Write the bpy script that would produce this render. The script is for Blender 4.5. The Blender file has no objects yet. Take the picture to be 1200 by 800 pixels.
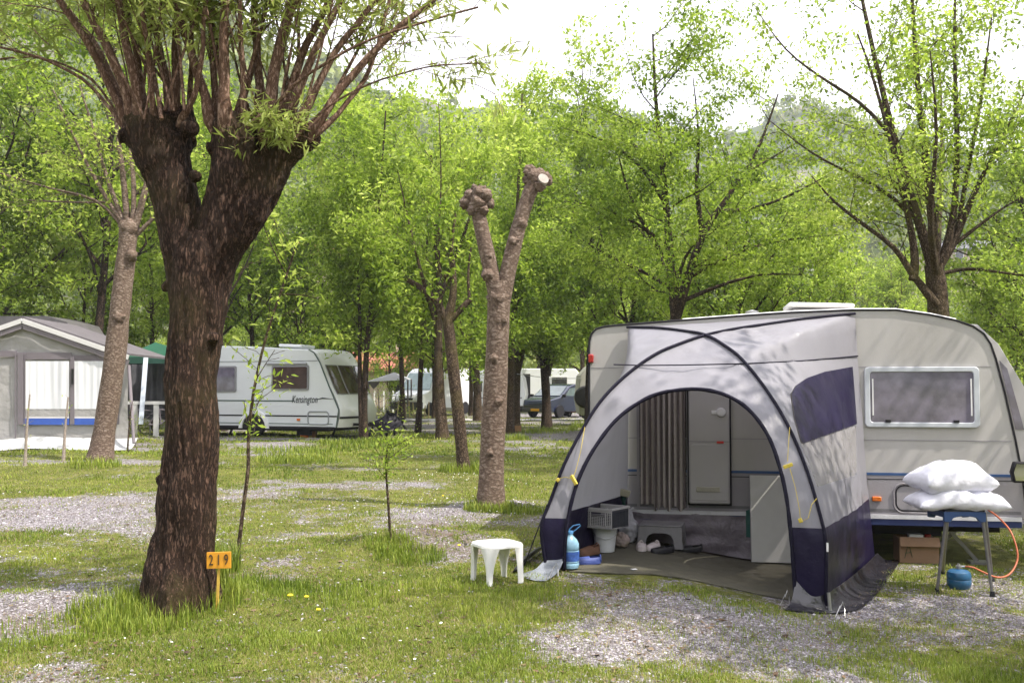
import bpy, bmesh, math, random
import numpy as np
from mathutils import Vector, Matrix, noise as mnoise
from mathutils.bvhtree import BVHTree
R = math.radians
PI = math.pi
sc = bpy.context.scene
col = sc.collection
F = 1167.0
PITCH = math.atan(52 / F)
CZ = 1.6
CP, SP = math.cos(PITCH), math.sin(PITCH)

# ------------------------------------------------------------------ camera frame helpers
def ray(px, py):
    u = (px - 600) / F; v = (400 - py) / F
    return Vector((u, CP - v * SP, SP + v * CP))
def at(px, py, Y):
    d = ray(px, py); t = Y / d.y
    return Vector((d.x * t, Y, CZ + d.z * t))
def pxm(Y):
    return F / Y

# ------------------------------------------------------------------ numpy noise
def _h(i, j, s):
    n = (i * 374761393 + j * 668265263 + s * 974634777) & 0xFFFFFFFF
    n = ((n ^ (n >> 13)) * 1274126177) & 0xFFFFFFFF
    n = n ^ (n >> 16)
    return (n & 0xFFFFFF) / float(0xFFFFFF)
def vnoise(x, y, s=0):
    x = np.asarray(x, float); y = np.asarray(y, float)
    i = np.floor(x).astype(np.int64); j = np.floor(y).astype(np.int64)
    fx = x - i; fy = y - j
    fx = fx * fx * (3 - 2 * fx); fy = fy * fy * (3 - 2 * fy)
    a = _h(i, j, s); b = _h(i + 1, j, s); c = _h(i, j + 1, s); d = _h(i + 1, j + 1, s)
    return (a * (1 - fx) + b * fx) * (1 - fy) + (c * (1 - fx) + d * fx) * fy
def fbm(x, y, s=0, o=4):
    t = 0; a = .5; n = 0
    for k in range(o):
        t = t + a * vnoise(x * 2 ** k + 17.3 * k, y * 2 ** k - 9.1 * k, s + k); n += a; a *= .5
    return t / n
def sstep(a, b, x):
    t = np.clip((np.asarray(x, float) - a) / (b - a), 0, 1)
    return t * t * (3 - 2 * t)

# ------------------------------------------------------------------ terrain
SKY_PX = [(-3000, 60), (-900, -120), (-400, -90), (0, -60), (200, 20), (400, 92), (560, 118), (700, 130), (770, 150), (850, 172), (900, 140), (950, 128), (1000, 150), (1100, 200), (1200, 235), (1600, 260), (4000, 200)]
_sa = np.array([math.atan((a - 600) / F) for a, b in SKY_PX])
_sh = np.array([(452 - b) / F for a, b in SKY_PX])
MOUNDS = []      # x, y, sx, sy, h
def gz(x, y):
    x = np.asarray(x, float); y = np.asarray(y, float)
    r = np.hypot(x, y)
    b = np.interp(y, [-50, 0, 4, 8, 12, 20, 28, 45, 60, 90], [0, -.06, -.02, 0.0, -.01, .05, .12, .06, 0, .2])
    b = b - .2 * sstep(1.1, 2.6, x) * (1 - sstep(12, 18, y))
    am = sstep(3, 6, r) * .035 + .03 * sstep(12, 25, r)
    flat = 1 - np.exp(-(((x - 2) / 1.9) ** 4 + ((y - 9.6) / 1.9) ** 4))
    b = b + am * (fbm(x * .9 + 5, y * .9, 3, 4) - .5) * 2 * flat
    for (mx, my, sx, sy, h) in MOUNDS:
        b = b + h * np.exp(-(((x - mx) / sx) ** 2 + ((y - my) / sy) ** 2)) * (.75 + .5 * fbm(x * 3, y * 3, 8, 3))
    # hills
    az = np.arctan2(x, np.maximum(y, 1e-3)); az = np.where(y < 0, np.sign(x) * 1.5, az)
    sl = np.interp(az, _sa, _sh)
    sl = sl * (.97 + .06 * fbm(az * 40 + 7, az * 0 + 3, 11, 4))
    near = np.interp(az, [-1, -.3, -.1, .1, .3, 1], [75, 85, 110, 160, 140, 120])
    top = np.interp(az, [-1, -.2, 0, .25, .4, 1], [240, 300, 420, 460, 380, 300])
    t = np.clip((r - near) / (top - near), 0, 1.25)
    prof = np.where(t < 1, t ** 1.25, 1 + 0 * t)
    H = sl * top + 0
    b = b + H * prof * (1 + .1 * (fbm(x * .02, y * .02, 21, 4) - .5) * np.clip(t * 4, 0, 1) * (t < .93)) + np.where(t > 1, (t - 1) * top * .05, 0)
    return b
def gz1(x, y):
    return float(gz(np.array([x]), np.array([y]))[0])
def gnd(px, py, dz=0):
    d = ray(px, py); lo = 2.0
    ts = np.concatenate([np.arange(3, 40, .05), np.arange(40, 400, .5)])
    zz = CZ + d.z * ts - gz(d.x * ts, d.y * ts)
    k = np.argmax(zz < dz)
    t = ts[k]
    return Vector((d.x * t, d.y * t, gz1(d.x * t, d.y * t)))
def gpx(px, Y):           # ground point at depth Y on pixel column px
    x = (px - 600) / F * Y
    return Vector((x, Y, gz1(x, Y)))
for (a, b_, sx, sy, h) in [(500, 640, .85, .5, .17), (60, 712, .9, .55, .10), (70, 556, 2.6, .7, .14), (212, 700, .55, .5, .12),
                           (350, 655, .8, .4, .07), (640, 512, 1.6, .8, .10), (330, 527, 2.2, .5, .10), (270, 712, .5, .3, .06), (575, 592, .5, .4, .08)]:
    d = ray(a, b_); t = CZ / -d.z
    MOUNDS.append((d.x * t, d.y * t, sx, sy, h))

# gravel (positive) / grass (negative) patches, placed on the ground
PATCH = []
for (a, b_, wx, wy, s) in [
    (90, 606, 130, 22, .75), (20, 590, 120, 16, .4), (85, 700, 120, 26, 1.1), (60, 790, 100, 26, .8), (420, 600, 110, 20, .35), (380, 575, 120, 9, .35),
    (350, 665, 70, 22, .9), (500, 636, 70, 24, 1.0), (60, 548, 90, 9, .8), (180, 545, 60, 8, .4), (330, 526, 80, 7, .7), (520, 502, 60, 5, .8), (630, 516, 70, 8, .8), (640, 499, 60, 3, .6),
    (530, 700, 1, 1, 0), (900, 735, 170, 22, .34), (760, 700, 130, 12, .34), (1080, 715, 140, 26, .25), (1000, 792, 130, 12, -.5), (760, 775, 120, 14, -.4), (1000, 690, 60, 14, .6), (1150, 660, 80, 14, .6), (640, 790, 110, 18, .35), (720, 745, 60, 20, .3),
    (600, 487, 70, 2.5, 1.3), (700, 487, 60, 2.5, 1.3), (480, 497, 60, 3, .7),
    (330, 750, 190, 34, -.9), (450, 700, 110, 36, -.9), (560, 780, 150, 40, -.5), (110, 640, 110, 16, -.5), (60, 575, 90, 6, -.3), (300, 550, 130, 12, -.6), (480, 565, 110, 12, -.45), (440, 530, 160, 8, -.7), (620, 560, 40, 30, -.6),
    (180, 745, 80, 18, -.7), (560, 493, 60, 3, -.8), (1130, 780, 80, 25, -.35), (840, 790, 120, 18, -.2), (440, 640, 50, 8, -.4), (340, 619, 70, 9, -.3)]:
    d = ray(a, b_); t = CZ / -d.z
    d2 = ray(a, b_ + wy); t2 = CZ / -d2.z
    PATCH.append((d.x * t, d.y * t, wx / F * d.y * t, max(.15, (d.y * t - d2.y * t2) * 1.15), s))
def gravel(x, y):
    x = np.asarray(x, float); y = np.asarray(y, float)
    w1 = (fbm(x * .8, y * .8, 41, 3) - .5) * 1.4; w2 = (fbm(x * .8 + 50, y * .8, 43, 3) - .5) * 1.4
    k = np.clip(y / 10, .5, 3)
    g = .35 + 1.5 * (fbm(x * .55 + 3, y * .75, 31, 5) - .5)
    for (mx, my, sx, sy, s) in PATCH:
        q = ((x + w1 * sx * .7 - mx) / sx) ** 2 + ((y + w2 * sy * .7 - my) / sy) ** 2
        g = g + s * .48 * np.exp(-q)
    g = g + .75 * (fbm(x * 4, y * 4, 61, 4) - .5) + .5 * (fbm(x * 1.7, y * 1.7, 63, 3) - .5)
    return np.clip(g, 0, 1)

EARTH = []
for (a, b_, wx, wy, s) in [(515, 632, 62, 22, 1.1), (300, 722, 60, 22, .7), (620, 560, 60, 14, .5), (350, 668, 70, 16, .5), (80, 735, 90, 10, .5), (700, 690, 100, 12, .5), (950, 720, 90, 12, .3), (440, 640, 50, 12, .6), (110, 552, 120, 6, .5)]:
    d = ray(a, b_); t = CZ / -d.z; d2 = ray(a, b_ + wy); t2 = CZ / -d2.z
    EARTH.append((d.x * t, d.y * t, wx / F * d.y * t, max(.15, (d.y * t - d2.y * t2) * 1.15), s))
def earth(x, y):
    e = .9 * (fbm(x * .7 + 9, y * .7, 131, 5) - .52)
    for (mx, my, sx, sy, s) in EARTH: e = e + s * np.exp(-((x - mx) / sx) ** 2 - ((y - my) / sy) ** 2) * (.5 + fbm(x * 4, y * 4, 133, 3))
    e = e + 2 * np.exp(-((x - 3.2) / 2.2) ** 4 - ((y - 11.35) / 1.0) ** 4)
    return np.clip(e, 0, 1)
# ------------------------------------------------------------------ mesh builder
class MB:
    def __init__(s):
        s.v = []; s.f = []
    def add(s, vs, fs):
        b = len(s.v); s.v += [tuple(v) for v in vs]; s.f += [tuple(b + i for i in f) for f in fs]; return s
    def box(s, c, size, rot=None, taper=1.0):
        x, y, z = [k / 2 for k in size]; c = Vector(c)
        vs = [Vector((sx * x * (taper if sz < 0 else 1), sy * y * (taper if sz < 0 else 1), sz * z)) for sz in (-1, 1) for sy in (-1, 1) for sx in (-1, 1)]
        if rot is not None: vs = [rot @ v for v in vs]
        return s.add([v + c for v in vs], [(0, 2, 3, 1), (4, 5, 7, 6), (0, 1, 5, 4), (2, 6, 7, 3), (0, 4, 6, 2), (1, 3, 7, 5)])
    def bb(s, x0, x1, y0, y1, z0, z1):
        return s.box(((x0 + x1) / 2, (y0 + y1) / 2, (z0 + z1) / 2), (abs(x1 - x0), abs(y1 - y0), abs(z1 - z0)))
    def bar(s, a, b, w, h=None, up=Vector((0, 0, 1))):
        a = Vector(a); b = Vector(b); d = (b - a).normalized(); h = h or w
        sd = d.cross(up)
        if sd.length < .05: sd = d.cross(Vector((0, 1, 0)))
        sd.normalize(); u = sd.cross(d)
        vs = [p + sd * (sx * w / 2) + u * (sz * h / 2) for p in (a, b) for sz in (-1, 1) for sx in (-1, 1)]
        return s.add(vs, [(0, 2, 3, 1), (4, 5, 7, 6), (0, 1, 5, 4), (2, 6, 7, 3), (0, 4, 6, 2), (1, 3, 7, 5)])
    def tube(s, pts, r, n=8, cap=True, closed=False, flat=1.0):
        pts = [Vector(p) for p in pts]; m = len(pts)
        if not hasattr(r, '__len__'): r = [r] * m
        ref = None; vs = []
        for i, p in enumerate(pts):
            a = pts[i - 1] if i or closed else p
            b = pts[(i + 1) % m] if i < m - 1 or closed else p
            d = (b - a)
            d = d.normalized() if d.length > 1e-9 else Vector((0, 0, 1))
            if ref is None:
                ref = d.orthogonal().normalized() if abs(d.z) < .95 else Vector((1, 0, 0))
            ref = (ref - d * ref.dot(d))
            ref = ref.normalized() if ref.length > 1e-6 else d.orthogonal().normalized()
            q = d.cross(ref)
            for k in range(n):
                t = 2 * PI * k / n
                vs.append(p + ref * (math.cos(t) * r[i]) + q * (math.sin(t) * r[i] * flat))
        fs = []
        for i in range(m if closed else m - 1):
            for k in range(n):
                a = i * n + k; b = i * n + (k + 1) % n; j = (i + 1) % m
                fs.append((a, b, j * n + (k + 1) % n, j * n + k))
        if cap and not closed:
            fs.append(tuple(range(n - 1, -1, -1))); fs.append(tuple((m - 1) * n + k for k in range(n)))
        return s.add(vs, fs)
    def lathe(s, prof, c=(0, 0, 0), n=24, sx=1, sy=1):
        c = Vector(c); vs = []; m = len(prof)
        for (r, z) in prof:
            for k in range(n):
                t = 2 * PI * k / n
                vs.append(c + Vector((math.cos(t) * r * sx, math.sin(t) * r * sy, z)))
        fs = [(i * n + k, i * n + (k + 1) % n, (i + 1) * n + (k + 1) % n, (i + 1) * n + k) for i in range(m - 1) for k in range(n)]
        if prof[0][0] > 1e-4: fs.append(tuple(range(n - 1, -1, -1)))
        if prof[-1][0] > 1e-4: fs.append(tuple((m - 1) * n + k for k in range(n)))
        return s.add(vs, fs)
    def prism(s, poly, y0, y1, fn=None):          # poly of (x,z) extruded along y
        n = len(poly)
        vs = [Vector((p[0], y, p[1])) for y in (y0, y1) for p in poly]
        if fn: vs = [fn(v) for v in vs]
        fs = [tuple(range(n - 1, -1, -1)), tuple(range(n, 2 * n))]
        fs += [(i, (i + 1) % n, n + (i + 1) % n, n + i) for i in range(n)]
        return s.add(vs, fs)
    def grid(s, fn, nu, nv):
        vs = [fn(i / nu, j / nv) for j in range(nv + 1) for i in range(nu + 1)]
        return s.add(vs, [(j * (nu + 1) + i, j * (nu + 1) + i + 1, (j + 1) * (nu + 1) + i + 1, (j + 1) * (nu + 1) + i) for j in range(nv) for i in range(nu)])
    def sheet(s, fn, nu, nv, th, n):             # grid with thickness th along n
        n = Vector(n)
        a = len(s.v); s.grid(fn, nu, nv); b = len(s.v)
        s.grid(lambda u, v: Vector(fn(u, v)) + n * th, nu, nv)
        w = nu + 1
        ring = [i for i in range(w)] + [j * w + nu for j in range(1, nv + 1)] + [nv * w + i for i in range(nu - 1, -1, -1)] + [j * w for j in range(nv - 1, 0, -1)]
        for k in range(len(ring)):
            p, q = ring[k], ring[(k + 1) % len(ring)]
            s.f.append((a + p, a + q, b + q, b + p))
        return s

XF = {}
def link(name, me, mats, parent=None):
    o = bpy.data.objects.new(name, me); col.objects.link(o)
    for m in (mats if isinstance(mats, (list, tuple)) else [mats]): me.materials.append(m)
    if parent is not None: o.parent = parent
    return o
def P(name, mb, mat, parent=None, world=True, smooth=35, bevel=0, seg=2, origin=None, fixn=True):
    """link mb as one mesh object; coordinates are world ones unless world=False"""
    vs = mb.v
    if world and parent is not None:
        inv = XF[parent.name].inverted(); vs = [inv @ Vector(v) for v in vs]
    M = XF[parent.name].copy() if parent is not None else Matrix()
    if parent is None and origin is not None:
        o_ = Vector(origin); vs = [Vector(v) - o_ for v in vs]; M = Matrix.Translation(o_)
    me = bpy.data.meshes.new(name); me.from_pydata([tuple(v) for v in vs], [], mb.f)
    if fixn:
        bm = bmesh.new(); bm.from_mesh(me); bmesh.ops.recalc_face_normals(bm, faces=bm.faces); bm.to_mesh(me); bm.free()
    me.update()
    if smooth:
        me.shade_smooth(); me.set_sharp_from_angle(angle=R(smooth))
    o = link(name, me, mat, parent)
    if parent is None and origin is not None: o.location = origin
    XF[o.name] = M
    if bevel:
        m = o.modifiers.new('bevel', 'BEVEL'); m.width = bevel; m.segments = seg; m.limit_method = 'ANGLE'; m.angle_limit = R(40)
    return o
def tag(o, label=None, cat=None, group=None, kind=None):
    if label: o['label'] = label
    if cat: o['category'] = cat
    if group: o['group'] = group
    if kind: o['kind'] = kind
    return o
def T(name, label, cat, loc=(0, 0, 0), rz=0, group=None):
    o = bpy.data.objects.new(name, None); col.objects.link(o); o.empty_display_size = .2
    o.location = loc; o.rotation_euler = (0, 0, rz); tag(o, label, cat, group)
    XF[o.name] = Matrix.Translation(Vector(loc)) @ Matrix.Rotation(rz, 4, 'Z')
    return o
def copy_tree(o, loc=None, rz=None, label=None, scale=None):
    c = o.copy(); col.objects.link(c)
    if loc is not None: c.location = loc
    if rz is not None: c.rotation_euler = (0, 0, rz)
    if scale is not None: c.scale = (scale,) * 3 if not hasattr(scale, '__len__') else scale
    if label: c['label'] = label
    for ch in list(o.children):
        k = ch.copy(); col.objects.link(k); k.parent = c
        for g in list(ch.children):
            h = g.copy(); col.objects.link(h); h.parent = k
    return c
def text_mb(body, size, fn, depth=0.002, shear=0, sx=1):
    cu = bpy.data.curves.new('lettering', 'FONT'); cu.body = body; cu.size = size; cu.align_x = 'CENTER'; cu.align_y = 'CENTER'; cu.extrude = depth; cu.shear = shear
    o = bpy.data.objects.new('lettering', cu); col.objects.link(o)
    dg = bpy.context.evaluated_depsgraph_get(); me = o.evaluated_get(dg).to_mesh()
    m = MB(); m.add([fn(v.co.x * sx, v.co.y, v.co.z) for v in me.vertices], [tuple(p.vertices) for p in me.polygons])
    bpy.data.objects.remove(o); bpy.data.curves.remove(cu)
    return m

# ------------------------------------------------------------------ materials
def nmat(name):
    m = bpy.data.materials.new(name); m.use_nodes = True
    nt = m.node_tree; b = nt.nodes['Principled BSDF']
    return m, nt, b
def N(nt, t, **k):
    n = nt.nodes.new(t)
    for a, v in k.items():
        if a.startswith('i_'): n.inputs[a[2:].replace('_', ' ')].default_value = v
        else: setattr(n, a, v)
    return n
def ramp(nt, stops):
    n = nt.nodes.new('ShaderNodeValToRGB'); e = n.color_ramp.elements
    while len(e) < len(stops): e.new(.5)
    for k, (p, c) in enumerate(stops):
        e[k].position = p; e[k].color = (*c, 1) if len(c) == 3 else c
    return n
def cmul(c, k): return tuple(min(1, x * k) for x in c)
MC = {}
def pm(name, c, rough=.5, var=.12, scale=6, bump=.08, bs=60, metal=0, spec=.5, dirt=0, dcol=(.16, .13, .09), coat=0, stretch=None, bd=.01, trans=0, sheen=0):
    if name in MC: return MC[name]
    m, nt, b = nmat(name)
    tc = N(nt, 'ShaderNodeTexCoord'); mp = N(nt, 'ShaderNodeMapping')
    if stretch: mp.inputs['Scale'].default_value = stretch
    nt.links.new(tc.outputs['Object'], mp.inputs[0])
    n1 = N(nt, 'ShaderNodeTexNoise', i_Scale=scale, i_Detail=6, i_Roughness=.62); nt.links.new(mp.outputs[0], n1.inputs[0])
    rp = ramp(nt, [(.3, cmul(c, 1 - var)), (.7, cmul(c, 1 + var))]); nt.links.new(n1.outputs[0], rp.inputs[0])
    out = rp.outputs[0]
    if dirt:
        n2 = N(nt, 'ShaderNodeTexNoise', i_Scale=scale * .6, i_Detail=9, i_Roughness=.72); nt.links.new(mp.outputs[0], n2.inputs[0])
        r2 = ramp(nt, [(.48, (0, 0, 0)), (.75, (dirt,) * 3)]); nt.links.new(n2.outputs[0], r2.inputs[0])
        mx = N(nt, 'ShaderNodeMix', data_type='RGBA'); nt.links.new(r2.outputs[0], mx.inputs[0]); nt.links.new(out, mx.inputs[6]); mx.inputs[7].default_value = (*dcol, 1)
        out = mx.outputs[2]
    nt.links.new(out, b.inputs['Base Color'])
    b.inputs['Roughness'].default_value = rough; b.inputs['Metallic'].default_value = metal; b.inputs['Specular IOR Level'].default_value = spec
    b.inputs['Coat Weight'].default_value = coat
    if bump:
        n3 = N(nt, 'ShaderNodeTexNoise', i_Scale=bs, i_Detail=5); nt.links.new(mp.outputs[0], n3.inputs[0])
        bp = N(nt, 'ShaderNodeBump', i_Strength=min(1, bump * 4), i_Distance=bd); nt.links.new(n3.outputs[0], bp.inputs['Height']); nt.links.new(bp.outputs[0], b.inputs['Normal'])
    if trans:
        tr = N(nt, 'ShaderNodeBsdfTranslucent'); nt.links.new(out, tr.inputs[0])
        ms = N(nt, 'ShaderNodeMixShader'); ms.inputs[0].default_value = trans
        nt.links.new(b.outputs[0], ms.inputs[1]); nt.links.new(tr.outputs[0], ms.inputs[2])
        nt.links.new(ms.outputs[0], nt.nodes['Material Output'].inputs[0])
    MC[name] = m
    return m
def glass(name, c=(.05, .05, .06), rough=.05):
    return pm(name, c, rough, .35, 2.5, 0.0, 5, 0, .9, coat=.6)
def clear(name, tint=(.9, .92, .95), alpha=.75, rough=.08, body=None):
    m, nt, b = nmat(name)
    b.inputs['Base Color'].default_value = (*(body or tint), 1); b.inputs['Roughness'].default_value = rough
    tr = N(nt, 'ShaderNodeBsdfTransparent'); tr.inputs[0].default_value = (*tint, 1)
    tc = N(nt, 'ShaderNodeTexCoord'); n = N(nt, 'ShaderNodeTexNoise', i_Scale=7, i_Detail=4, i_Distortion=1.5); nt.links.new(tc.outputs['Object'], n.inputs[0])
    bp = N(nt, 'ShaderNodeBump', i_Strength=.5, i_Distance=.02); nt.links.new(n.outputs[0], bp.inputs['Height']); nt.links.new(bp.outputs[0], b.inputs['Normal'])
    ms = N(nt, 'ShaderNodeMixShader'); ms.inputs[0].default_value = 1 - alpha
    nt.links.new(tr.outputs[0], ms.inputs[1]); nt.links.new(b.outputs[0], ms.inputs[2]); nt.links.new(ms.outputs[0], nt.nodes['Material Output'].inputs[0])
    return m
def leafmat(name, c1, c2, c3, trans=.4, rough=.5):
    m, nt, b = nmat(name)
    g = N(nt, 'ShaderNodeNewGeometry'); n = N(nt, 'ShaderNodeTexNoise', i_Scale=.9, i_Detail=3)
    nt.links.new(g.outputs['Position'], n.inputs[0])
    ma = N(nt, 'ShaderNodeMath', operation='MULTIPLY_ADD'); nt.links.new(g.outputs['Random Per Island'], ma.inputs[0]); ma.inputs[1].default_value = .55; 
    mb_ = N(nt, 'ShaderNodeMath', operation='MULTIPLY_ADD'); n_b = N(nt, 'ShaderNodeTexNoise', i_Scale=.13, i_Detail=2); nt.links.new(g.outputs['Position'], n_b.inputs[0]); av = N(nt, 'ShaderNodeMath', operation='ADD'); nt.links.new(n.outputs[0], av.inputs[0]); nt.links.new(n_b.outputs[0], av.inputs[1])
    nt.links.new(av.outputs[0], mb_.inputs[0]); mb_.inputs[1].default_value = 1.0; mb_.inputs[2].default_value = -.77
    nt.links.new(mb_.outputs[0], ma.inputs[2])
    rp = ramp(nt, [(.15, c1), (.5, c2), (.9, c3)]); nt.links.new(ma.outputs[0], rp.inputs[0])
    nt.links.new(rp.outputs[0], b.inputs['Base Color']); b.inputs['Roughness'].default_value = rough; b.inputs['Specular IOR Level'].default_value = .35
    tr = N(nt, 'ShaderNodeBsdfTranslucent'); nt.links.new(rp.outputs[0], tr.inputs[0])
    ms = N(nt, 'ShaderNodeMixShader'); ms.inputs[0].default_value = trans
    nt.links.new(b.outputs[0], ms.inputs[1]); nt.links.new(tr.outputs[0], ms.inputs[2]); nt.links.new(ms.outputs[0], nt.nodes['Material Output'].inputs[0])
    return m
def barkmat(name, c1, c2, c3, scale=14, zs=.22, strength=.9, dist=.03, moss=0, rw=1.0, rs=2.6):
    m, nt, b = nmat(name)
    tc = N(nt, 'ShaderNodeTexCoord'); mp = N(nt, 'ShaderNodeMapping'); mp.inputs['Scale'].default_value = (1, 1, zs); nt.links.new(tc.outputs['Object'], mp.inputs[0])
    n1 = N(nt, 'ShaderNodeTexNoise', i_Scale=scale * 2.2, i_Detail=8, i_Roughness=.7, i_Distortion=.6); nt.links.new(mp.outputs[0], n1.inputs[0])
    v = N(nt, 'ShaderNodeTexNoise', noise_type='RIDGED_MULTIFRACTAL', i_Scale=scale * rs, i_Detail=7, i_Roughness=.5, i_Lacunarity=2.3); v.inputs['Offset'].default_value = .9; v.inputs['Gain'].default_value = 1.8
    mm = N(nt, 'ShaderNodeVectorMath', operation='ADD'); sc_ = N(nt, 'ShaderNodeVectorMath', operation='SCALE'); sc_.inputs[3].default_value = .05
    nt.links.new(n1.outputs[1], sc_.inputs[0]); nt.links.new(mp.outputs[0], mm.inputs[0]); nt.links.new(sc_.outputs[0], mm.inputs[1]); nt.links.new(mm.outputs[0], v.inputs[0])
    r1 = ramp(nt, [(.35, (1, 1, 1)), (.95, (1 - .92 * rw,) * 3)]); nt.links.new(v.outputs[0], r1.inputs[0])
    ml = N(nt, 'ShaderNodeMath', operation='MULTIPLY'); nt.links.new(r1.outputs[0], ml.inputs[0]); nt.links.new(n1.outputs[0], ml.inputs[1])
    rp = ramp(nt, [(.10, c1), (.34, c2), (.60, c3)]); nt.links.new(ml.outputs[0], rp.inputs[0])
    out = rp.outputs[0]
    if moss:
        n2 = N(nt, 'ShaderNodeTexNoise', i_Scale=1.7, i_Detail=5); nt.links.new(tc.outputs['Object'], n2.inputs[0])
        r2 = ramp(nt, [(.5, (0, 0, 0)), (.68, (moss,) * 3)]); nt.links.new(n2.outputs[0], r2.inputs[0])
        mx = N(nt, 'ShaderNodeMix', data_type='RGBA'); nt.links.new(r2.outputs[0], mx.inputs[0]); nt.links.new(out, mx.inputs[6]); mx.inputs[7].default_value = (.11, .095, .025, 1); out = mx.outputs[2]
    nt.links.new(out, b.inputs['Base Color']); b.inputs['Roughness'].default_value = .85; b.inputs['Specular IOR Level'].default_value = .25
    bp = N(nt, 'ShaderNodeBump', i_Strength=strength, i_Distance=dist); nt.links.new(ml.outputs[0], bp.inputs['Height']); nt.links.new(bp.outputs[0], b.inputs['Normal'])
    return m

# ------------------------------------------------------------------ camera, light, render settings
cam = bpy.data.cameras.new('camera'); co = bpy.data.objects.new('camera', cam); col.objects.link(co)
co.location = (0, 0, CZ); co.rotation_euler = (R(90) + PITCH, 0, 0)
cam.sensor_width = 36; cam.lens = 36 * F / 1200; cam.clip_start = .05; cam.clip_end = 5000
sc.camera = co
SUN_EL, SUN_AZ = R(58), R(-24)     # azimuth measured from +X towards +Y
SD = Vector((math.cos(SUN_EL) * math.cos(SUN_AZ), math.cos(SUN_EL) * math.sin(SUN_AZ), math.sin(SUN_EL)))
sl = bpy.data.lights.new('sun', 'SUN'); sl.energy = 4.6; sl.angle = R(.53); sl.color = (1, .93, .82)
so = bpy.data.objects.new('sun', sl); col.objects.link(so); so.location = (0, 0, 50)
so.rotation_euler = (-SD).to_track_quat('-Z', 'Y').to_euler()
w = bpy.data.worlds.new('World'); sc.world = w; w.use_nodes = True
nt = w.node_tree; bg = nt.nodes['Background']
sk = nt.nodes.new('ShaderNodeTexSky'); sk.sky_type = 'NISHITA'; sk.sun_disc = False; sk.sun_elevation = SUN_EL; sk.sun_rotation = math.atan2(SD.x, SD.y)
sk.dust_density = 4; sk.air_density = 1.2; sk.ozone_density = 1; sk.altitude = 300
# thin bright high cloud over the blue
tc = nt.nodes.new('ShaderNodeTexCoord'); nz = N(nt, 'ShaderNodeTexNoise', i_Scale=2.2, i_Detail=7, i_Roughness=.6); nt.links.new(tc.outputs['Generated'], nz.inputs[0])
rc = ramp(nt, [(.3, (.72,) * 3), (.6, (1,) * 3)]); nt.links.new(nz.outputs[0], rc.inputs[0])
mx = N(nt, 'ShaderNodeMix', data_type='RGBA'); nt.links.new(rc.outputs[0], mx.inputs[0]); nt.links.new(sk.outputs[0], mx.inputs[6]); mx.inputs[7].default_value = (9.5, 9.3, 10.0, 1)
nt.links.new(mx.outputs[2], bg.inputs[0]); bg.inputs[1].default_value = .13
sc.view_settings.view_transform = 'Standard'; sc.view_settings.look = 'None'; sc.view_settings.gamma = 1; sc.view_settings.use_curve_mapping = False
sc.view_settings.exposure = .88
cy = sc.cycles
cy.max_bounces = 7; cy.diffuse_bounces = 5; cy.glossy_bounces = 3; cy.transmission_bounces = 4; cy.transparent_max_bounces = 10; cy.volume_bounces = 0
cy.caustics_reflective = False; cy.caustics_refractive = False; cy.use_denoising = True; cy.sample_clamp_indirect = 6
cy.use_adaptive_sampling = True; cy.adaptive_threshold = .02
# ------------------------------------------------------------------ ground sheet (polar grid round the camera, out past the hills)
rng = np.random.default_rng(7)
rr = [0.0, .6, 1.2, 1.8, 2.4]
r = 2.9
while r < 70: rr.append(r); r *= 1.0085 if r < 30 else 1.02
while r < 1500: rr.append(r); r *= 1.035
rr = np.array(rr)
az = np.concatenate([np.linspace(-PI, -.62, 40, endpoint=False), np.linspace(-.62, .62, 330), np.linspace(.62, PI, 41)[1:-1]])
RR, AZ = np.meshgrid(rr, az, indexing='ij')
GX = RR * np.sin(AZ); GY = RR * np.cos(AZ); GZ = gz(GX, GY)
def quads(nr, nc, wrap=True):
    i = np.arange(nr - 1)[:, None]; j = np.arange(nc if wrap else nc - 1)[None, :]; j2 = (j + 1) % nc
    return np.stack([i * nc + j, i * nc + j2, (i + 1) * nc + j2, (i + 1) * nc + j], -1).reshape(-1, 4)
def fastmesh(name, V, Q, smooth=False):
    V = np.ascontiguousarray(V, np.float32); Q = np.ascontiguousarray(Q, np.int32); k = Q.shape[1]
    me = bpy.data.meshes.new(name); me.vertices.add(len(V)); me.vertices.foreach_set('co', V.ravel())
    me.loops.add(Q.size); me.loops.foreach_set('vertex_index', Q.ravel())
    me.polygons.add(len(Q)); me.polygons.foreach_set('loop_start', np.arange(0, Q.size, k, dtype=np.int32)); me.polygons.foreach_set('loop_total', np.full(len(Q), k, np.int32))
    me.polygons.foreach_set('use_smooth', np.full(len(Q), smooth))
    me.update(); me.validate(); return me
gme = fastmesh('ground', np.stack([GX, GY, GZ], -1).reshape(-1, 3), quads(len(rr), len(az)), True)
at_ = gme.attributes.new('gravel', 'FLOAT', 'POINT'); at_.data.foreach_set('value', gravel(GX, GY).astype(np.float32).ravel())
at_ = gme.attributes.new('earth', 'FLOAT', 'POINT'); at_.data.foreach_set('value', earth(GX, GY).astype(np.float32).ravel())
m, nt, b = nmat('turf_and_gravel')
g = N(nt, 'ShaderNodeNewGeometry'); A = N(nt, 'ShaderNodeAttribute', attribute_name='gravel')
v1 = N(nt, 'ShaderNodeTexVoronoi', i_Scale=65.0); nt.links.new(g.outputs['Position'], v1.inputs[0])
sx_ = N(nt, 'ShaderNodeSeparateColor'); nt.links.new(v1.outputs['Color'], sx_.inputs[0])
rg = ramp(nt, [(0, (.08, .07, .072)), (.4, (.16, .147, .155)), (.75, (.27, .25, .27)), (1, (.46, .44, .47))]); nt.links.new(sx_.outputs[0], rg.inputs[0])
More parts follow.
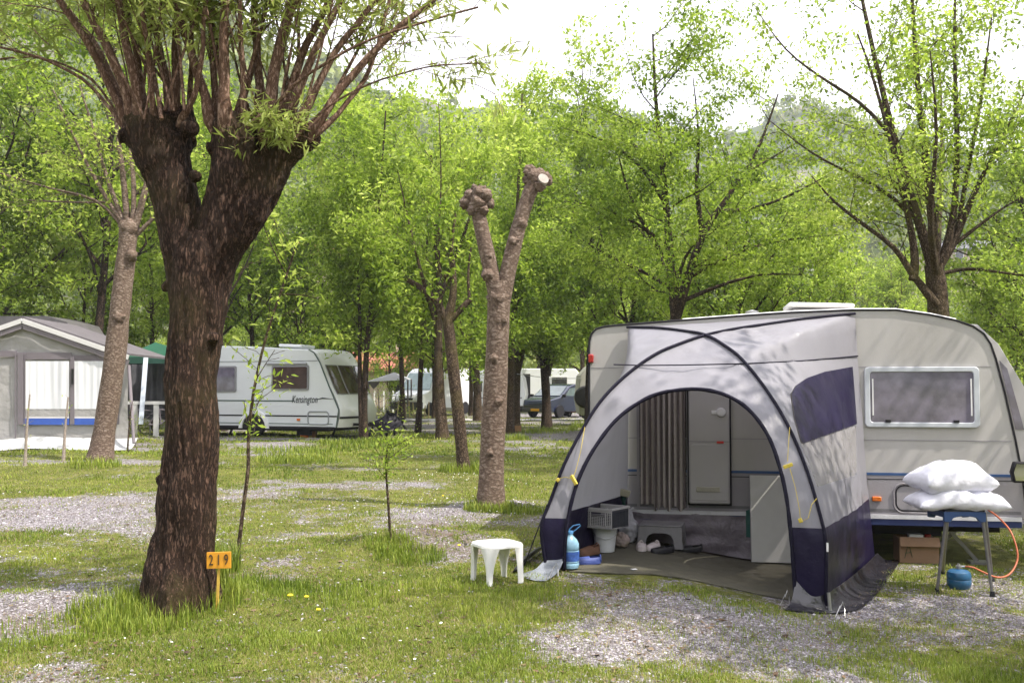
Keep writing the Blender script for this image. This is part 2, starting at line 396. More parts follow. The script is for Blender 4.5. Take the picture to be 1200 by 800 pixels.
n1 = N(nt, 'ShaderNodeTexNoise', i_Scale=3.0, i_Detail=8, i_Roughness=.7); nt.links.new(g.outputs['Position'], n1.inputs[0])
rt = ramp(nt, [(.25, (.055, .06, .018)), (.45, (.10, .11, .025)), (.6, (.155, .155, .04)), (.78, (.16, .13, .075))]); nt.links.new(n1.outputs[0], rt.inputs[0])
n2 = N(nt, 'ShaderNodeTexNoise', i_Scale=16.0, i_Detail=8, i_Roughness=.7); nt.links.new(g.outputs['Position'], n2.inputs[0])
ma = N(nt, 'ShaderNodeMath', operation='MULTIPLY_ADD'); nt.links.new(n2.outputs[0], ma.inputs[0]); ma.inputs[1].default_value = 2.2; ma.inputs[2].default_value = -1.1
ad = N(nt, 'ShaderNodeMath', operation='ADD'); nt.links.new(ma.outputs[0], ad.inputs[0]); nt.links.new(A.outputs['Fac'], ad.inputs[1])
rm = ramp(nt, [(.38, (0, 0, 0)), (.58, (1, 1, 1))]); nt.links.new(ad.outputs[0], rm.inputs[0])
# brown soil mottling in the gravel
n4 = N(nt, 'ShaderNodeTexNoise', i_Scale=1.3, i_Detail=9, i_Roughness=.75); nt.links.new(g.outputs['Position'], n4.inputs[0])
r4 = ramp(nt, [(.5, (0, 0, 0)), (.72, (.55, .55, .55))]); nt.links.new(n4.outputs[0], r4.inputs[0])
mg = N(nt, 'ShaderNodeMix', data_type='RGBA'); E_ = N(nt, 'ShaderNodeAttribute', attribute_name='earth'); ea = N(nt, 'ShaderNodeMath', operation='ADD', use_clamp=True); nt.links.new(r4.outputs[0], ea.inputs[0]); nt.links.new(E_.outputs['Fac'], ea.inputs[1]); nt.links.new(ea.outputs[0], mg.inputs[0]); nt.links.new(rg.outputs[0], mg.inputs[6]); mg.inputs[7].default_value = (.135, .10, .078, 1)
mx = N(nt, 'ShaderNodeMix', data_type='RGBA'); nt.links.new(rm.outputs[0], mx.inputs[0]); nt.links.new(rt.outputs[0], mx.inputs[6]); nt.links.new(mg.outputs[2], mx.inputs[7])
# far wooded slopes: by distance from the campsite the sheet turns to undergrowth and pale rock
sp = N(nt, 'ShaderNodeSeparateXYZ'); nt.links.new(g.outputs['Position'], sp.inputs[0])
n3 = N(nt, 'ShaderNodeTexNoise', i_Scale=.035, i_Detail=9, i_Roughness=.7); nt.links.new(g.outputs['Position'], n3.inputs[0])
rh = ramp(nt, [(.35, (.035, .055, .022)), (.52, (.075, .10, .04)), (.62, (.13, .12, .09)), (.72, (.24, .23, .23))]); nt.links.new(n3.outputs[0], rh.inputs[0])
rz_ = ramp(nt, [(.0, (0, 0, 0)), (.02, (1, 1, 1))]); dv = N(nt, 'ShaderNodeMath', operation='DIVIDE'); nt.links.new(sp.outputs[2], dv.inputs[0]); dv.inputs[1].default_value = 120; nt.links.new(dv.outputs[0], rz_.inputs[0])
mh = N(nt, 'ShaderNodeMix', data_type='RGBA'); nt.links.new(rz_.outputs[0], mh.inputs[0]); nt.links.new(mx.outputs[2], mh.inputs[6]); nt.links.new(rh.outputs[0], mh.inputs[7])
nt.links.new(mh.outputs[2], b.inputs['Base Color']); b.inputs['Roughness'].default_value = .95; b.inputs['Specular IOR Level'].default_value = .15
bp = N(nt, 'ShaderNodeBump', i_Strength=.8, i_Distance=.02); nt.links.new(v1.outputs['Distance'], bp.inputs['Height']); nt.links.new(bp.outputs[0], b.inputs['Normal'])
ground = link('ground', gme, m); tag(ground, kind='structure')

# ------------------------------------------------------------------ scatter helpers
def scatter(n, y0, y1, pw=1.0, half=.60, seed=1):
    """n points between two depths, denser near the camera"""
    g = np.random.default_rng(seed)
    t = g.random(n); Y = (y0 ** (1 - pw) + t * (y1 ** (1 - pw) - y0 ** (1 - pw))) ** (1 / (1 - pw)) if abs(pw - 1) > 1e-3 else y0 * (y1 / y0) ** t
    X = (g.random(n) * 2 - 1) * half * (Y + .6)
    return X, Y, g
def blades(name, X, Y, H, Wd, g, mat, lean=.45, z0=-.004):
    n = len(X); Z = gz(X, Y) + z0
    a = g.random(n) * 2 * PI; l = a + (g.random(n) - .5) * 2; ln = H * lean * (.3 + g.random(n))
    dx, dy = np.cos(a) * Wd / 2, np.sin(a) * Wd / 2
    lx, ly = np.cos(a + PI / 2 + (g.random(n) - .5)) * ln, np.sin(a + PI / 2 + (g.random(n) - .5)) * ln
    V = np.empty((n, 5, 3))
    V[:, 0] = np.stack([X - dx, Y - dy, Z], -1); V[:, 1] = np.stack([X + dx, Y + dy, Z], -1)
    V[:, 2] = np.stack([X + dx * .75 + lx * .35, Y + dy * .75 + ly * .35, Z + H * .6], -1); V[:, 3] = np.stack([X - dx * .75 + lx * .35, Y - dy * .75 + ly * .35, Z + H * .6], -1)
    V[:, 4] = np.stack([X + lx, Y + ly, Z + H * .95], -1)
    i = np.arange(n)[:, None] * 5
    T3 = np.concatenate([i + np.array([[0, 1, 2]]), i + np.array([[0, 2, 3]]), i + np.array([[3, 2, 4]])], 0)
    return fastmesh(name, V.reshape(-1, 3), T3)
MAT_RECT = lambda X, Y: (np.abs((X - 1.9)) < 1.55) & (Y > 7.6)
grassm = leafmat('grass_blades', (.085, .14, .012), (.195, .265, .028), (.36, .39, .075), trans=.3, rough=.55)
drym = leafmat('dry_grass', (.16, .12, .06), (.28, .22, .11), (.36, .32, .20), trans=.2, rough=.7)
def in_mat(X, Y):     # groundsheet corners
    c = [(.55, 8.25), (2.45, 7.95), (3.55, 10.6), (.8, 10.9)]
    ok = np.ones(len(X), bool)
    for k in range(4):
        (x0, y0), (x1, y1) = c[k], c[(k + 1) % 4]
        ok &= (x1 - x0) * (Y - y0) - (y1 - y0) * (X - x0) > 0
    c = [(.8, 10.75), (5.2, 9.98), (5.7, 12.2), (1.2, 13.0)]; k2 = np.ones(len(X), bool)
    for k in range(4):
        (x0, y0), (x1, y1) = c[k], c[(k + 1) % 4]
        k2 &= (x1 - x0) * (Y - y0) - (y1 - y0) * (X - x0) > 0
    return ok | k2
X, Y, g = scatter(640000, 3.6, 24, 1.9, .60, 11)
G = gravel(X, Y); cl = fbm(X * 7, Y * 7, 71, 3)
dens = np.clip(1.2 - G * 1.35, .10, 1) * (.35 + 1.3 * cl)
keep = (g.random(len(X)) < dens) & ~in_mat(X, Y); X, Y, G, cl = X[keep], Y[keep], G[keep], cl[keep]
tall = sstep(.45, .7, fbm(X * 1.6, Y * 1.6, 77, 3))
H = (.018 + .024 * g.random(len(X))) * (1 - .45 * G) * (.75 + .9 * tall) * (1 + (Y > 16) * .2)
Wd = np.clip(.0038 * Y / 6, .0034, .014) * (.7 + .7 * g.random(len(X)))
o = link('grass', blades('grass', X, Y, H, Wd, g, grassm), grassm); tag(o, kind='stuff')
X, Y, g = scatter(140000, 3.6, 20, 1.8, .60, 12)
keep = (g.random(len(X)) < (.25 + .9 * sstep(.5, .75, fbm(X * 1.1, Y * 1.1, 81, 4))) * np.clip(1.3 - gravel(X, Y), .1, 1)) & ~in_mat(X, Y); X, Y = X[keep], Y[keep]
o = link('dry_grass', blades('dry_grass', X, Y, .016 + .03 * g.random(len(X)), np.clip(.0035 * Y / 6, .003, .012), g, drym, 1.4), drym); tag(o, kind='stuff')
X, Y, g = scatter(90000, 22, 60, 1.2, .62, 13)
keep = g.random(len(X)) < np.clip(1.1 - 1.5 * gravel(X, Y), .02, 1) * (.3 + fbm(X, Y, 5, 3)); X, Y = X[keep], Y[keep]
o = link('meadow_grass', blades('meadow_grass', X, Y,   .03 + .05 * g.random(len(X)), .02 + .02 * g.random(len(X)), g, grassm), grassm); tag(o, kind='stuff')
# tall tufts round the trunks
def tufts(spots, seed):
    g = np.random.default_rng(seed); XX = []; YY = []; HH = []
    for (x, y, r, n, h) in spots:
        a = g.random(n) * 2 * PI; q = r * np.sqrt(g.random(n)); XX.append(x + np.cos(a) * q); YY.append(y + np.sin(a) * q * .8); HH.append(h * (.35 + .75 * g.random(n)))
    X, Y, H = map(np.concatenate, (XX, YY, HH))
    return X, Y, H, g
sp_ = []
for (px, py, r, n, h) in [(215, 705, .42, 900, .16), (245, 690, .16, 260, .34), (262, 672, .14, 200, .32), (190, 705, .1, 90, .3), (130, 722, .30, 600, .16), (160, 735, .35, 600, .12), (320, 690, .3, 400, .12), (575, 598, .35, 800, .16), (610, 600, .35, 500, .12),
                          (545, 552, .5, 500, .2), (350, 540, .9, 900, .16), (430, 520, 1.2, 900, .2), (480, 655, .35, 600, .12), (400, 700, .5, 600, .10), (598, 515, .6, 400, .2), (110, 545, .5, 300, .18), (520, 690, .4, 400, .09), (640, 700, .25, 200, .09),
                          (1130, 790, .5, 600, .08), (345, 530, 1.3, 500, .2), (700, 500, 1.0, 500, .3), (640, 505, 1.0, 400, .2), (470, 480, 2.5, 600, .35), (60, 745, .5, 500, .10), (455, 640, .25, 300, .12)]:
    p = gnd(px, py); sp_.append((p.x, p.y, r, n, h))
X, Y, H, g = tufts(sp_, 5); k = ~in_mat(X, Y); X, Y, H = X[k], Y[k], H[k]
o = link('tall_grass', blades('tall_grass', X, Y, H, np.clip(.0065 * Y / 7, .005, .02), g, grassm, .35), grassm); tag(o, kind='stuff')
# gravel stones
X, Y, g = scatter(200000, 3.4, 16, 1.7, .6, 21)
keep = (g.random(len(X)) < np.clip(gravel(X, Y) * 1.7 - .35, .10, 1)) & ~in_mat(X, Y); X, Y = X[keep], Y[keep]; n = len(X)
s = (.0042 + .011 * g.random(n) ** 3.5) * np.clip(Y / 8, .9, 1.35)
Z = gz(X, Y) + s * .15
oct_ = np.array([[1, 0, 0], [0, 1, 0], [-1, 0, 0], [0, -1, 0], [0, 0, .7], [0, 0, -.6]]); a = g.random(n) * 2 * PI
Vv = oct_[None] * (s[:, None, None] * (.6 + .8 * g.random((n, 6, 3))))
ca, sa = np.cos(a)[:, None], np.sin(a)[:, None]
Vx = Vv[..., 0] * ca - Vv[..., 1] * sa; Vy = Vv[..., 0] * sa + Vv[..., 1] * ca
V = np.stack([Vx + X[:, None], Vy + Y[:, None], Vv[..., 2] + Z[:, None]], -1)
tr = np.array([[0, 1, 4], [1, 2, 4], [2, 3, 4], [3, 0, 4], [1, 0, 5], [2, 1, 5], [3, 2, 5], [0, 3, 5]])
Q = (np.arange(n)[:, None, None] * 6 + tr[None]).reshape(-1, 3)
m, nt, b = nmat('pebble'); gg = N(nt, 'ShaderNodeNewGeometry'); rp = ramp(nt, [(0, (.09, .08, .08)), (.5, (.21, .19, .20)), (.85, (.33, .31, .335)), (1, (.52, .50, .54))]); nt.links.new(gg.outputs['Random Per Island'], rp.inputs[0]); nt.links.new(rp.outputs[0], b.inputs['Base Color']); b.inputs['Roughness'].default_value = .9
o = link('gravel', fastmesh('gravel', V.reshape(-1, 3), Q), m); tag(o, kind='stuff')
# leaf litter: last year's brown leaves and twig bits
X, Y, g = scatter(16000, 3.6, 22, 1.5, .6, 61)
keep = (g.random(len(X)) < .25 + .9 * earth(X, Y) + .25 * sstep(.5, .7, fbm(X * 1.3, Y * 1.3, 67, 3))) & ~in_mat(X, Y); X, Y = X[keep], Y[keep]; n = len(X)
Z = gz(X, Y) + .006 + .02 * g.random(n) ** 2; a = g.random(n) * 2 * PI; l = .010 + .022 * g.random(n) ** 2; wd = l * (.15 + .5 * g.random(n)); t1_ = (g.random(n) - .5) * l
V = np.stack([np.stack([X - np.cos(a) * l, Y - np.sin(a) * l, Z], -1), np.stack([X + np.sin(a) * wd, Y - np.cos(a) * wd, Z + t1_], -1), np.stack([X + np.cos(a) * l, Y + np.sin(a) * l, Z + .004], -1), np.stack([X - np.sin(a) * wd, Y + np.cos(a) * wd, Z + .003], -1)], 1).reshape(-1, 3)
litm = leafmat('litter', (.05, .03, .018), (.13, .08, .045), (.27, .20, .13), trans=.1, rough=.8)
o = link('leaf_litter', fastmesh('leaf_litter', V, np.arange(n * 4).reshape(-1, 4)), litm); tag(o, kind='stuff')
# daisies and fallen petals: small white specks in the grass
def specks(name, pts, size, mat, lift=.03, seed=3):
    g = np.random.default_rng(seed); X, Y = pts; n = len(X); Z = gz(X, Y) + lift * (.6 + .8 * g.random(n)); s = .8 * size * (.7 + .6 * g.random(n))
    a = np.arange(6) * PI / 3; V = np.empty((n, 7, 3))
    tx, ty = (g.random(n) - .5) * .8, (g.random(n) - .5) * .8
    for k in range(6):
        V[:, k] = np.stack([X + np.cos(a[k]) * s, Y + np.sin(a[k]) * s, Z + (np.cos(a[k]) * tx + np.sin(a[k]) * ty) * s], -1)
    V[:, 6] = np.stack([X, Y, Z + s * .25], -1)
    i = np.arange(n)[:, None] * 7
    Q = np.concatenate([i + np.array([[k, (k + 1) % 6, 6]]) for k in range(6)], 0)
    return link(name, fastmesh(name, V.reshape(-1, 3), Q), mat)
petal = pm('petal_white', (.72, .72, .70), .6, .05, 30, 0)
g = np.random.default_rng(31); XX = []; YY = []
for (px, py, r, n) in [(380, 770, 1.0, 12), (640, 600, .8, 60), (540, 560, 1.2, 110), (450, 590, 1.0, 60), (340, 545, 2, 90), (480, 530, 2.5, 90), (600, 540, 1.5, 60), (250, 770, 1, 8), (560, 600, .6, 30), (130, 660, 1.2, 30), (520, 760, 1.2, 6)]:
    p = gnd(px, py); XX.append(p.x + g.normal(size=n) * r * .7); YY.append(p.y + g.normal(size=n) * r * .5)
o = specks('daisy_carpet', (np.concatenate(XX), np.concatenate(YY)), .011, petal); tag(o, kind='stuff')
# ------------------------------------------------------------------ trees
leaf_spring = leafmat('leaf_spring', (.11, .185, .018), (.29, .41, .04), (.56, .66, .14), trans=.62)
leaf_mid = leafmat('leaf_mid', (.085, .15, .018), (.225, .33, .034), (.45, .56, .11), trans=.6)
leaf_dark = leafmat('leaf_dark', (.04, .07, .012), (.09, .14, .02), (.18, .24, .04), trans=.45)
leaf_willow = leafmat('leaf_willow', (.14, .19, .03), (.27, .34, .07), (.42, .48, .14), trans=.5)
bark_willow = barkmat('bark_willow', (.020, .010, .006), (.090, .047, .031), (.20, .122, .09), 17, .22, 1.0, .04, moss=.3, rw=1.0, rs=3.8)
bark_shoot = barkmat('bark_shoot', (.09, .05, .033), (.19, .115, .082), (.30, .21, .165), 20, .35, .5, .006)
bark_brown = barkmat('bark_brown', (.035, .022, .014), (.10, .068, .045), (.19, .14, .105), 18, .5, .8, .02, moss=.5)
bark_grey = barkmat('bark_grey', (.03, .018, .013), (.135, .095, .072), (.28, .22, .18), 9, 1.5, .9, .025, rw=.42, rs=1.6)
bark_dark = barkmat('bark_dark', (.02, .013, .009), (.065, .042, .03), (.13, .09, .065), 16, .5, .8, .02)

class Tree:
    def __init__(s, seed):
        s.g = np.random.default_rng(seed); s.mb = MB(); s.L = []
    def rv(s):
        v = s.g.normal(size=3); return Vector(v / np.linalg.norm(v))
    def leaf(s, p, d): s.L.append((p[0], p[1], p[2], d[0], d[1], d[2]))
    def branch(s, p, d, L, r, lv, c):
        n = c['steps'][lv]; p = Vector(p); d = Vector(d).normalized(); pts = [p.copy()]; ds = [d.copy()]
        for k in range(n):
            d = (d + s.rv() * c['wob'][lv] + Vector((0, 0, 1)) * c['up'][lv]).normalized()
            p = p + d * (L / n); pts.append(p.copy()); ds.append(d.copy())
        rad = [max(r * (1 - .8 * k / n), .003) for k in range(n + 1)]
        s.mb.tube(pts, rad, c['sides'][lv], cap=False)
        s.kids(pts, ds, L, r, lv, c)
    def kids(s, pts, ds, L, r, lv, c, tmin=None):
        n = len(pts) - 1
        if lv == 0:
            k = max(1, int(L * c['lpm']))
            for i in range(k):
                t = (i + s.g.random()) / k * n; a = min(int(t), n - 1); q = pts[a].lerp(pts[a + 1], t - a)
                s.leaf(q, (ds[a] * .7 + s.rv()).normalized())
            return
        m = max(1, int(round(L * c['den'][lv]))); tm = c['tmin'][lv] if tmin is None else tmin
        for i in range(m):
            t = tm + (1 - tm) * (i + .2 + .8 * s.g.random()) / m; a = min(int(t * n), n - 1); f = t * n - a
            q = pts[a].lerp(pts[a + 1], f); d = ds[a]
            o = d.cross(s.rv())
            if o.length < .1: continue
            o.normalize(); an = R(c['ang'][lv] * (.7 + .6 * s.g.random()))
            nd = d * math.cos(an) + o * math.sin(an); nd.z *= c['flat']
            l = L * c['rat'][lv] * (1.15 - .55 * t) * (.7 + .6 * s.g.random())
            l = min(l, c['lmax'][lv]); l = max(l, .12)
            s.branch(q, nd, l, min(r * .55 * (1 - .5 * t), .012 + l * .016), lv - 1, c)
    def limb(s, pts, r, n=10, cap=True):
        s.mb.tube(pts, r, n, cap)
    def feather(s, pts, c, lv, tmin=.2, r=.04):
        """side shoots along a given limb"""
        pts = [Vector(p) for p in pts]; ds = [(pts[min(i + 1, len(pts) - 1)] - pts[max(i - 1, 0)]).normalized() for i in range(len(pts))]
        L = sum((pts[i + 1] - pts[i]).length for i in range(len(pts) - 1))
        s.kids(pts, ds, L, r, lv, c, tmin)
    def leaves(s, per, size, ratio, spread, droop=.25, zsq=1.0):
        A = np.array(s.L); n = len(A) * per; g = s.g
        if n == 0: return None
        A = np.repeat(A, per, 0); P = A[:, :3] + g.normal(size=(n, 3)) * spread * np.array([1, 1, zsq])
        D = A[:, 3:] + g.normal(size=(n, 3)) * .7; D[:, 2] -= droop; D /= np.linalg.norm(D, axis=1)[:, None]
        U = np.tile([0, 0, 1.0], (n, 1)) + g.normal(size=(n, 3)) * .55
        B = np.cross(D, U); B /= np.linalg.norm(B, axis=1)[:, None] + 1e-9; Nn = np.cross(B, D)
        l = (size * (.35 + 1.2 * g.random(n) ** 1.3))[:, None]; wd = l * ratio
        V = np.stack([P, P + D * l * .45 + B * wd / 2 + Nn * wd * .15, P + D * l, P + D * l * .45 - B * wd / 2 + Nn * wd * .15], 1).reshape(-1, 3)
        return V, np.arange(n * 4).reshape(-1, 4)
    def build(s, name, label, base, bark, leafm, lf=None, cat='tree', group=None, rz=0, crown='crown', trunk='trunk', extra=None):
        t = T(name, label, cat, base, rz, group)
        P(trunk, s.mb, bark, t, world=False, smooth=60, fixn=False)
        if lf:
            me = fastmesh(crown, *lf); link(crown, me, leafm, t)
        return t
BASE = dict(steps=[3, 4, 5, 7], wob=[.25, .22, .18, .12], up=[.05, .08, .08, .12], sides=[3, 4, 5, 7], den=[0, 5.5, 2.6, 1.6], tmin=[0, .15, .2, .3], ang=[45, 50, 52, 45],
            rat=[0, .42, .5, .55], lmax=[.6, .7, 1.6, 4], lpm=14, flat=.75)
def cfg(**k):
    c = {a: (list(b) if isinstance(b, list) else b) for a, b in BASE.items()}; c.update(k); return c
def rel(pts, base): return [Vector(p) - Vector(base) for p in pts]

# generic leafy tree grown from nothing (base at the origin)
def grown(seed, h, spread, trunk_r, mains, c, clear_=.22, lean=0, levels=2):
    t = Tree(seed); g = t.g
    n = 8; p = Vector((0, 0, -.15)); pts = [p.copy()]; d = Vector((lean, 0, 1)).normalized()
    for k in range(n):
        d = (d + t.rv() * .07 + Vector((0, 0, .12))).normalized(); p = p + d * (h * .82 / n); pts.append(p.copy())
    rad = [trunk_r * (1.25 if k == 0 else 1 - .82 * k / n) for k in range(n + 1)]
    t.limb(pts, rad, 9)
    for i in range(mains):
        f = clear_ + (1 - clear_) * (i + .5 * g.random()) / mains; a = min(int(f * n), n - 1); q = pts[a].lerp(pts[a + 1], f * n - a)
        th = i * 2.4 + g.random() * .8; an = R(62 - 34 * f + 14 * (g.random() - .5))
        d = Vector((math.cos(th) * math.sin(an), math.sin(th) * math.sin(an), math.cos(an)))
        L = spread * (1.15 - .55 * f) * (.8 + .4 * g.random())
        t.branch(q, d, L, trunk_r * .5 * (1 - .6 * f), levels, c)
    t.branch(pts[-1], d + Vector((0, 0, 2)), h * .22, trunk_r * .18, levels - 1, c)
    return t

# ---- the big pollard willow in front
WY = 7.5
wb = gnd(211, 703)
WY = wb.y
def fused(parts, voxel, disp):
    mb = MB()
    for pts, r in parts: mb.tube(pts, r, 14)
    me = bpy.data.meshes.new('rough'); me.from_pydata([tuple(v) for v in mb.v], [], mb.f)
    o = bpy.data.objects.new('rough', me); col.objects.link(o)
    m = o.modifiers.new('r', 'REMESH'); m.mode = 'VOXEL'; m.voxel_size = voxel
    s_ = o.modifiers.new('s', 'SMOOTH'); s_.factor = .5; s_.iterations = 3
    dg = bpy.context.evaluated_depsgraph_get(); ev = o.evaluated_get(dg); me2 = ev.to_mesh()
    V = [v.co.copy() for v in me2.vertices]; Nn = [v.normal.copy() for v in me2.vertices]; Fc = [tuple(p.vertices) for p in me2.polygons]
    ev.to_mesh_clear(); bpy.data.objects.remove(o)
    out = MB(); out.add([v + n * disp(v) for v, n in zip(V, Nn)], Fc)
    return out
def wp(px, py, dy=0): return at(px, py, WY + dy)
s1 = WY / F
def tubepx(lst):      # (px,py,r_px,dy)
    return [wp(a, b_, d_) for a, b_, r_, d_ in lst], [r_ * s1 for a, b_, r_, d_ in lst]
parts = [tubepx([(209, 730, 46, 0), (210, 700, 42, 0), (214, 660, 36, 0), (219, 610, 33, 0), (220, 560, 32.5, 0), (224, 500, 31.5, 0), (225, 440, 31.5, 0), (229, 390, 31, 0), (233, 340, 33, 0), (237, 300, 35, 0), (238, 275, 30, 0)]),
         tubepx([(222, 350, 20, 0), (214, 290, 26, .02), (208, 240, 27, .04), (199, 205, 30, .04), (188, 178, 33, .03), (178, 155, 33, .02), (172, 140, 28, 0), (170, 131, 18, 0)]),
         tubepx([(195, 190, 26, 0), (205, 160, 24, .1), (208, 140, 20, .12), (209, 128, 12, .12)]),
         tubepx([(150, 160, 12, -.05), (143, 153, 9, -.05)]),
         tubepx([(244, 340, 22, 0), (256, 285, 28, 0), (270, 240, 31, 0), (276, 200, 30, -.04), (275, 170, 26, -.04), (272, 148, 22, -.06), (272, 136, 14, -.06)]),
         tubepx([(255, 300, 24, 0), (286, 245, 29, 0), (308, 208, 27, .05), (327, 180, 22, .05), (348, 165, 18, .04), (364, 158, 13, .03), (372, 155, 8, .03)]),
         tubepx([(300, 210, 22, .05), (310, 175, 21, .12), (316, 150, 19, .15), (318, 138, 12, .15)])]
g = np.random.default_rng(4)
for (a, b_, r_) in [(196, 335, 7), (200, 300, 6), (188, 560, 5), (250, 395, 6), (283, 165, 9), (262, 150, 9), (230, 205, 7), (300, 150, 9), (160, 165, 8), (222, 150, 8), (330, 165, 8), (246, 172, 6)]:
    parts.append(tubepx([(a, b_ + 4, r_ * .9, -.08 if 200 < a < 300 else 0), (a, b_, r_, -.13 if 200 < a < 300 else -.02), (a + 1, b_ - 4, r_ * .6, -.13 if 200 < a < 300 else -.02)]))
for th in range(7):      # root flare
    a = th * .9 + .3; d = Vector((math.cos(a), math.sin(a), 0))
    parts.append(([wb + d * .08 + Vector((0, 0, .42)), wb + d * .16 + Vector((0, 0, .14)), wb + d * (.24 + .05 * math.sin(th * 3)) + Vector((0, 0, -.06))], [.12, .10, .06]))
def wdisp(v):
    a = mnoise.noise(Vector((v.x * 17, v.y * 17, v.z * 2.6))); b_ = mnoise.noise(Vector((v.x * 34 + 9, v.y * 34, v.z * 6.5)))
    k = 1.4 if v.z > 3.3 else 1.0
    c_ = mnoise.noise(Vector((v.x * 3, v.y * 3, v.z * 2.2))) * .03
    if v.z > 3.1: c_ += mnoise.noise(v * 13) * .03 * min(1, (v.z - 3.1) * 2)
    return (1 - abs(a) * 2.2) * .014 * k + (1 - abs(b_) * 2) * .006 * k + c_ - .012
wt = fused(parts, .0125, wdisp)
wil = T('willow_tree', 'massive pollarded willow with dark furrowed forked trunk beside the orange 219 sign', 'tree', wb)
P('trunk', wt, bark_willow, wil, smooth=180, fixn=False)
tw = Tree(15)
shoots = [([(150, 150, 0), (128, 92, 0), (97, 42, -.05), (50, -30, -.1), (0, -110, -.1)], 5.8), ([(158, 148, -.05), (140, 80, -.1), (112, 30, -.15), (80, -40, -.2), (55, -110, -.2)], 6.5),
          ([(165, 142, -.1), (156, 80, -.15), (143, 30, -.15), (138, -30, -.2), (140, -110, -.2)], 6.5), ([(170, 138, .05), (163, 75, .1), (150, 20, .15), (130, -60, .2)], 5),
          ([(199, 120, .1), (190, 68, .1), (178, 20, .1), (166, -60, .1)], 5.5), ([(204, 124, .05), (208, 60, .05), (204, -20, .1), (200, -90, .1)], 6),
          ([(247, 140, -.1), (232, 88, -.12), (214, 30, -.12), (190, -40, -.1), (170, -110, -.1)], 6), ([(253, 138, .1), (250, 90, .1), (246, 20, .1), (248, -70, .1)], 5),
          ([(264, 146, -.15), (262, 80, -.2), (262, 20, -.2), (266, -60, -.2)], 7.5), ([(304, 132, .1), (303, 70, .1), (297, 0, .1), (294, -80, .1)], 6),
          ([(312, 152, -.05), (320, 85, -.05), (340, 10, 0), (358, -70, 0)], 8.5), ([(330, 130, .1), (352, 68, .1), (385, 5, .1), (420, -70, .1)], 6),
          ([(340, 122, .0), (372, 55, 0), (402, -10, 0), (440, -70, 0)], 5.5), ([(352, 140, .05), (392, 60, .1), (440, 0, .15), (500, -60, .2)], 5),
          ([(366, 158, 0), (392, 112, 0), (432, 66, .1), (480, 20, .1), (560, -40, .2)], 6), ([(290, 150, -.12), (322, 122, -.15), (352, 92, -.15), (402, 62, -.2), (452, 38, -.2), (560, 8, -.2)], 2.4),
          ([(150, 160, 0), (110, 98, 0), (60, 72, 0), (0, 54, 0), (-70, 50, 0)], 2.3), ([(152, 155, .1), (108, 88, .2), (50, 66, .3), (-10, 68, .4), (-80, 90, .4)], 1.8),
          ([(215, 135, -.1), (228, 110, -.15), (236, 80, -.2), (240, 20, -.2), (250, -60, -.2)], 4), ([(180, 140, -.1), (178, 90, -.2), (168, 30, -.3), (160, -50, -.35)], 4),
          ([(285, 145, -.1), (286, 90, -.15), (280, 30, -.2), (282, -60, -.2)], 4), ([(345, 165, -.08), (385, 122, -.1), (430, 98, -.1), (500, 78, -.1), (560, 74, 0)], 1.6),
          ([(300, 148, .15), (330, 60, .2), (345, 0, .3), (370, -90, .3)], 4.5), ([(225, 150, .1), (222, 100, .2), (226, 50, .2), (224, -30, .2)], 4),
          ([(375, 155, 0), (410, 118, .1), (440, 70, .2), (455, 0, .2), (490, -90, .3)], 3.5), ([(155, 150, .1), (120, 60, .3), (70, 0, .5), (20, -70, .6)], 4)]
cw = cfg(steps=[4, 4, 4, 5], up=[-.05, .02, .1, .1], den=[0, 4.6, 2.6, 1], rat=[0, .5, .45, .5], lmax=[.5, .6, 1.1, 1.5], ang=[40, 42, 35, 35], tmin=[0, .15, .3, .3], lpm=20, flat=1)
sh = MB()
for pts, r_ in shoots:
    pp = [wp(a, b_, d_) for a, b_, d_ in pts]; n = len(pp); dn = []
    for i in range(n - 1):
        for k in range(4):
            q = pp[i].lerp(pp[i + 1], k / 4); dn.append(q)
    dn.append(pp[-1])
    dn = [dn[0] + (dn[0] - dn[1]).normalized() * .10] + dn
    for it in range(3): dn = [dn[0]] + [dn[i - 1] * .25 + dn[i] * .5 + dn[i + 1] * .25 for i in range(1, len(dn) - 1)] + [dn[-1]]
    dn = [q + Vector((mnoise.noise(q * 4) * .02, mnoise.noise(q * 4 + Vector((9, 0, 0))) * .02, 0)) for q in dn]
    m_ = len(dn); rad = [1.02 * r_ * s1 * (.7 if k == 0 else 1.3 if k == 1 else 1.15 if k == 2 else 1 - .5 * k / m_) for k in range(m_)]
    sh.tube(dn, rad, 8)
    tw.feather([q - wb for q in dn], cw, 2, .38, r_ * s1 * .5)
g = tw.g
for k in range(30):
    (bx, by) = [(170, 140), (205, 130), (265, 142), (315, 142), (350, 155)][k % 5]
    p = wp(bx + g.normal() * 12, by, g.normal() * .12); th = g.random() * 2 * PI; an = .12 + .5 * g.random()
    d = Vector((math.cos(th) * math.sin(an), math.sin(th) * math.sin(an), math.cos(an)))
    q = [p]; L_ = .9 + 1.8 * g.random()
    for i in range(6):
        d = (d + tw.rv() * .08 + Vector((0, 0, .05))).normalized(); q.append(q[-1] + d * L_ / 6)
    rr_ = .007 + .012 * g.random(); sh.tube(q, [rr_ * (1 - .12 * i) for i in range(7)], 6)
    tw.feather([x - wb for x in q], cw, 1, .3, rr_ * .6)
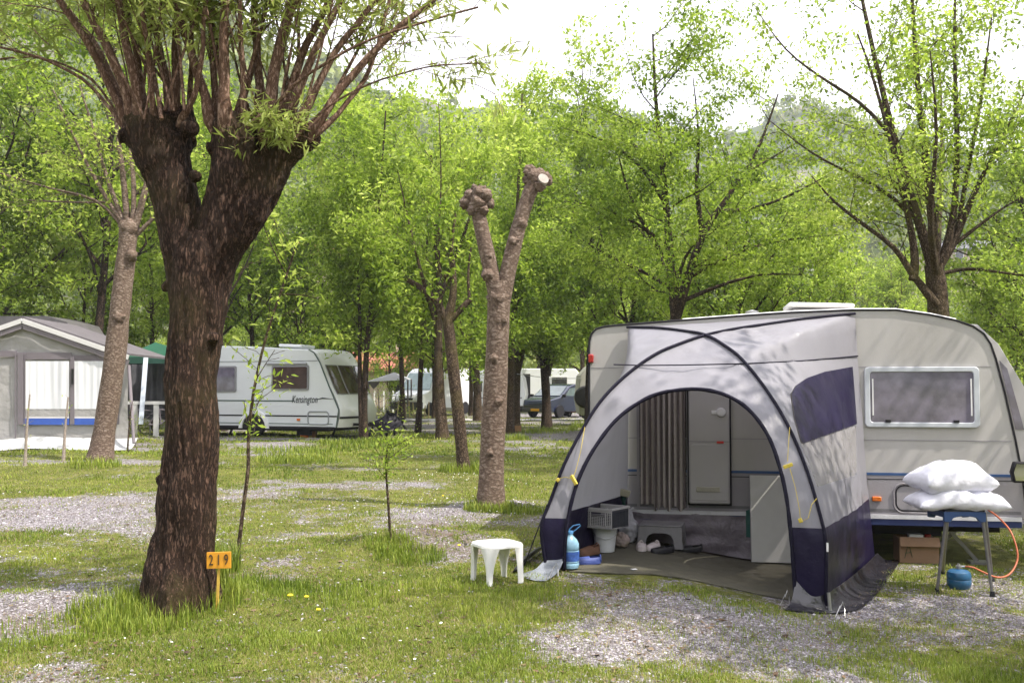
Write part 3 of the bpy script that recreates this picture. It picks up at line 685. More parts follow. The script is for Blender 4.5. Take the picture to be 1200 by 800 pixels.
# fresh tuft low on the right head
for k in range(16):
    p = wp(335 + g.normal() * 9, 158 + g.normal() * 6, -.12); d = Vector((g.normal() * .6, -.6, .1 + g.random() * .4)).normalized()
    tw.branch(p - wb, d, .30 * (.6 + .7 * g.random()), .004, 0, cw)
P('shoots', sh, bark_shoot, wil, smooth=60, fixn=False)
P('twigs', tw.mb, bark_shoot, wil, world=False, smooth=60, fixn=False)
me = fastmesh('crown', *tw.leaves(6, .095, .18, .04, .15)); link('crown', me, leaf_willow, wil)

# ---- trees whose limbs are traced one by one
def traced(name, label, base, Y, limbs, bark, leafm, c, lf, seed, lv=1, trunk_n=12, twig_min=.25, cat='tree', knobs=()):
    t = Tree(seed); k = Y / F
    for (pts, r0, r1, feather) in limbs:
        pp = [at(p[0], p[1], Y + (p[2] if len(p) > 2 else 0)) for p in pts]
        if pp[0].z < base.z + .3: pp[0] = Vector((pp[0].x, pp[0].y, base.z - .15))
        dn = []
        for i in range(len(pp) - 1):
            for j in range(3): dn.append(pp[i].lerp(pp[i + 1], j / 3))
        dn.append(pp[-1])
        for it in range(2): dn = [dn[0]] + [dn[i - 1] * .25 + dn[i] * .5 + dn[i + 1] * .25 for i in range(1, len(dn) - 1)] + [dn[-1]]
        m_ = len(dn); rad = [(r0 + (r1 * (.45 if feather > 1 else 1) - r0) * i / (m_ - 1)) * k * (1 + .10 * mnoise.noise(dn[i] * 3)) for i in range(m_)]
        if pp[0].z < base.z + .3: rad[0] *= 1.35; rad[1] *= 1.08
        q = [x - base for x in dn]
        t.limb(q, rad, trunk_n if r0 > 5 else 6)
        if feather: t.feather(q, c, feather, twig_min, r0 * k * .35)
    for (a, b_, r_, dy) in knobs:
        ce = at(a, b_, Y + dy) - base; rk = r_ * k
        mb = MB(); mb.grid(lambda u, v: ce + Vector((math.cos(2 * PI * u) * math.sin(PI * v), math.sin(2 * PI * u) * math.sin(PI * v), math.cos(PI * v))) * rk * (1 + .45 * mnoise.noise(Vector((math.cos(2 * PI * u) * math.sin(PI * v) * 2.5 + a, math.sin(2 * PI * u) * math.sin(PI * v) * 2.5, math.cos(PI * v) * 2.5)))), 14, 9)
        t.mb.add(mb.v, mb.f)
    L_ = t.leaves(*lf) if lf else None
    return t.build(name, label, base, bark, leafm, L_)
cm = cfg(steps=[3, 4, 5, 6], den=[0, 4.5, 2.4, 1.4], rat=[0, .5, .45, .5], lmax=[.55, .8, 1.8, 3], lpm=13)

b0 = gnd(116, 540); Y0 = b0.y
traced('pollard_tree', 'leaning grey pollard in front of the grey awning tent, thin shoots rising from its knuckle', b0, Y0,
       [([(116, 545), (126, 480), (135, 420), (142, 350), (148, 300), (151, 268)], 13, 10.5, 0), ([(150, 270), (144, 200), (135, 140), (128, 60)], 4.5, 2.5, 2), ([(148, 268), (120, 225), (95, 180), (62, 105)], 3.5, 2, 2),
        ([(146, 268), (115, 232), (60, 222), (0, 202), (-60, 190)], 2.4, 1, 2), ([(155, 268), (158, 220), (150, 150), (156, 80)], 4, 2, 2), ([(157, 270), (170, 225), (176, 190), (190, 110)], 5, 2.5, 2),
        ([(147, 265), (125, 210), (112, 160), (90, 90)], 3.5, 2, 2), ([(160, 275), (180, 255), (210, 230)], 3, 1, 1), ([(145, 262), (130, 235), (100, 238), (20, 234)], 2, .8, 1)],
       bark_grey, leaf_spring, cm, (2, .10, .45, .10), 21, knobs=[(151, 268, 12, 0), (140, 372, 7, -.12), (154, 300, 7, -.12)])
b0 = gnd(575, 596); Y0 = b0.y
traced('pollard_tree', 'bare grey pollard with two lopped knobbly arms and no leaves, centre of the lawn', b0, Y0,
       [([(575, 600), (576, 540), (580, 470), (583, 400), (585, 345), (585, 330)], 15.5, 12, 0), ([(584, 352), (576, 320), (568, 285), (560, 248), (559, 236)], 10, 8, 0), ([(588, 352), (598, 305), (609, 260), (622, 222), (628, 208)], 10, 8, 0)],
       bark_grey, leaf_mid, cm, None, 22,
       knobs=[(560, 237, 13, 0), (551, 230, 8, 0), (569, 229, 8, -.05), (560, 225, 7, -.08), (545, 238, 7, 0), (572, 238, 7, 0), (553, 246, 6, -.06), (566, 246, 6, -.06), (556, 220, 4, 0), (566, 221, 4, 0), (628, 208, 11.5, 0), (621, 201, 8, 0), (639, 210, 8, 0), (632, 218, 7, -.05), (618, 211, 6, 0), (643, 214, 4, 0), (584, 350, 13, -.02), (572, 322, 8, -.05), (602, 283, 7, -.05), (586, 375, 9, -.06), (574, 300, 6, -.04), (611, 262, 7, -.04), (579, 420, 6, -.12), (584, 470, 5, -.13), (574, 530, 5, -.14)])
lop = bpy.data.objects['pollard_tree.001']
mb = MB(); ce = at(637, 209, Y0 - .13); nn = (Vector((.25, -1, .35))).normalized(); e1 = nn.orthogonal().normalized(); e2 = nn.cross(e1)
vs = [ce + e1 * math.cos(t * PI / 8) * .062 + e2 * math.sin(t * PI / 8) * .075 for t in range(16)]
mb.add(vs + [v - nn * .08 for v in vs], [tuple(range(16))] + [(i, (i + 1) % 16, 16 + (i + 1) % 16, 16 + i) for i in range(16)])
P('cut_face', mb, pm('cut_wood', (.36, .32, .29), .8, .15, 20), lop)

b0 = gnd(544, 551); Y0 = b0.y
traced('pollard_tree', 'slim trunk leaning left behind the lopped pollard, crooked arms fuzzy with new leaves', b0, Y0,
       [([(544, 556), (540, 510), (533, 450), (528, 400), (524, 372)], 7.5, 6.5, 0), ([(524, 378), (512, 352), (495, 338), (478, 328)], 5, 3, 1), ([(524, 375), (531, 350), (532, 322), (528, 290), (534, 250)], 6, 2.5, 2),
        ([(524, 380), (540, 362), (552, 350)], 4.5, 3.5, 1), ([(500, 342), (488, 300), (478, 255), (466, 200)], 2.4, 1, 2), ([(530, 330), (515, 320), (512, 300), (518, 220), (514, 120)], 2.6, 1, 2), ([(550, 352), (548, 320), (552, 290)], 2, 1, 1)],
       bark_brown, leaf_spring, cm, (4, .12, .45, .13), 23)
def gt(px, py):
    p = gnd(px, py); return p, p.y
b0, Y0 = gt(518, 514)
traced('leafy_tree', 'straight brown trunk before the white van, foliage only up high', b0, Y0,
       [([(519, 516), (515, 460), (513, 400), (516, 340), (510, 260), (505, 180)], 7, 3.5, 2), ([(514, 390), (500, 340), (470, 280), (450, 220)], 3.5, 1.2, 2), ([(515, 350), (535, 300), (556, 240), (570, 180)], 3.5, 1.2, 2)], bark_brown, leaf_spring, cm, (9, .125, .48, .16), 24)
b0, Y0 = gt(427, 516)
traced('leafy_tree', 'dark slender twin-stemmed tree at the nose of the white striped caravan', b0, Y0,
       [([(427, 518), (427, 460), (430, 400), (436, 350), (441, 300), (446, 220), (452, 130)], 4.2, 2, 2), ([(425, 516), (421, 440), (422, 380), (420, 330), (414, 260), (400, 180)], 3.2, 1.5, 2), ([(432, 390), (450, 340), (470, 290)], 2.5, 1, 2), ([(436, 340), (424, 300), (402, 262), (370, 230)], 2.2, 1, 2)], bark_dark, leaf_spring, cm, (9, .13, .48, .16), 25)
b0, Y0 = gt(597, 508)
traced('leafy_tree', 'mossy trunk just right of the lopped pollard, left one of a close pair', b0, Y0,
       [([(597, 510), (599, 450), (600, 380), (604, 300), (608, 200), (612, 110)], 5, 2, 2), ([(600, 370), (625, 320), (650, 260)], 2.5, 1, 2)], bark_brown, leaf_spring, cm, (9, .13, .48, .16), 26)
b0, Y0 = gt(604, 503)
traced('leafy_tree', 'mossy forked trunk, right one of the close pair beyond the lopped pollard', b0, Y0,
       [([(604, 505), (606, 450), (606, 400), (612, 340), (622, 260), (640, 180)], 5, 2, 2), ([(606, 440), (616, 400), (622, 350), (640, 290)], 3.2, 1, 2)], bark_brown, leaf_spring, cm, (9, .14, .48, .16), 27)
b0, Y0 = gt(640, 502)
traced('leafy_tree', 'dark trunk forking low in front of the dark blue minivan', b0, Y0,
       [([(641, 503), (640, 460), (638, 430), (630, 390), (625, 340), (630, 260), (640, 170)], 6, 2, 2), ([(640, 440), (650, 395), (654, 350), (670, 270), (680, 190)], 5, 2, 2), ([(645, 420), (662, 395), (690, 340)], 2.5, 1, 2)], bark_dark, leaf_mid, cm, (9, .14, .48, .16), 28)
b0, Y0 = gt(508, 490)
traced('leafy_tree', 'thin straight reddish trunk against the windscreen side of the white van', b0, Y0, [([(509, 492), (509, 440), (507, 380), (505, 300), (500, 200)], 2.8, 1.6, 2)], bark_brown, leaf_mid, cm, (6, .24, .5, .3), 29)
b0, Y0 = gt(552, 487)
traced('leafy_tree', 'thin straight trunk at the rear of the white van', b0, Y0, [([(552, 489), (552, 440), (550, 380), (552, 300), (556, 200)], 2.8, 1.6, 2)], bark_brown, leaf_mid, cm, (6, .24, .5, .3), 30)
b0, Y0 = gt(181, 500)
traced('leafy_tree', 'thin ivy brown trunk in front of the green gazebo', b0, Y0, [([(180, 502), (179, 450), (178, 400), (178, 340), (174, 260), (180, 170)], 4, 2, 2), ([(178, 360), (196, 340), (225, 330), (262, 352)], 1.6, .8, 1)], bark_brown, leaf_spring, cm, (8, .125, .48, .16), 31)
# the two big trees rising behind the right-hand caravan
Y0 = 20.0; b0 = gpx(793, Y0)
traced('spreading_tree', 'broad dark-limbed tree with flat leafy tiers behind the near caravan, above the awning', b0, Y0,
       [([(793, 560), (794, 430), (792, 370), (787, 320), (782, 260), (776, 190), (768, 120), (765, 40)], 8.5, 2.5, 2), ([(793, 370), (808, 320), (822, 275), (850, 235), (888, 180), (912, 110)], 6, 2, 2),
        ([(786, 310), (760, 275), (735, 225), (722, 170)], 3.5, 1.2, 2), ([(790, 340), (755, 318), (712, 300), (668, 272)], 3, 1, 2), ([(823, 272), (815, 220), (820, 160), (812, 90)], 3.5, 1.2, 2), ([(795, 355), (840, 335), (892, 320), (940, 322)], 3, 1, 2),
        ([(840, 248), (885, 245), (930, 228), (970, 205)], 2.8, 1, 2), ([(780, 240), (750, 190), (700, 160), (660, 150)], 2.6, 1, 2), ([(784, 290), (748, 262), (700, 240), (650, 235)], 2.6, 1, 2), ([(870, 205), (905, 185), (945, 160)], 2, 1, 2),
        ([(792, 345, -.5), (800, 300, -1.5), (830, 270, -2.5)], 3, 1, 2), ([(790, 340, .5), (770, 290, 1.6), (740, 260, 2.6)], 3, 1, 2), ([(800, 330), (860, 295), (920, 280), (985, 275)], 2.6, 1, 2), ([(776, 200), (800, 150), (830, 120)], 2, 1, 2)],
       bark_dark, leaf_spring, cfg(steps=[3, 4, 5, 6], den=[0, 4.5, 2.2, 1.4], rat=[0, .5, .48, .5], lmax=[.6, .9, 1.8, 3], lpm=13, flat=.35), (10, .088, .48, .13, .25, .7), 32)
Y0 = 16.5; b0 = gpx(1098, Y0)
traced('multi_stem_tree', 'open fan shaped tree with many upright bare stems behind the near caravan window end', b0, Y0,
       [([(1102, 620), (1101, 450), (1100, 365), (1097, 330), (1094, 310)], 13, 11, 0), ([(1094, 318), (1082, 275), (1070, 240), (1050, 170), (1030, 90), (1010, 0), (1000, -60)], 7, 2.5, 2), ([(1096, 312), (1093, 260), (1086, 200), (1076, 110), (1070, 20), (1066, -60)], 6.5, 2.5, 2),
        ([(1098, 318), (1110, 290), (1120, 240), (1122, 160), (1118, 60), (1120, -50)], 6, 2.5, 2), ([(1100, 315), (1118, 285), (1122, 275), (1130, 220), (1150, 120), (1162, 20)], 5, 2, 2), ([(1118, 285), (1145, 220), (1180, 150), (1215, 80)], 3.5, 1.4, 2),
        ([(1098, 358, -.1), (1080, 335, -.1), (1068, 320, -.1), (1050, 290, -.1), (1010, 262, -.2), (975, 235, -.3), (950, 205, -.3)], 5.5, 1.4, 2), ([(1070, 328, -.1), (1073, 305, -.05), (1068, 270), (1055, 210), (1040, 150), (1020, 80), (1005, 40)], 5.5, 2, 2),
        ([(1070, 255), (1040, 225), (1000, 205), (950, 180), (900, 140)], 3, 1, 2), ([(1120, 285), (1150, 262), (1180, 240), (1230, 215)], 3, 1, 2), ([(1105, 320), (1135, 314), (1165, 318), (1215, 325)], 2.6, 1.2, 1),
        ([(1045, 160), (1010, 120), (960, 90), (920, 60), (885, 10)], 2.6, 1, 2), ([(1098, 315, .3), (1100, 250, 1.2), (1105, 160, 2), (1100, 50, 2.4)], 5, 1.5, 2), ([(1096, 315, -.2), (1088, 250, -1), (1100, 160, -1.6), (1090, 60, -2)], 4.5, 1.5, 2)],
       bark_brown, leaf_spring, cfg(steps=[3, 4, 5, 6], den=[0, 4.4, 2.2, 1.4], rat=[0, .5, .42, .5], lmax=[.5, .8, 1.6, 3], lpm=12), (7, .082, .48, .11), 33)
# saplings
bark_stake = barkmat('bark_stake', (.10, .07, .05), (.30, .25, .21), (.50, .46, .42), 30, .8, .6, .01, rw=.5)
def sap(name, label, px, py, pts, r0, c, lf, seed, lm=leaf_spring, lv=1, tmin=.4, cat='sapling', extra=(), bark=None):
    b = gnd(px, py); return traced(name, label, b, b.y, [(pts, r0, r0 * .4, lv)] + list(extra), bark or bark_brown, lm, c, lf, seed, twig_min=tmin, cat=cat)
sap('sapling', 'tall spindly sapling with a thin wavy stem, right of the 219 sign', 278, 662, [(276, 670), (284, 600), (292, 545), (290, 520), (296, 460), (312, 390), (337, 320), (346, 290)], 2.6, cfg(lpm=22, lmax=[.4, .45, .6, 1]), (2, .075, .34, .05), 41,
    extra=[([(337, 325), (318, 290), (306, 255)], 1.1, .5, 1), ([(292, 535), (290, 500), (286, 470)], .7, .4, 0), ([(330, 345), (352, 345), (372, 350)], .8, .4, 1), ([(300, 445), (312, 425), (322, 410)], .7, .4, 1)])
sap('sapling', 'short leafy sapling between the 219 sign and the white stool', 458, 632, [(458, 640), (456, 600), (453, 565), (452, 535), (456, 520)], 1.8, cfg(lpm=30, lmax=[.25, .3, .4, 1], den=[0, 14, 3, 2]), (3, .05, .42, .05), 42, tmin=.5)
for k, (px, py, ty, lb) in enumerate([(29, 546, 462, 'bare birch stake, left one of the two before the grey awning tent'), (74, 541, 465, 'bare birch stake, right one of the two before the grey awning tent'), (149, 530, 470, 'thin twiggy stem at the right corner of the grey awning tent')]):
    sap('tree_stake', lb, px, py, [(px, py + 4), (px + 2, (py + ty) / 2), (px + 6, ty)], 2.2 if k < 2 else 1.2, cfg(lpm=3, lmax=[.10, .12, .3, 1], den=[0, 9, 2, 2], rat=[0, .1, .1, .1]), (1, .05, .5, .03), 43 + k, tmin=.1, bark=bark_stake if k < 2 else None)
# ------------------------------------------------------------------ grown trees: one of each kind, then copies
KIND = {}
def mk(kind, h, spread, tr, mains, seed, bark, lm, lf, c, **k):
    KIND[kind] = (grown(seed, h, spread, tr, mains, c, **k), bark, lm, lf, [None])
c1 = cfg(den=[0, 4.2, 2.3, 1.3], lpm=12, flat=.55)
mk('ash', 12, 4.2, .17, 20, 101, bark_brown, leaf_spring, (6, .15, .48, .14, .25, .6), c1, clear_=.24)
mk('slim', 13.5, 3.2, .14, 20, 102, bark_dark, leaf_spring, (6, .15, .48, .13, .25, .7), c1, clear_=.32)
mk('low', 7.0, 3.0, .12, 15, 103, bark_brown, leaf_spring, (5, .16, .5, .13), c1, clear_=.12)
mk('shade', 11, 4.0, .18, 20, 104, bark_dark, leaf_mid, (6, .155, .5, .14, .3, .6), c1, clear_=.2)
mk('dark', 9, 2.8, .15, 22, 105, bark_dark, leaf_dark, (7, .16, .5, .2), c1, clear_=.08)
mk('shrub', 2.8, 1.4, .04, 12, 106, bark_brown, leaf_spring, (3, .10, .5, .13), cfg(lpm=12), clear_=.05)
mk('high', 9.5, 3.3, .15, 16, 107, bark_brown, leaf_mid, (6, .13, .5, .2, .3, .6), c1, clear_=.58)
def tree(kind, px, Y, s, label, rz=None, group=None, name=None, x=None):
    p = gpx(px, Y) if x is None else Vector((x, Y, gz1(x, Y)))
    t, bark, lm, lf, ref = KIND[kind]; rz = (px * 1.7 + Y) % 6.28 if rz is None else rz
    nm = name or {'ash': 'leafy_tree', 'high': 'leafy_tree', 'slim': 'tall_tree', 'low': 'bushy_tree', 'shade': 'leafy_tree', 'dark': 'dark_tree', 'shrub': 'shrub'}[kind]
    if ref[0] is None:
        L_ = t.leaves(*lf); o = t.build(nm, label, tuple(p), bark, lm, L_, group=group, rz=rz, cat='shrub' if kind == 'shrub' else 'tree'); ref[0] = o
    else:
        o = copy_tree(ref[0], tuple(p), rz, label); o.name = nm
        if 'group' in o: del o['group']
        if group: o['group'] = group
    o.scale = (s, s, s); return o
mid = [('low', 92, 34, 1.0, 'multi-stem pale tree rising just behind the roof of the grey awning tent'), ('shade', -60, 30, 1.0, 'leafy tree at the left picture edge above the grey awning tent'),
('dark', 118, 37, .65, 'small dark green tree between the grey awning tent and the green gazebo'),
       ('ash', 232, 40, .95, 'tree whose crown fills the gap right behind the big willow trunk'), ('slim', 300, 38, .9, 'tall slim tree behind the roof of the white striped caravan'),
       ('low', 352, 36, .95, 'bushy tree over the roof vent of the white striped caravan'), ('ash', 395, 47, .95, 'broad tree behind the sloping nose of the white striped caravan'),
       ('low', 458, 62, .9, 'small bright tree before the red-roofed service building'), ('slim', 472, 46, .95, 'tall tree left of the white van, behind the small grey canopy'),
       ('ash', 545, 62, 1.1, 'spring green tree right behind the white van'), ('shade', 590, 66, 1.1, 'mid green tree seen between the lopped pollard arms'),
       ('ash', 680, 58, 1.0, 'tree over the dark blue minivan'), ('slim', 640, 75, 1.05, 'tall pale tree far beyond the camp lane'),
       ('low', 720, 44, 1.05, 'bushy tree showing above the left end of the near caravan roof'), ('shade', 735, 30, .78, 'leafy tree left of the spreading dark-limbed tree'),
       ('shade', 862, 27, .74, 'mid green tree behind the near caravan chimney'), ('ash', 930, 33, .72, 'tree just above the near caravan roof vent'),
       ('low', 995, 40, .95, 'bright bushy tree left of the fan shaped tree trunk'), ('low', 1150, 34, .85, 'low bright tree right of the fan shaped tree trunk'),
       ('shade', 1230, 27, .85, 'leafy tree at the right picture edge'), ('dark', 1190, 40, .7, 'dull dark tree low at the right picture edge'), ('ash', 1060, 55, .75, 'soft green tree seen through the stems of the fan shaped tree'),
       ('slim', 490, 32, .72, 'tall thin-stemmed tree with its crown left of the lopped pollard'), ('slim', 262, 33, .95, 'slender tree hanging over the white striped caravan, crown beside the willow'),
 ('ash', -20, 33, 1.35, 'tall leafy tree filling the top left corner above the grey awning tent'), ('slim', 110, 31, 1.2, 'tall tree right behind the leaning pollard knuckle'), ('ash', 200, 44, 1.25, 'high crown showing left of the willow fork'), ('shade', 400, 36, 1.15, 'tall mid green tree reaching up to the willow shoots on the right'), ('ash', 560, 44, 1.15, 'tall pale tree reaching above the lopped pollard'), ('slim', 690, 36, 1.05, 'tall tree with feathery top against the white sky, left of the spreading tree')]
for k, px, Y, s, lb in mid: tree(k, px, Y, s, lb)
GB = 'trees of the green belt behind the camp'
LB = 'one of the merging leafy trees of the green belt behind the camp'
g = np.random.default_rng(77)
for i in range(18):
    px = -140 + i * 77 + g.random() * 30; Y = 66 + 26 * g.random()
    if px > 700: Y -= 12
    tree(['ash', 'shade', 'slim', 'ash', 'low'][i % 5], px, Y, .85 + .3 * g.random() - (.25 if px > 760 else 0), LB, group=GB)
# trees standing just outside the frame, whose crowns shade the pitch
tree('high', 0, 6.0, 1.0, 'tree just outside the right picture edge, its high crown shading the awning', x=6.2)
tree('high', 0, 3.2, .95, 'tree beside the photographer on the right whose high crown shades the foreground corner', x=8.4)
tree('high', 0, 9.6, .85, 'tree just outside the right picture edge beyond the pillows', x=8.0)
tree('shade', 0, 12.5, .75, 'tree beyond the right picture edge behind the near caravan nose', x=9.8)
tree('slim', 0, 14.0, .6, 'tree just outside the left picture edge beside the grey awning tent', x=-10.6)
for i, (x_, y_) in enumerate([(2.2, -9), (6.2, -11), (9.5, -8), (-3, -12)]): tree('ash', 0, y_, .75, ['tree behind the photographer, mirrored in the caravan window', 'tree behind the photographer on the right', 'tree on the far right behind the photographer', 'tree behind the photographer on the left'][i], x=x_)
for i in range(16):
    tree('shrub', -40 + i * 52 + 25 * math.sin(i * 5), 60 + 9 * abs(math.sin(i * 3)), 1.25 + .35 * math.sin(i * 7), 'rounded shrub in the hedge row far behind the camp lane', group='hedge shrubs behind the camp lane')
for i, (px, Y, s, lb) in enumerate([(462, 30, .55, 'low leafy shrub at the dark hitch cover'), (700, 40, .6, 'shrub behind the near caravan, by the cream caravan'), (445, 57, .8, 'shrub at the foot of the service building'), (160, 25, .28, 'small green shrub by the grey awning tent corner')]):
    tree('shrub', px, Y, s, lb)

# ------------------------------------------------------------------ far wooded slopes: one mass nobody could count
g = np.random.default_rng(88); n = 5200
azr = (g.random(n) * 2 - 1) * .75; rad = 95 * (470 / 95) ** (g.random(n) ** .8); X = rad * np.sin(azr); Y = rad * np.cos(azr)
keep = (fbm(X * .03, Y * .03, 91, 4) < .60) ; X, Y, rad = X[keep], Y[keep], rad[keep]; n = len(X); Z = gz(X, Y)
per = 60; cs = (2.4 + 2.4 * g.random(n)) * np.clip(rad / 200, .75, 1.15)
D = g.normal(size=(n, per, 3)); D /= np.linalg.norm(D, axis=2)[..., None]; q = g.random((n, per, 1)) ** .4
C = np.stack([X, Y, Z + cs * .75], -1)[:, None] + D * q * cs[:, None, None] * np.array([1, 1, .95])
l = (cs * .26)[:, None, None] * (.5 + .9 * g.random((n, per, 1)))
a1 = g.normal(size=(n, per, 3)); a1 /= np.linalg.norm(a1, axis=2)[..., None]; b1 = np.cross(a1, D + .3 * g.normal(size=(n, per, 3))); b1 /= np.linalg.norm(b1, axis=2)[..., None] + 1e-9
V = np.stack([C - a1 * l, C + b1 * l * .6, C + a1 * l, C - b1 * l * .6], 2).reshape(-1, 3)
leaf_far = leafmat('leaf_far', (.07, .11, .02), (.16, .21, .03), (.29, .33, .07), trans=.35)
o = link('hillside_wood', fastmesh('hillside_wood', V, np.arange(len(V)).reshape(-1, 4)), leaf_far); tag(o, kind='stuff')

# ------------------------------------------------------------------ houses on the slope and the service building
stucco = pm('stucco', (.52, .42, .33), .9, .1, 3, .05, 40); stucco2 = pm('stucco_rose', (.50, .30, .24), .9, .1, 3, .05, 40); tiles = pm('roof_tiles', (.34, .12, .075), .85, .25, 2, .3, 6, stretch=(1, 4, 1), bd=.05)
winm = glass('window_dark', (.03, .03, .035), .15); whit = pm('white_trim', (.75, .75, .74), .5, .04, 8, .02)
def house(name, label, cat, loc, w_, d_, h_, rh, wallm, rz, rows=2, cols=3, over=.5, roofm=None):
    t = T(name, label, cat, loc, rz)
    P('wall', MB().bb(-w_ / 2, w_ / 2, 0, d_, -3, h_), wallm, t, world=False, smooth=0)
    mb = MB()
    for sgn, (ya, yb) in ((1, (-over, d_ / 2)), (-1, (d_ + over, d_ / 2))):
        za = h_ - over * rh / (d_ / 2)
        mb.add([(-w_ / 2 - over, ya, za), (w_ / 2 + over, ya, za), (w_ / 2 + over, yb, h_ + rh), (-w_ / 2 - over, yb, h_ + rh)] + [(-w_ / 2 - over, ya, za + .18), (w_ / 2 + over, ya, za + .18), (w_ / 2 + over, yb, h_ + rh + .18), (-w_ / 2 - over, yb, h_ + rh + .18)],
               [(0, 1, 2, 3), (7, 6, 5, 4), (0, 4, 5, 1), (1, 5, 6, 2), (2, 6, 7, 3), (3, 7, 4, 0)])
    rf = P('roof', mb, roofm or tiles, t, world=False, smooth=0)
    P('chimney', MB().bb(w_ * .2, w_ * .2 + .7, d_ * .35, d_ * .35 + .6, h_ + rh * .3, h_ + rh + .9), wallm, rf, world=False, smooth=0).parent = rf
    P('gable', MB().add([(-w_ / 2, 0.01, h_), (-w_ / 2, d_ - .01, h_), (-w_ / 2, d_ / 2, h_ + rh - .1), (w_ / 2, 0.01, h_), (w_ / 2, d_ - .01, h_), (w_ / 2, d_ / 2, h_ + rh - .1)], [(0, 1, 2), (5, 4, 3)]), wallm, t, world=False, smooth=0)
    for i in range(cols):
        for j in range(rows):
            x = -w_ / 2 + w_ * (i + .5) / cols; z = h_ * (j + .5) / rows
            f = P('window', MB().bb(x - .6, x + .6, -.08, 0.02, z - .8, z + .8), whit, t, world=False, smooth=0)
            g_ = P('pane', MB().bb(x - .5, x + .5, -.11, -.04, z - .7, z + .7), winm, f, world=False, smooth=0)
    return t
def hz(px, py, Y):
    p = at(px, py, Y); return (p.x, p.y, p.z)
house('hillside_house', 'terracotta house with a red tiled roof at the left picture edge above the trees', 'house', hz(-8, 352, 118), 10, 8, 5.5, 2.2, stucco2, .25)
house('hillside_house', 'pale house high on the slope behind the leaning pollard knuckle', 'house', hz(98, 262, 165), 12, 9, 6, 2.0, stucco, -.1)
house('hillside_house', 'pale house on the slope right of the willow trunk, mostly hidden by leaves', 'house', hz(398, 352, 110), 11, 8, 5, 1.8, stucco, .1)
house('hillside_house', 'grey-roofed house low on the far slope right of the fan shaped tree trunk', 'house', hz(1125, 330, 150), 11, 8, 5, 1.6, stucco, -.2, roofm=pm('slate_roof', (.12, .12, .14), .8, .2, 2))
house('hillside_house', 'pale house glimpsed on the slope between willow and leaning pollard', 'house', hz(185, 330, 125), 9, 8, 5, 1.8, stucco, .1)
p = gpx(444, 68)
house('service_building', 'low cream building with a red tiled roof behind the small grey canopy', 'building', (p.x, p.y, p.z), 5.2, 5, 2.75, 1.0, stucco, .05, rows=1, cols=2, over=.5)
# ------------------------------------------------------------------ shared materials
cream = pm('caravan_side', (.455, .44, .435), .38, .05, 1.6, .02, 90, dirt=.3, stretch=(1, 1, .3), dcol=(.25, .23, .2), coat=.15)
cream2 = pm('caravan_shell', (.46, .445, .455), .35, .04, 1.5, .02, 90, dirt=.1, dcol=(.3, .28, .25), coat=.2)
rubber = pm('rubber', (.016, .015, .019), .6, .2, 20, .05, 60, spec=.25); navy = pm('navy_paint', (.018, .03, .11), .4, .1, 8, .02)
blue_l = pm('blue_stripe', (.035, .085, .22), .4, .1, 10, 0); lowg = pm('panel_grey', (.29, .275, .30), .5, .06, 4, .03, 60, dirt=.2, dcol=(.2, .18, .17))
metal = pm('galvanised', (.42, .42, .44), .35, .15, 30, .05, 80, metal=.7); alu = pm('anodised_legs', (.24, .235, .25), .35, .1, 30, .02, 80, metal=.6)
dark = pm('underfloor_and_shade', (.016, .015, .015), .9, .3, 6, .05); red_l = pm('red_lens', (.35, .02, .02), .25, .1, 30, 0, coat=.5); amber = pm('amber_lens', (.62, .14, .01), .25, .1, 30, 0, coat=.5)  # the underbody dark also colours flat sheets that imitate shaded openings
wglass = pm('acrylic_window', (.17, .155, .21), .04, .45, 3.0, .02, 2, spec=.9, coat=.7); wframe = pm('window_frame', (.52, .55, .60), .35, .05, 12, .01)  # pane colour is mottled to stand in for reflected sky and leaves
white_p = pm('white_plastic', (.80, .80, .81), .35, .04, 8, .02, 60); wheelm = pm('wheel_rim', (.35, .35, .37), .35, .2, 12, .02, metal=.6)

# ------------------------------------------------------------------ near caravan; local frame: x along the side, y inward
CO = Vector((.824, 10.685, 0)); CA = -R(10)
car = T('caravan', 'cream touring caravan with blue stripe, nearest one, the silver porch awning fixed to its side', 'caravan', CO, CA)
CM = XF[car.name]; CI = CM.inverted(); CN = CM.to_3x3() @ Vector((0, -1, 0))
def cvw(px, py, off=0.0):        # pixel -> world point on the caravan side plane
    d = ray(px, py); o_ = Vector((0, 0, CZ)); p0 = CO + CN * off
    t = (p0 - o_).dot(CN) / d.dot(CN); return o_ + d * t
def cv(px, py, off=0.0):
    q = CI @ cvw(px, py, off); return (q.x, q.z)
PB = [(690, 603), (690, 410), (690.5, 400), (693, 391), (699, 385), (708, 382.5), (722, 381), (800, 375), (880, 369), (925, 366), (1000, 363), (1050, 363), (1090, 368.5), (1120, 375), (1140, 382), (1153, 391), (1161, 403), (1167, 420), (1178, 462), (1190, 515), (1198, 556), (1203, 603)]
prof = [cv(a, b_) for a, b_ in PB]
P('body', MB().prism(prof, 0, 2.2), cream, car, world=False, smooth=30, bevel=.018)
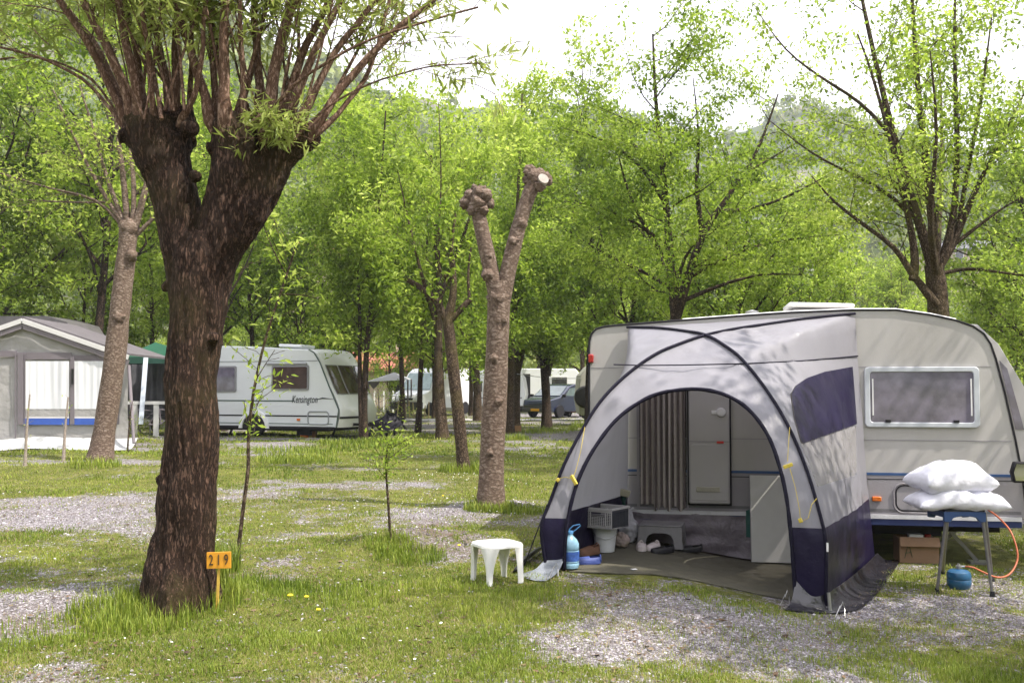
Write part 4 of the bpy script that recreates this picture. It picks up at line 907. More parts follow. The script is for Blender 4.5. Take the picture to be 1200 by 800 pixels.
# rounded nose that runs on past the side panel
fp = prof[13:]
shell = [(p[0] - .02, p[1] - .02) for p in fp] + [(fp[-1][0] + .20, .34), (fp[-1][0] + .24, .75), (fp[-1][0] + .16, 1.15), (fp[-1][0] + .02, 1.6), (fp[3][0] + .09, 2.02), (fp[1][0] + .06, 2.22), (fp[0][0] + .03, fp[0][1] - .03)]
P('nose_shell', MB().prism(shell, .06, 2.14), cream2, car, world=False, smooth=30, bevel=.05)
fw = P('front_window', MB().add([(fp[-1][0] + .175, y, 1.18) for y in (.2, 2.0)] + [(fp[3][0] + .11, y, 2.0) for y in (2.0, .2)], [(0, 1, 2, 3)]), wglass, car, world=False)
for v in fw.data.vertices: v.co.x += .03
P('side_window_wrap', MB().prism([(prof[17][0] + .05, prof[17][1] - .02), (prof[17][0] + .12, prof[17][1] - .10), (prof[19][0] + .10, prof[19][1] + .1), (prof[19][0] + .02, prof[19][1] + .1)], .05, .07), wglass, car, world=False, smooth=0)
P('edge_trim', MB().tube([Vector((a, -.004, b_)) for a, b_ in prof], .010, 6), rubber, car, world=False)
P('roof_rail', MB().tube([Vector((a, .01, b_ + .004)) for a, b_ in prof[7:14]], .014, 6), white_p, car, world=False)
uL, uR = prof[0][0], prof[-1][0]
z1 = cv(1100, 516)[1]; zs = cv(1100, 556)[1]; zt = cv(1100, 606)[1]
def strip(name, z0, z1_, m, y0=-.006, a=uL + .01, b_=uR - .05, y1=.001, tilt=True):
    return P(name, MB().bb(a, b_, y0, y1, z0, z1_), m, car, world=False, smooth=0)
strip('lower_panel', zt + .02, zs - .014, lowg, -.004, b_=uR - .02)
strip('blue_stripe', zs - .013, zs + .013, blue_l, -.007, b_=uR - .07)
strip('groove', z1 - .004, z1 + .004, lowg, -.004, b_=uR - .12); strip('groove', zs - .055, zs - .047, rubber, -.006); strip('groove', zt + .045, zt + .075, pm('grey_strip', (.15, .145, .16), .5), -.007)
strip('groove', 1.79, 1.797, lowg, -.003, b_=uR - .3)
strip('lower_trim', zt - .022, zt + .018, pm('trim_white', (.62, .62, .66), .35), -.024); strip('navy_skirt', zt - .085, zt - .024, navy, -.018)
# window
def rrect(x0, x1, z0, z1_, r, n=5):
    pts = []
    for cx, cz, a0 in ((x1 - r, z1_ - r, 0), (x0 + r, z1_ - r, 90), (x0 + r, z0 + r, 180), (x1 - r, z0 + r, 270)):
        for k in range(n + 1):
            t = R(a0 + 90 * k / n); pts.append((cx + r * math.cos(t), cz + r * math.sin(t)))
    return pts
def ring(poly, poly2, y0, y1):
    n = len(poly); mb = MB()
    vs = [(p[0], y, p[1]) for y in (y0, y1) for q in (poly, poly2) for p in q]
    fs = []
    for i in range(n):
        j = (i + 1) % n
        fs += [(i, j, n + j, n + i), (2 * n + i, 3 * n + i, 3 * n + j, 2 * n + j), (i, 2 * n + i, 2 * n + j, j), (n + i, n + j, 3 * n + j, 3 * n + i)]
    return mb.add(vs, fs)
a = cv(1012, 430); b_ = cv(1148, 501); x0, x1, z0, zz1 = a[0], b_[0], b_[1], a[1]
win = P('window', ring(rrect(x0, x1, z0, zz1, .045), rrect(x0 + .055, x1 - .055, z0 + .05, zz1 - .05, .03), -.035, 0), wframe, car, world=False, bevel=.008)
P('pane', MB().prism(rrect(x0 + .05, x1 - .05, z0 + .045, zz1 - .045, .03), -.022, -.003), wglass, win, world=False, bevel=.004)
for q in (x0 + .075, x1 - .085): P('guide', MB().bb(q, q + .012, -.034, -.02, z0 + .12, zz1 - .12), white_p, win, world=False)
for q in (x0 + .2, x1 - .25): P('catch', MB().bb(q, q + .05, -.045, -.02, z0 + .05, z0 + .075), rubber, win, world=False)
# hatch, marker lamps, vent, chimney
a = cv(1047, 566); b_ = cv(1142, 602)
P('locker_hatch', MB().tube([Vector((p[0], -.012, p[1])) for p in rrect(a[0], b_[0], b_[1], a[1], .09)], .006, 6, closed=True), lowg, car, world=False)
P('locker_hatch_seal', MB().tube([Vector((p[0], -.007, p[1])) for p in rrect(a[0] + .022, b_[0] - .022, b_[1] + .02, a[1] - .02, .075)], .007, 6, closed=True), rubber, car, world=False)
a = cv(1027, 584); P('marker_lamp', MB().bb(a[0] - .045, a[0] + .045, -.03, 0, a[1] - .024, a[1] + .024), amber, car, world=False, bevel=.008)
a = cv(693, 420); P('marker_lamp', MB().bb(a[0] - .03, a[0] + .025, -.04, .01, a[1] - .045, a[1] + .045), red_l, car, world=False, bevel=.01)
a = cv(928, 360); b_ = cv(990, 360)
vt = P('roof_vent', MB().bb(a[0] + .06, b_[0] + .12, .5, 1.05, 2.36, 2.44), pm('vent_grey', (.4, .4, .42), .4), car, world=False, bevel=.02)
P('vent_lid', MB().box(((a[0] + b_[0]) / 2 + .09, .77, 2.468), (b_[0] - a[0] + .16, .68, .05), Matrix.Rotation(R(2), 3, 'Y')), white_p, vt, world=False, bevel=.02)
P('roof_flue', MB().lathe([(.05, 2.3), (.05, 2.42), (.075, 2.42), (.075, 2.45), (.0, 2.47)], (cv(877, 366)[0] + .1, 1.0, 0), 14), metal, car, world=False)
P('chassis', MB().bb(uL + .2, uR - .2, .18, 2.1, .12, .33), dark, car, world=False, smooth=0)
P('light_block_strip', MB().bb(uL + .2, uR - .3, 2.12, 2.16, -.25, .34), dark, car, world=False, smooth=0)  # unseen dark strip added to keep light out from under the caravan
P('axle', MB().bb(2.2, 2.7, .3, 1.9, .0, .14), dark, car, world=False, smooth=0)
for yy in (.12, 1.95):
    w_ = P('wheel', MB().lathe([(.0, -.09), (.27, -.09), (.31, -.05), (.31, .05), (.27, .09), (0, .09)], (0, 0, 0), 28), rubber, car, world=False)
    w_.matrix_local = Matrix.Translation((2.45, yy, .10)) @ Matrix.Rotation(R(90), 4, 'X')
for q in (3.75,):
    sd = P('corner_steady', MB().bar((q - .2, .3, .28), (q + .2, .3, -.19), .035).bar((q + .2, .36, .28), (q - .15, .36, -.05), .03).bb(q + .12, q + .3, .22, .38, -.215, -.19), alu, car, world=False)
# wing mirror on the tow car arm at the nose
mr = cvw(1196, 553, .30); q = CI @ mr
mi = P('towing_mirror', MB().prism([(-.07, -.10), (.10, -.10), (.13, 0), (.10, .10), (-.06, .10), (-.09, 0)], -.03, .05).bar((.12, .05, 0), (.5, .5, -.1), .03), rubber, car, world=False, bevel=.012)
for v in mi.data.vertices: v.co += q
P('mirror_glass', MB().prism([(q.x - .055, q.z - .08), (q.x + .085, q.z - .08), (q.x + .105, q.z), (q.x + .085, q.z + .08), (q.x - .045, q.z + .08), (q.x - .07, q.z)], q.y - .036, q.y - .031), pm('mirror_silver', (.6, .62, .65), .05, .1, 3, 0, metal=1), mi, world=False, smooth=0)
# dark panel for the shaded doorway, bead curtain, door leaf
a = cv(750, 592); b_ = cv(805, 592); dz0 = a[1]; dz1 = 2.02; dx0, dx1 = a[0], b_[0]
P('doorway_dark_panel', MB().bb(dx0, dx1, -.004, .0, dz0, dz1), dark, car, world=False, smooth=0)  # flat dark panel on the uncut wall imitates the shaded opening
fr = MB(); fr.bb(dx0 - .03, dx0, -.02, 0, dz0 - .02, dz1 + .03); fr.bb(dx1, dx1 + .02, -.02, 0, dz0 - .02, dz1 + .03); fr.bb(dx0, dx1, -.019, 0, dz1, dz1 + .03); fr.bb(dx0 - .03, dx1 + .5, -.03, 0, dz0 - .035, dz0 - .02)
P('door_frame', fr, lowg, car, world=False, smooth=0)
m, nt, b = nmat('striped_curtain')
tc = N(nt, 'ShaderNodeTexCoord'); spx = N(nt, 'ShaderNodeSeparateXYZ'); nt.links.new(tc.outputs['Object'], spx.inputs[0])
mu = N(nt, 'ShaderNodeMath', operation='MULTIPLY'); nt.links.new(spx.outputs[0], mu.inputs[0]); mu.inputs[1].default_value = 17; fr_ = N(nt, 'ShaderNodeMath', operation='FRACT'); nt.links.new(mu.outputs[0], fr_.inputs[0])
nz = N(nt, 'ShaderNodeTexNoise', i_Scale=120, i_Detail=3); nt.links.new(tc.outputs['Object'], nz.inputs[0]); m2 = N(nt, 'ShaderNodeMath', operation='MULTIPLY_ADD'); nt.links.new(nz.outputs[0], m2.inputs[0]); m2.inputs[1].default_value = .3; nt.links.new(fr_.outputs[0], m2.inputs[2])
rp = ramp(nt, [(.15, (.10, .08, .08)), (.38, (.20, .17, .16)), (.5, (.62, .57, .53)), (.8, (.40, .36, .34)), (1, (.13, .11, .105))]); nt.links.new(m2.outputs[0], rp.inputs[0]); nt.links.new(rp.outputs[0], b.inputs['Base Color']); b.inputs['Roughness'].default_value = .9
nfold = 9
def cur(u, v):
    x = dx0 + .01 + (dx1 - dx0 - .02) * u; return Vector((x, -.04 + .018 * math.sin(u * nfold * 2 * PI) + .006 * math.sin(u * 41 + v * 5), dz1 - (dz1 - dz0 + (.02 + .03 * math.sin(u * 23) if u > .3 else -.02)) * v))
P('door_curtain', MB().grid(cur, 90, 16), m, car, world=False, smooth=180, fixn=False)
a = cv(805, 590, .05); b_ = cv(857, 592, .05); lx0, lx1, lz0, lz1 = a[0] + .01, b_[0], a[1], 2.02
P('door_seal', MB().bb(lx0, lx1 + .006, -.05, -.025, lz0 - .014, lz1 + .01), rubber, car, world=False, smooth=0, bevel=.008)
dl = P('door', MB().bb(lx0 + .014, lx1 - .012, -.072, -.048, lz0 + .006, lz1), cream2, car, world=False, bevel=.012)
zsp = cv(830, 517, .05)[1]
P('door_split', MB().bb(lx0 + .014, lx1 - .012, -.0745, -.071, zsp - .004, zsp + .004), lowg, dl, world=False, smooth=0)
P('lower_leaf_panel', MB().prism(rrect(lx0 + .03, lx1 - .03, lz0 + .04, zsp - .03, .03), -.080, -.071), cream2, dl, world=False, bevel=.006)
a = cv(830, 573, .08); P('door_vent', MB().bb(a[0] - .12, a[0] + .12, -.092, -.079, a[1] - .025, a[1] + .025), pm('vent_beige', (.42, .40, .33), .5), dl, world=False, bevel=.004)
a = cv(845, 483, .08); P('door_handle', MB().lathe([(0, -.035), (.04, -.03), (.05, 0), (.05, .02)], (0, 0, 0), 14).bb(-.1, .0, -.02, .02, 0, .015), white_p, dl, world=False, bevel=.004)
hd = bpy.data.objects['door_handle']; hd.matrix_local = Matrix.Translation((a[0], -.085, a[1])) @ Matrix.Rotation(R(-90), 4, 'X')
a = cv(844, 518, .08); P('warning_sticker', MB().bb(a[0] - .035, a[0] + .035, -.083, -.08, a[1] - .012, a[1] + .012), pm('sticker_red', (.6, .03, .02), .5), dl, world=False, smooth=0)
# draught skirt under the caravan inside the awning
zb = cv(800, 597)[1]
sk_m = pm('skirt_fabric', (.19, .165, .195), .45, .15, 5, .4, 6, bd=.05, trans=.05)
def skf(u, v):
    x = dx0 - .17 + (2.72 - dx0 + .17) * u; zt_ = zb - .005 - .03 * max(0, math.sin(u * 9)) * (1 - v); g0 = gz1(*((CM @ Vector((x, 0, 0))).xy)) + .02
    return Vector((x, -.02 - .03 * v + .035 * mnoise.noise(Vector((x * 2.2, v * 3.5 + x * .8, 1))) * (v + .25), zt_ + (g0 - zt_) * v))
P('draught_skirt', MB().grid(skf, 60, 14), sk_m, car, world=False, smooth=180, fixn=False)

# ------------------------------------------------------------------ porch awning
FLp, FRp = Vector((.30, 8.68, 0)), Vector((2.5, 8.02, 0))
FLp.z = gz1(FLp.x, FLp.y); FRp.z = gz1(FRp.x, FRp.y)
RRw, RLw = cvw(1002, 368, .02), cvw(735, 384, .02)
def plan_point(px, py, A, B, off=0.0):     # pixel -> point in the vertical plane through A and B
    n = Vector((B.y - A.y, A.x - B.x, 0)).normalized(); d = ray(px, py); o_ = Vector((0, 0, CZ)); t = (A - o_).dot(n) / d.dot(n); return o_ + d * t
def smooth_path(pts, sub=6):
    out = []
    n = len(pts)
    for i in range(n - 1):
        p0 = pts[max(i - 1, 0)]; p1 = pts[i]; p2 = pts[i + 1]; p3 = pts[min(i + 2, n - 1)]
        for k in range(sub):
            t = k / sub; out.append(.5 * ((2 * p1) + (p2 - p0) * t + (2 * p0 - 5 * p1 + 4 * p2 - p3) * t * t + (3 * p1 - p0 - 3 * p2 + p3) * t ** 3))
    out.append(pts[-1]); return out
class Curve:
    def __init__(s, pts, sub=6):
        s.p = smooth_path([Vector(p) for p in pts], sub) if sub else [Vector(p) for p in pts]; s.l = [0]
        for i in range(1, len(s.p)): s.l.append(s.l[-1] + (s.p[i] - s.p[i - 1]).length)
    def __call__(s, t):
        t = min(max(t, 0), 1) * s.l[-1]
        for i in range(1, len(s.l)):
            if s.l[i] >= t: break
        a = s.l[i - 1]; f = (t - a) / max(1e-9, s.l[i] - a); return s.p[i - 1].lerp(s.p[i], f)
    def tpx(s, py):       # parameter where the picture row is py
        best = min(range(2001), key=lambda k: abs(row(s(k / 2000)) - py)); return best / 2000
def row(p):
    v = p - Vector((0, 0, CZ)); yc = v.y * CP + v.z * SP; zc = -v.y * SP + v.z * CP; return 400 - zc / yc * F
def colpx(p):
    v = p - Vector((0, 0, CZ)); yc = v.y * CP + v.z * SP; return 600 + v.x / yc * F
pole1 = [FLp] + [plan_point(a, b_, FLp, RRw) for a, b_ in [(634, 620), (644, 590), (661, 545), (683, 503), (705, 469), (735, 439), (769, 415), (800, 402), (827, 393), (860, 386), (900, 380), (950, 373)]] + [RRw]
pole2 = [FRp] + [plan_point(a, b_, FRp, RLw) for a, b_ in [(968, 640), (960, 600), (945, 550), (925, 502), (900, 460), (871, 423), (850, 406), (827, 393), (800, 388), (768, 384.5)]] + [RLw]
c1_ = Curve(pole1); c2_ = Curve(pole2)
def tcross(c):
    return min(range(1001), key=lambda k: (colpx(c(k / 1000)) - 827) ** 2 + (row(c(k / 1000)) - 393) ** 2) / 1000
t1, t2 = tcross(c1_), tcross(c2_)
XC = (c1_(t1) + c2_(t2)) / 2
fab = pm('awning_silver', (.35, .345, .39), .36, .05, 2.5, .16, 4, bd=.03, trans=.42, stretch=(1, 1, .5)); fab_n = pm('awning_navy', (.010, .007, .030), .34, .2, 4, .12, 5, bd=.03, spec=.3, trans=.04)
navy_edge = pm('awning_piping', (.008, .007, .018), .6, .2, 30, .1, 60, spec=.15)
clr = clear('clear_pvc', (.82, .80, .84), .24, .10, (.30, .29, .30))
aw = T('porch_awning', 'silver and navy dome porch awning with arched doorway fixed to the near caravan', 'awning', tuple(CO + Vector((1.2, -1.4, 0))), 0)
NAVZ = .46
def wrinkle(p, n, amp):
    return p + n * amp * (mnoise.noise(Vector((p.x * 3, p.y * 3, p.z * 1.3))) + .6 * mnoise.noise(Vector((p.x * 9, p.y * 9, p.z * 3))) + 1.6 * (1 - abs(mnoise.noise(Vector((p.x * 3.5 + p.z * 2.5, p.y * 3.5 - p.z * 2.0, p.z * 1.5))))) ** 7)
def ruled(A, B, nu, nv, sag=0.0, amp=.008):
    """surface between two curves (lists of equal length)"""
    vs = []
    for j in range(nv + 1):
        for i in range(nu + 1):
            a = A(j / nv); b_ = B(j / nv); p = a.lerp(b_, i / nu); vs.append(p)
    nrm = (A(1) - A(0)).cross(B(.5) - A(.5)).normalized()
    if nrm.dot(Vector((0, 0, CZ)) - A(.5)) < 0: nrm = -nrm
    out = []
    for j in range(nv + 1):
        for i in range(nu + 1):
            p = vs[j * (nu + 1) + i]; e = math.sin(PI * i / nu) * 1.0; e2 = math.sin(PI * j / nv)
            out.append(wrinkle(p, nrm, amp * e * (.3 + e2)) - nrm * sag * e * e2)
    return out, [(j * (nu + 1) + i, j * (nu + 1) + i + 1, (j + 1) * (nu + 1) + i + 1, (j + 1) * (nu + 1) + i) for j in range(nv) for i in range(nu)], nrm
def mkbm(vs, fs):
    bm = bmesh.new(); bv = [bm.verts.new(v) for v in vs]
    for f in fs:
        try: bm.faces.new([bv[i] for i in f])
        except ValueError: pass
    return bm
def split(bm, planes):
    """cut bm by the planes; returns (inside faces, outside faces) as MBs; inside = negative side of all"""
    for co, no in planes:
        bmesh.ops.bisect_plane(bm, geom=bm.verts[:] + bm.edges[:] + bm.faces[:], plane_co=co, plane_no=no, dist=1e-5)
    ins, out = MB(), MB()
    for f in bm.faces:
        c = f.calc_center_median(); d = ins if all((c - co).dot(no) < 1e-6 for co, no in planes) else out
        d.add([v.co.copy() for v in f.verts], [tuple(range(len(f.verts)))])
    return ins, out
def weld(mb):
    key = {}; vs = []; fs = []
    for f in mb.f:
        g_ = []
        for i in f:
            k = tuple(round(c, 5) for c in mb.v[i])
            if k not in key: key[k] = len(vs); vs.append(mb.v[i])
            g_.append(key[k])
        if len(set(g_)) > 2: fs.append(tuple(g_))
    m_ = MB(); m_.v = vs; m_.f = fs; return m_
def to_bm(mb): return mkbm([Vector(v) for v in mb.v], mb.f)
def pxplanes(poly):        # planes through the lens point and the edges of a convex outline (used as cut lines)
    o_ = Vector((0, 0, CZ)); rs = [ray(a, b_) for a, b_ in poly]; cen = sum(rs, Vector()) / len(rs); pl = []
    for i in range(len(rs)):
        n = rs[i].cross(rs[(i + 1) % len(rs)]).normalized()
        if n.dot(cen) > 0: n = -n
        pl.append((o_, n))
    return pl
def panel(name, mb, par=aw):
    """split a fabric panel at the navy height"""
    lo, hi = split(to_bm(mb), [(Vector((0, 0, NAVZ)), Vector((0, 0, 1)))])
    r_ = []
    if hi.f: r_.append(P(name, weld(hi), fab, par, smooth=180, fixn=False))
    if lo.f:
        xs = [sum(lo.v[i][0] for i in f) / len(f) for f in lo.f]; mid_ = 1.4
        for sd_ in ((lambda x: x < mid_), (lambda x: x >= mid_)):
            h_ = MB(); h_.v = lo.v; h_.f = [f for f, x in zip(lo.f, xs) if sd_(x) or name != 'front_panel']
            if h_.f: r_.append(P('navy_' + name, weld(h_), fab_n, par, smooth=180, fixn=False))
            if name != 'front_panel': break
    return r_
# front face: between the outer line (pole 1 lower half + pole 2 front half) and the door arch
FM = lambda s_: FLp.lerp(FRp, s_)
arch_px = [(661, 668), (664, 620), (672, 580), (684, 548), (700, 520), (722, 492), (748, 472), (772, 461), (798, 456.5), (822, 456), (846, 461), (868, 472), (886, 489), (902, 514), (914, 548), (922, 585), (927, 630), (932, 697)]
nF = Vector((FRp.y - FLp.y, FLp.x - FRp.x, 0)).normalized()
if nF.y < 0: nF = -nF
def archpt(px, py):
    d = ray(px, py); o_ = Vector((0, 0, CZ)); t = (FLp - o_).dot(nF) / d.dot(nF); p = o_ + d * t
    lean = .52 * max(0, (p.z) / 1.75) ** 2.6
    t = (FLp + nF * lean - o_).dot(nF) / d.dot(nF); return o_ + d * t
archc = Curve([archpt(a, b_) for a, b_ in arch_px])
outer = [c1_(t1 * k / 24) for k in range(25)] + [c2_(t2 * (1 - k / 24)) for k in range(1, 25)]
outc = Curve(outer, 0)
ta, to_ = archc.tpx, None
Lh = outc.l[24] / outc.l[-1]
def Aarch(v): return archc(v * .5 / Lh * 1.0 if v < Lh else .5 + (v - Lh) * .5 / (1 - Lh))
vs, fs, nrm = ruled(outc, Aarch, 22, 110, .0, .011)
panel('front_panel', MB().add(vs, fs))
# roof (back quadrant), left and right side walls
rail = Curve([RLw, cvw(820, 378, .03), cvw(920, 371, .03), RRw], 3)
A = Curve([c2_(t2 + (1 - t2) * k / 16) for k in range(17)], 0); B = Curve([c1_(t1 + (1 - t1) * k / 16) for k in range(17)], 0)
vs, fs, nrm = ruled(A, B, 24, 16, .05, .01); P('roof_panel', MB().add(vs, fs), fab, aw, smooth=180, fixn=False)
ts = c2_.tpx(426)
seamR_end = cvw(1005, 417, .03); RRg = cvw(1026, 652, .03); RRg.z = gz1(RRg.x, RRg.y)
A = Curve([c2_(t2 + (ts - t2) * k / 10) for k in range(11)], 0)
Bl = Curve([c1_(t1 + (1 - t1) * k / 16) for k in range(17)] + [seamR_end], 0)
vs, fs, nrm = ruled(A, Bl, 26, 18, .02, .016); P('eave_panel', MB().add(vs, fs), fab, aw, smooth=180, fixn=False)
A = Curve([c2_(ts * (1 - k / 30)) for k in range(31)], 0); Bw = Curve([seamR_end, cvw(1010, 480, .03), cvw(1016, 560, .03), RRg], 4)
vs, fs, nrmR = ruled(A, Bw, 36, 34, -.03, .012)
wall = MB().add(vs, fs)
blind_px = [(926, 462), (932, 452), (945, 443), (965, 436), (998, 430), (1003, 497), (945, 521), (938, 518), (930, 490)]
clear_px = [(938, 520), (1003, 497), (1004, 556), (958, 570)]
ins, out = split(to_bm(wall), pxplanes(clear_px)); cw_ = weld(ins)
ins2, out2 = split(to_bm(weld(out)), pxplanes(blind_px))
rp_ = panel('side_panel', weld(out2))
P('clear_window', cw_, clr, aw, smooth=180, fixn=False)
bl = weld(ins2); bl.v = [tuple(Vector(v) + nrmR * .012) for v in bl.v]
P('window_blind', bl, fab_n, aw, smooth=180, fixn=False)
# left wall
ts1 = c1_.tpx(455)
seamL_end = cvw(737, 428, .03); RLg = cvw(735, 618, .03); RLg.z = gz1(RLg.x, RLg.y)
A = Curve([c1_(t1 + (ts1 - t1) * k / 10) for k in range(11)], 0); Bl = Curve([c2_(t2 + (1 - t2) * k / 14) for k in range(15)] + [seamL_end], 0)
vs, fs, nrm = ruled(A, Bl, 20, 16, .02, .010); P('eave_panel', MB().add(vs, fs), fab, aw, smooth=180, fixn=False)
A = Curve([c1_(ts1 * (1 - k / 30)) for k in range(31)], 0); Bw = Curve([seamL_end, cvw(736, 520, .03), RLg], 4)
vs, fs, nrm = ruled(A, Bw, 26, 30, -.02, .010); panel('side_panel', MB().add(vs, fs))
# poles in dark sleeves, door piping, seam tape
for nm, c in (('pole', c1_), ('pole', c2_)):
    pts = [c(k / 60) for k in range(61)]; P(nm, MB().tube([p + (Vector((0, 0, CZ)) - p).normalized() * .012 + Vector((0, 0, .006)) for p in pts], .0145, 8), navy_edge, aw)
P('door_piping', MB().tube([archc(k / 80) + nF * -.008 for k in range(81)], [.017 + .004 * mnoise.noise(Vector((k * .5, 0, 0))) for k in range(81)], 8), navy_edge, aw, smooth=180)
sp0 = c2_(ts); P('seam_tape', MB().tube([sp0.lerp(seamR_end, k / 8) + Vector((0, -.008, .0 - .01 * math.sin(PI * k / 8))) for k in range(9)], .007, 6), navy_edge, aw)
fs0 = outc(min(range(401), key=lambda k: abs(row(outc(k / 400)) - 430) + (abs(colpx(outc(k / 400)) - 745) * .2)) / 400)
P('seam_tape', MB().tube([plan_point(719, 427, FLp, RRw) + Vector((0, -.02, 0)), c1_(c1_.tpx(428)) + Vector((0, -.02, 0)), archpt(800, 427.5) + Vector((0, .06, .0)), sp0 + Vector((0, -.012, 0))], .006, 6), navy_edge, aw)
# mud flaps
flapm = pm('mud_flap', (.015, .014, .019), .26, .25, 3, .5, 7, bd=.03, spec=.8)
def flap(name, top, bot, m, n=16, lift=.012):
    tc_ = Curve(top, 4); bc_ = Curve(bot, 4)
    def f(u, v):
        a = tc_(u); b_ = bc_(u); p = a.lerp(b_, v); zz_ = gz1(p.x, p.y) + lift + .035 * abs(mnoise.noise(Vector((p.x * 5, p.y * 5, 3)))) * math.sin(PI * min(v + .15, 1)); 
        p.z = p.z * (1 - v) ** 3 + zz_ * (1 - (1 - v) ** 3); return p
    return P(name, MB().grid(f, n * 2, n), m, aw, smooth=180, fixn=False)
def G(px, py, dz=.01): p = gnd(px, py); p.z += dz; return p
Fz = Vector((0, 0, .14))
flap('mud_flap', [archc(1) + Fz * .9, FRp + Vector((-.12, -.02, .13)), FRp + Fz], [G(917, 716), G(948, 720), G(984, 721)], flapm)
flap('mud_flap', [FRp + Fz, FRp.lerp(RRg, .33) + Vector((.02, 0, .12)), FRp.lerp(RRg, .66) + Vector((.03, 0, .12)), RRg + Vector((.02, 0, .12))], [G(984, 721), G(1010, 714), G(1034, 690), G(1057, 656)], flapm)
flapl = pm('mud_flap_light', (.20, .22, .25), .25, .3, 4, .5, 9, bd=.03, spec=.8)
flap('mud_flap', [FLp + Vector((-.02, 0, .10)), FLp.lerp(archc(0), .5) + Vector((0, 0, .10)), archc(0) + Vector((0, 0, .10))], [G(604, 676), G(625, 682), G(640, 683)], flapl)
blk = pm('black_flap', (.012, .012, .014), .4, .2, 8, .2, 20)
P('ground_tape', MB().tube([G(604, 672, .03), G(613, 664, .05), G(624, 656, .06), G(634, 648, .05)], [.03, .05, .05, .03], 8, flat=.45), blk, aw, smooth=180)
ropem = pm('yellow_cord', (.55, .43, .06), .6, .1, 20, 0); peg = pm('steel_peg', (.5, .5, .5), .3, .1, 20, 0, metal=.8)
P('tension_pole', MB().tube([G(613, 668), c1_(c1_.tpx(590)) + Vector((-.02, -.03, 0))], .006, 6), blk, aw)
def guy(pts, tog):
    o_ = P('guy_cord', MB().tube(pts, .0028, 5), ropem, aw)
    mb = MB(); a, b_ = tog; mb.bar(a, b_, .022, .03); P('guy_runner', mb, ropem, o_, bevel=.004)
def offc(px, py, c=None):
    p = archpt(px, py); return p + Vector((0, -.05, .0))
guy([plan_point(685, 500, FLp, RRw) + Vector((0, -.03, 0)), offc(680, 528), offc(675, 548), offc(671, 560)], (offc(669, 556), offc(675, 567)))
guy([plan_point(655, 560, FLp, RRw) + Vector((0, -.03, 0)), offc(662, 558), offc(670, 560)], (offc(655, 560), offc(652, 563)))
guy([c2_(c2_.tpx(500)) + Vector((0, -.04, 0)), offc(922, 520), offc(921, 540)], (offc(916, 547), offc(927, 543)))
guy([offc(923, 546), offc(930, 570), offc(935, 597), offc(936, 610), offc(945, 606), offc(949, 590), c2_(c2_.tpx(583)) + Vector((0, -.04, 0))], (offc(935, 606), offc(937, 611)))
for (a, b_) in ((920, 708), (649, 676), (985, 722)):
    P('peg', MB().tube([G(a, b_, .06), G(a, b_, .10) + Vector((.02, 0, .01)), G(a + 5, b_, .06), G(a + 5, b_ + 3, -.05)], .004, 5).tube([G(a - 6, b_ + 4, .01), G(a, b_, .08)], .003, 5), peg, aw)
P('pole_foot', MB().tube([FRp + Vector((.01, -.04, .16)), FRp + Vector((.02, -.05, .02))], .014, 8), peg, aw)
P('pole_label', MB().bb(-.008, .008, -.004, 0, -.035, .035), white_p, None, world=False).parent = aw
pl = bpy.data.objects['pole_label']; q = c2_(c2_.tpx(640)) + Vector((.0, -.035, 0)); pl.location = XF[aw.name].inverted() @ q
# ------------------------------------------------------------------ things in and around the awning
def q3(px, py, dz=0.0, z=None):
    p = gnd(px, py); p.z += dz; return p
def at_z(px, Y, z): x = (px - 600) / F * Y; return Vector((x, Y, z))
# groundsheet
matm = pm('groundsheet_olive', (.085, .08, .055), .9, .15, 9, .2, 90, dirt=.5, dcol=(.13, .115, .08), bd=.004)
gc = [gnd(668, 672), gnd(927, 704), Vector((3.5, 10.05, 0)), Vector((1.0, 10.55, 0))]
def gs(u, v):
    p = gc[0].lerp(gc[1], u).lerp(gc[3].lerp(gc[2], u), v); p = p + Vector((0, -.02 * mnoise.noise(Vector((u * 7, 2, 0))) * (1 - v), 0)); p.z = gz1(p.x, p.y) + .012 + .01 * abs(mnoise.noise(Vector((u * 9, v * 7, 0)))); return p
o = P('groundsheet', MB().sheet(gs, 50, 34, -.008, (0, 0, 1)), matm, smooth=60, origin=gc[0]); tag(o, 'worn olive groundsheet spread on the ground inside the porch awning', 'groundsheet')
MT = .014
def mz(p): p = Vector(p); p.z = gz1(p.x, p.y) + MT + .006; return p
def mp(px, py): return mz(gnd(px, py, .015))
# white stool
p1, p2, p3 = gnd(588, 692), gnd(554, 682), gnd(611, 673)
ctr = (p1 + gnd(577, 673)) / 2; ctr.z = gz1(ctr.x, ctr.y)
topz = at(580, 635, ctr.y).z - ctr.z
st = T('stool', 'low white moulded plastic stool standing on the grass left of the awning', 'stool', tuple(ctr), R(-62))
hw = .195
def scal(t): return hw * (1.0 + .075 * math.cos(4 * t)) * 1.02
mb = MB(); prs = [(0, topz - .004), (.5, topz - .003), (.93, topz), (.985, topz - .003), (1, topz - .010), (1.0, topz - .026), (.985, topz - .028), (.96, topz - .018), (.5, topz - .022), (0, topz - .022)]
n = 48; vs = []
for (f, z) in prs:
    for k in range(n):
        t = 2 * PI * k / n; r_ = scal(t + PI / 4) * f; vs.append((math.cos(t) * r_, math.sin(t) * r_, z))
mb.add(vs, [(i * n + k, i * n + (k + 1) % n, (i + 1) * n + (k + 1) % n, (i + 1) * n + k) for i in range(len(prs) - 1) for k in range(n)])
P('seat', mb, white_p, st, world=False, smooth=25)
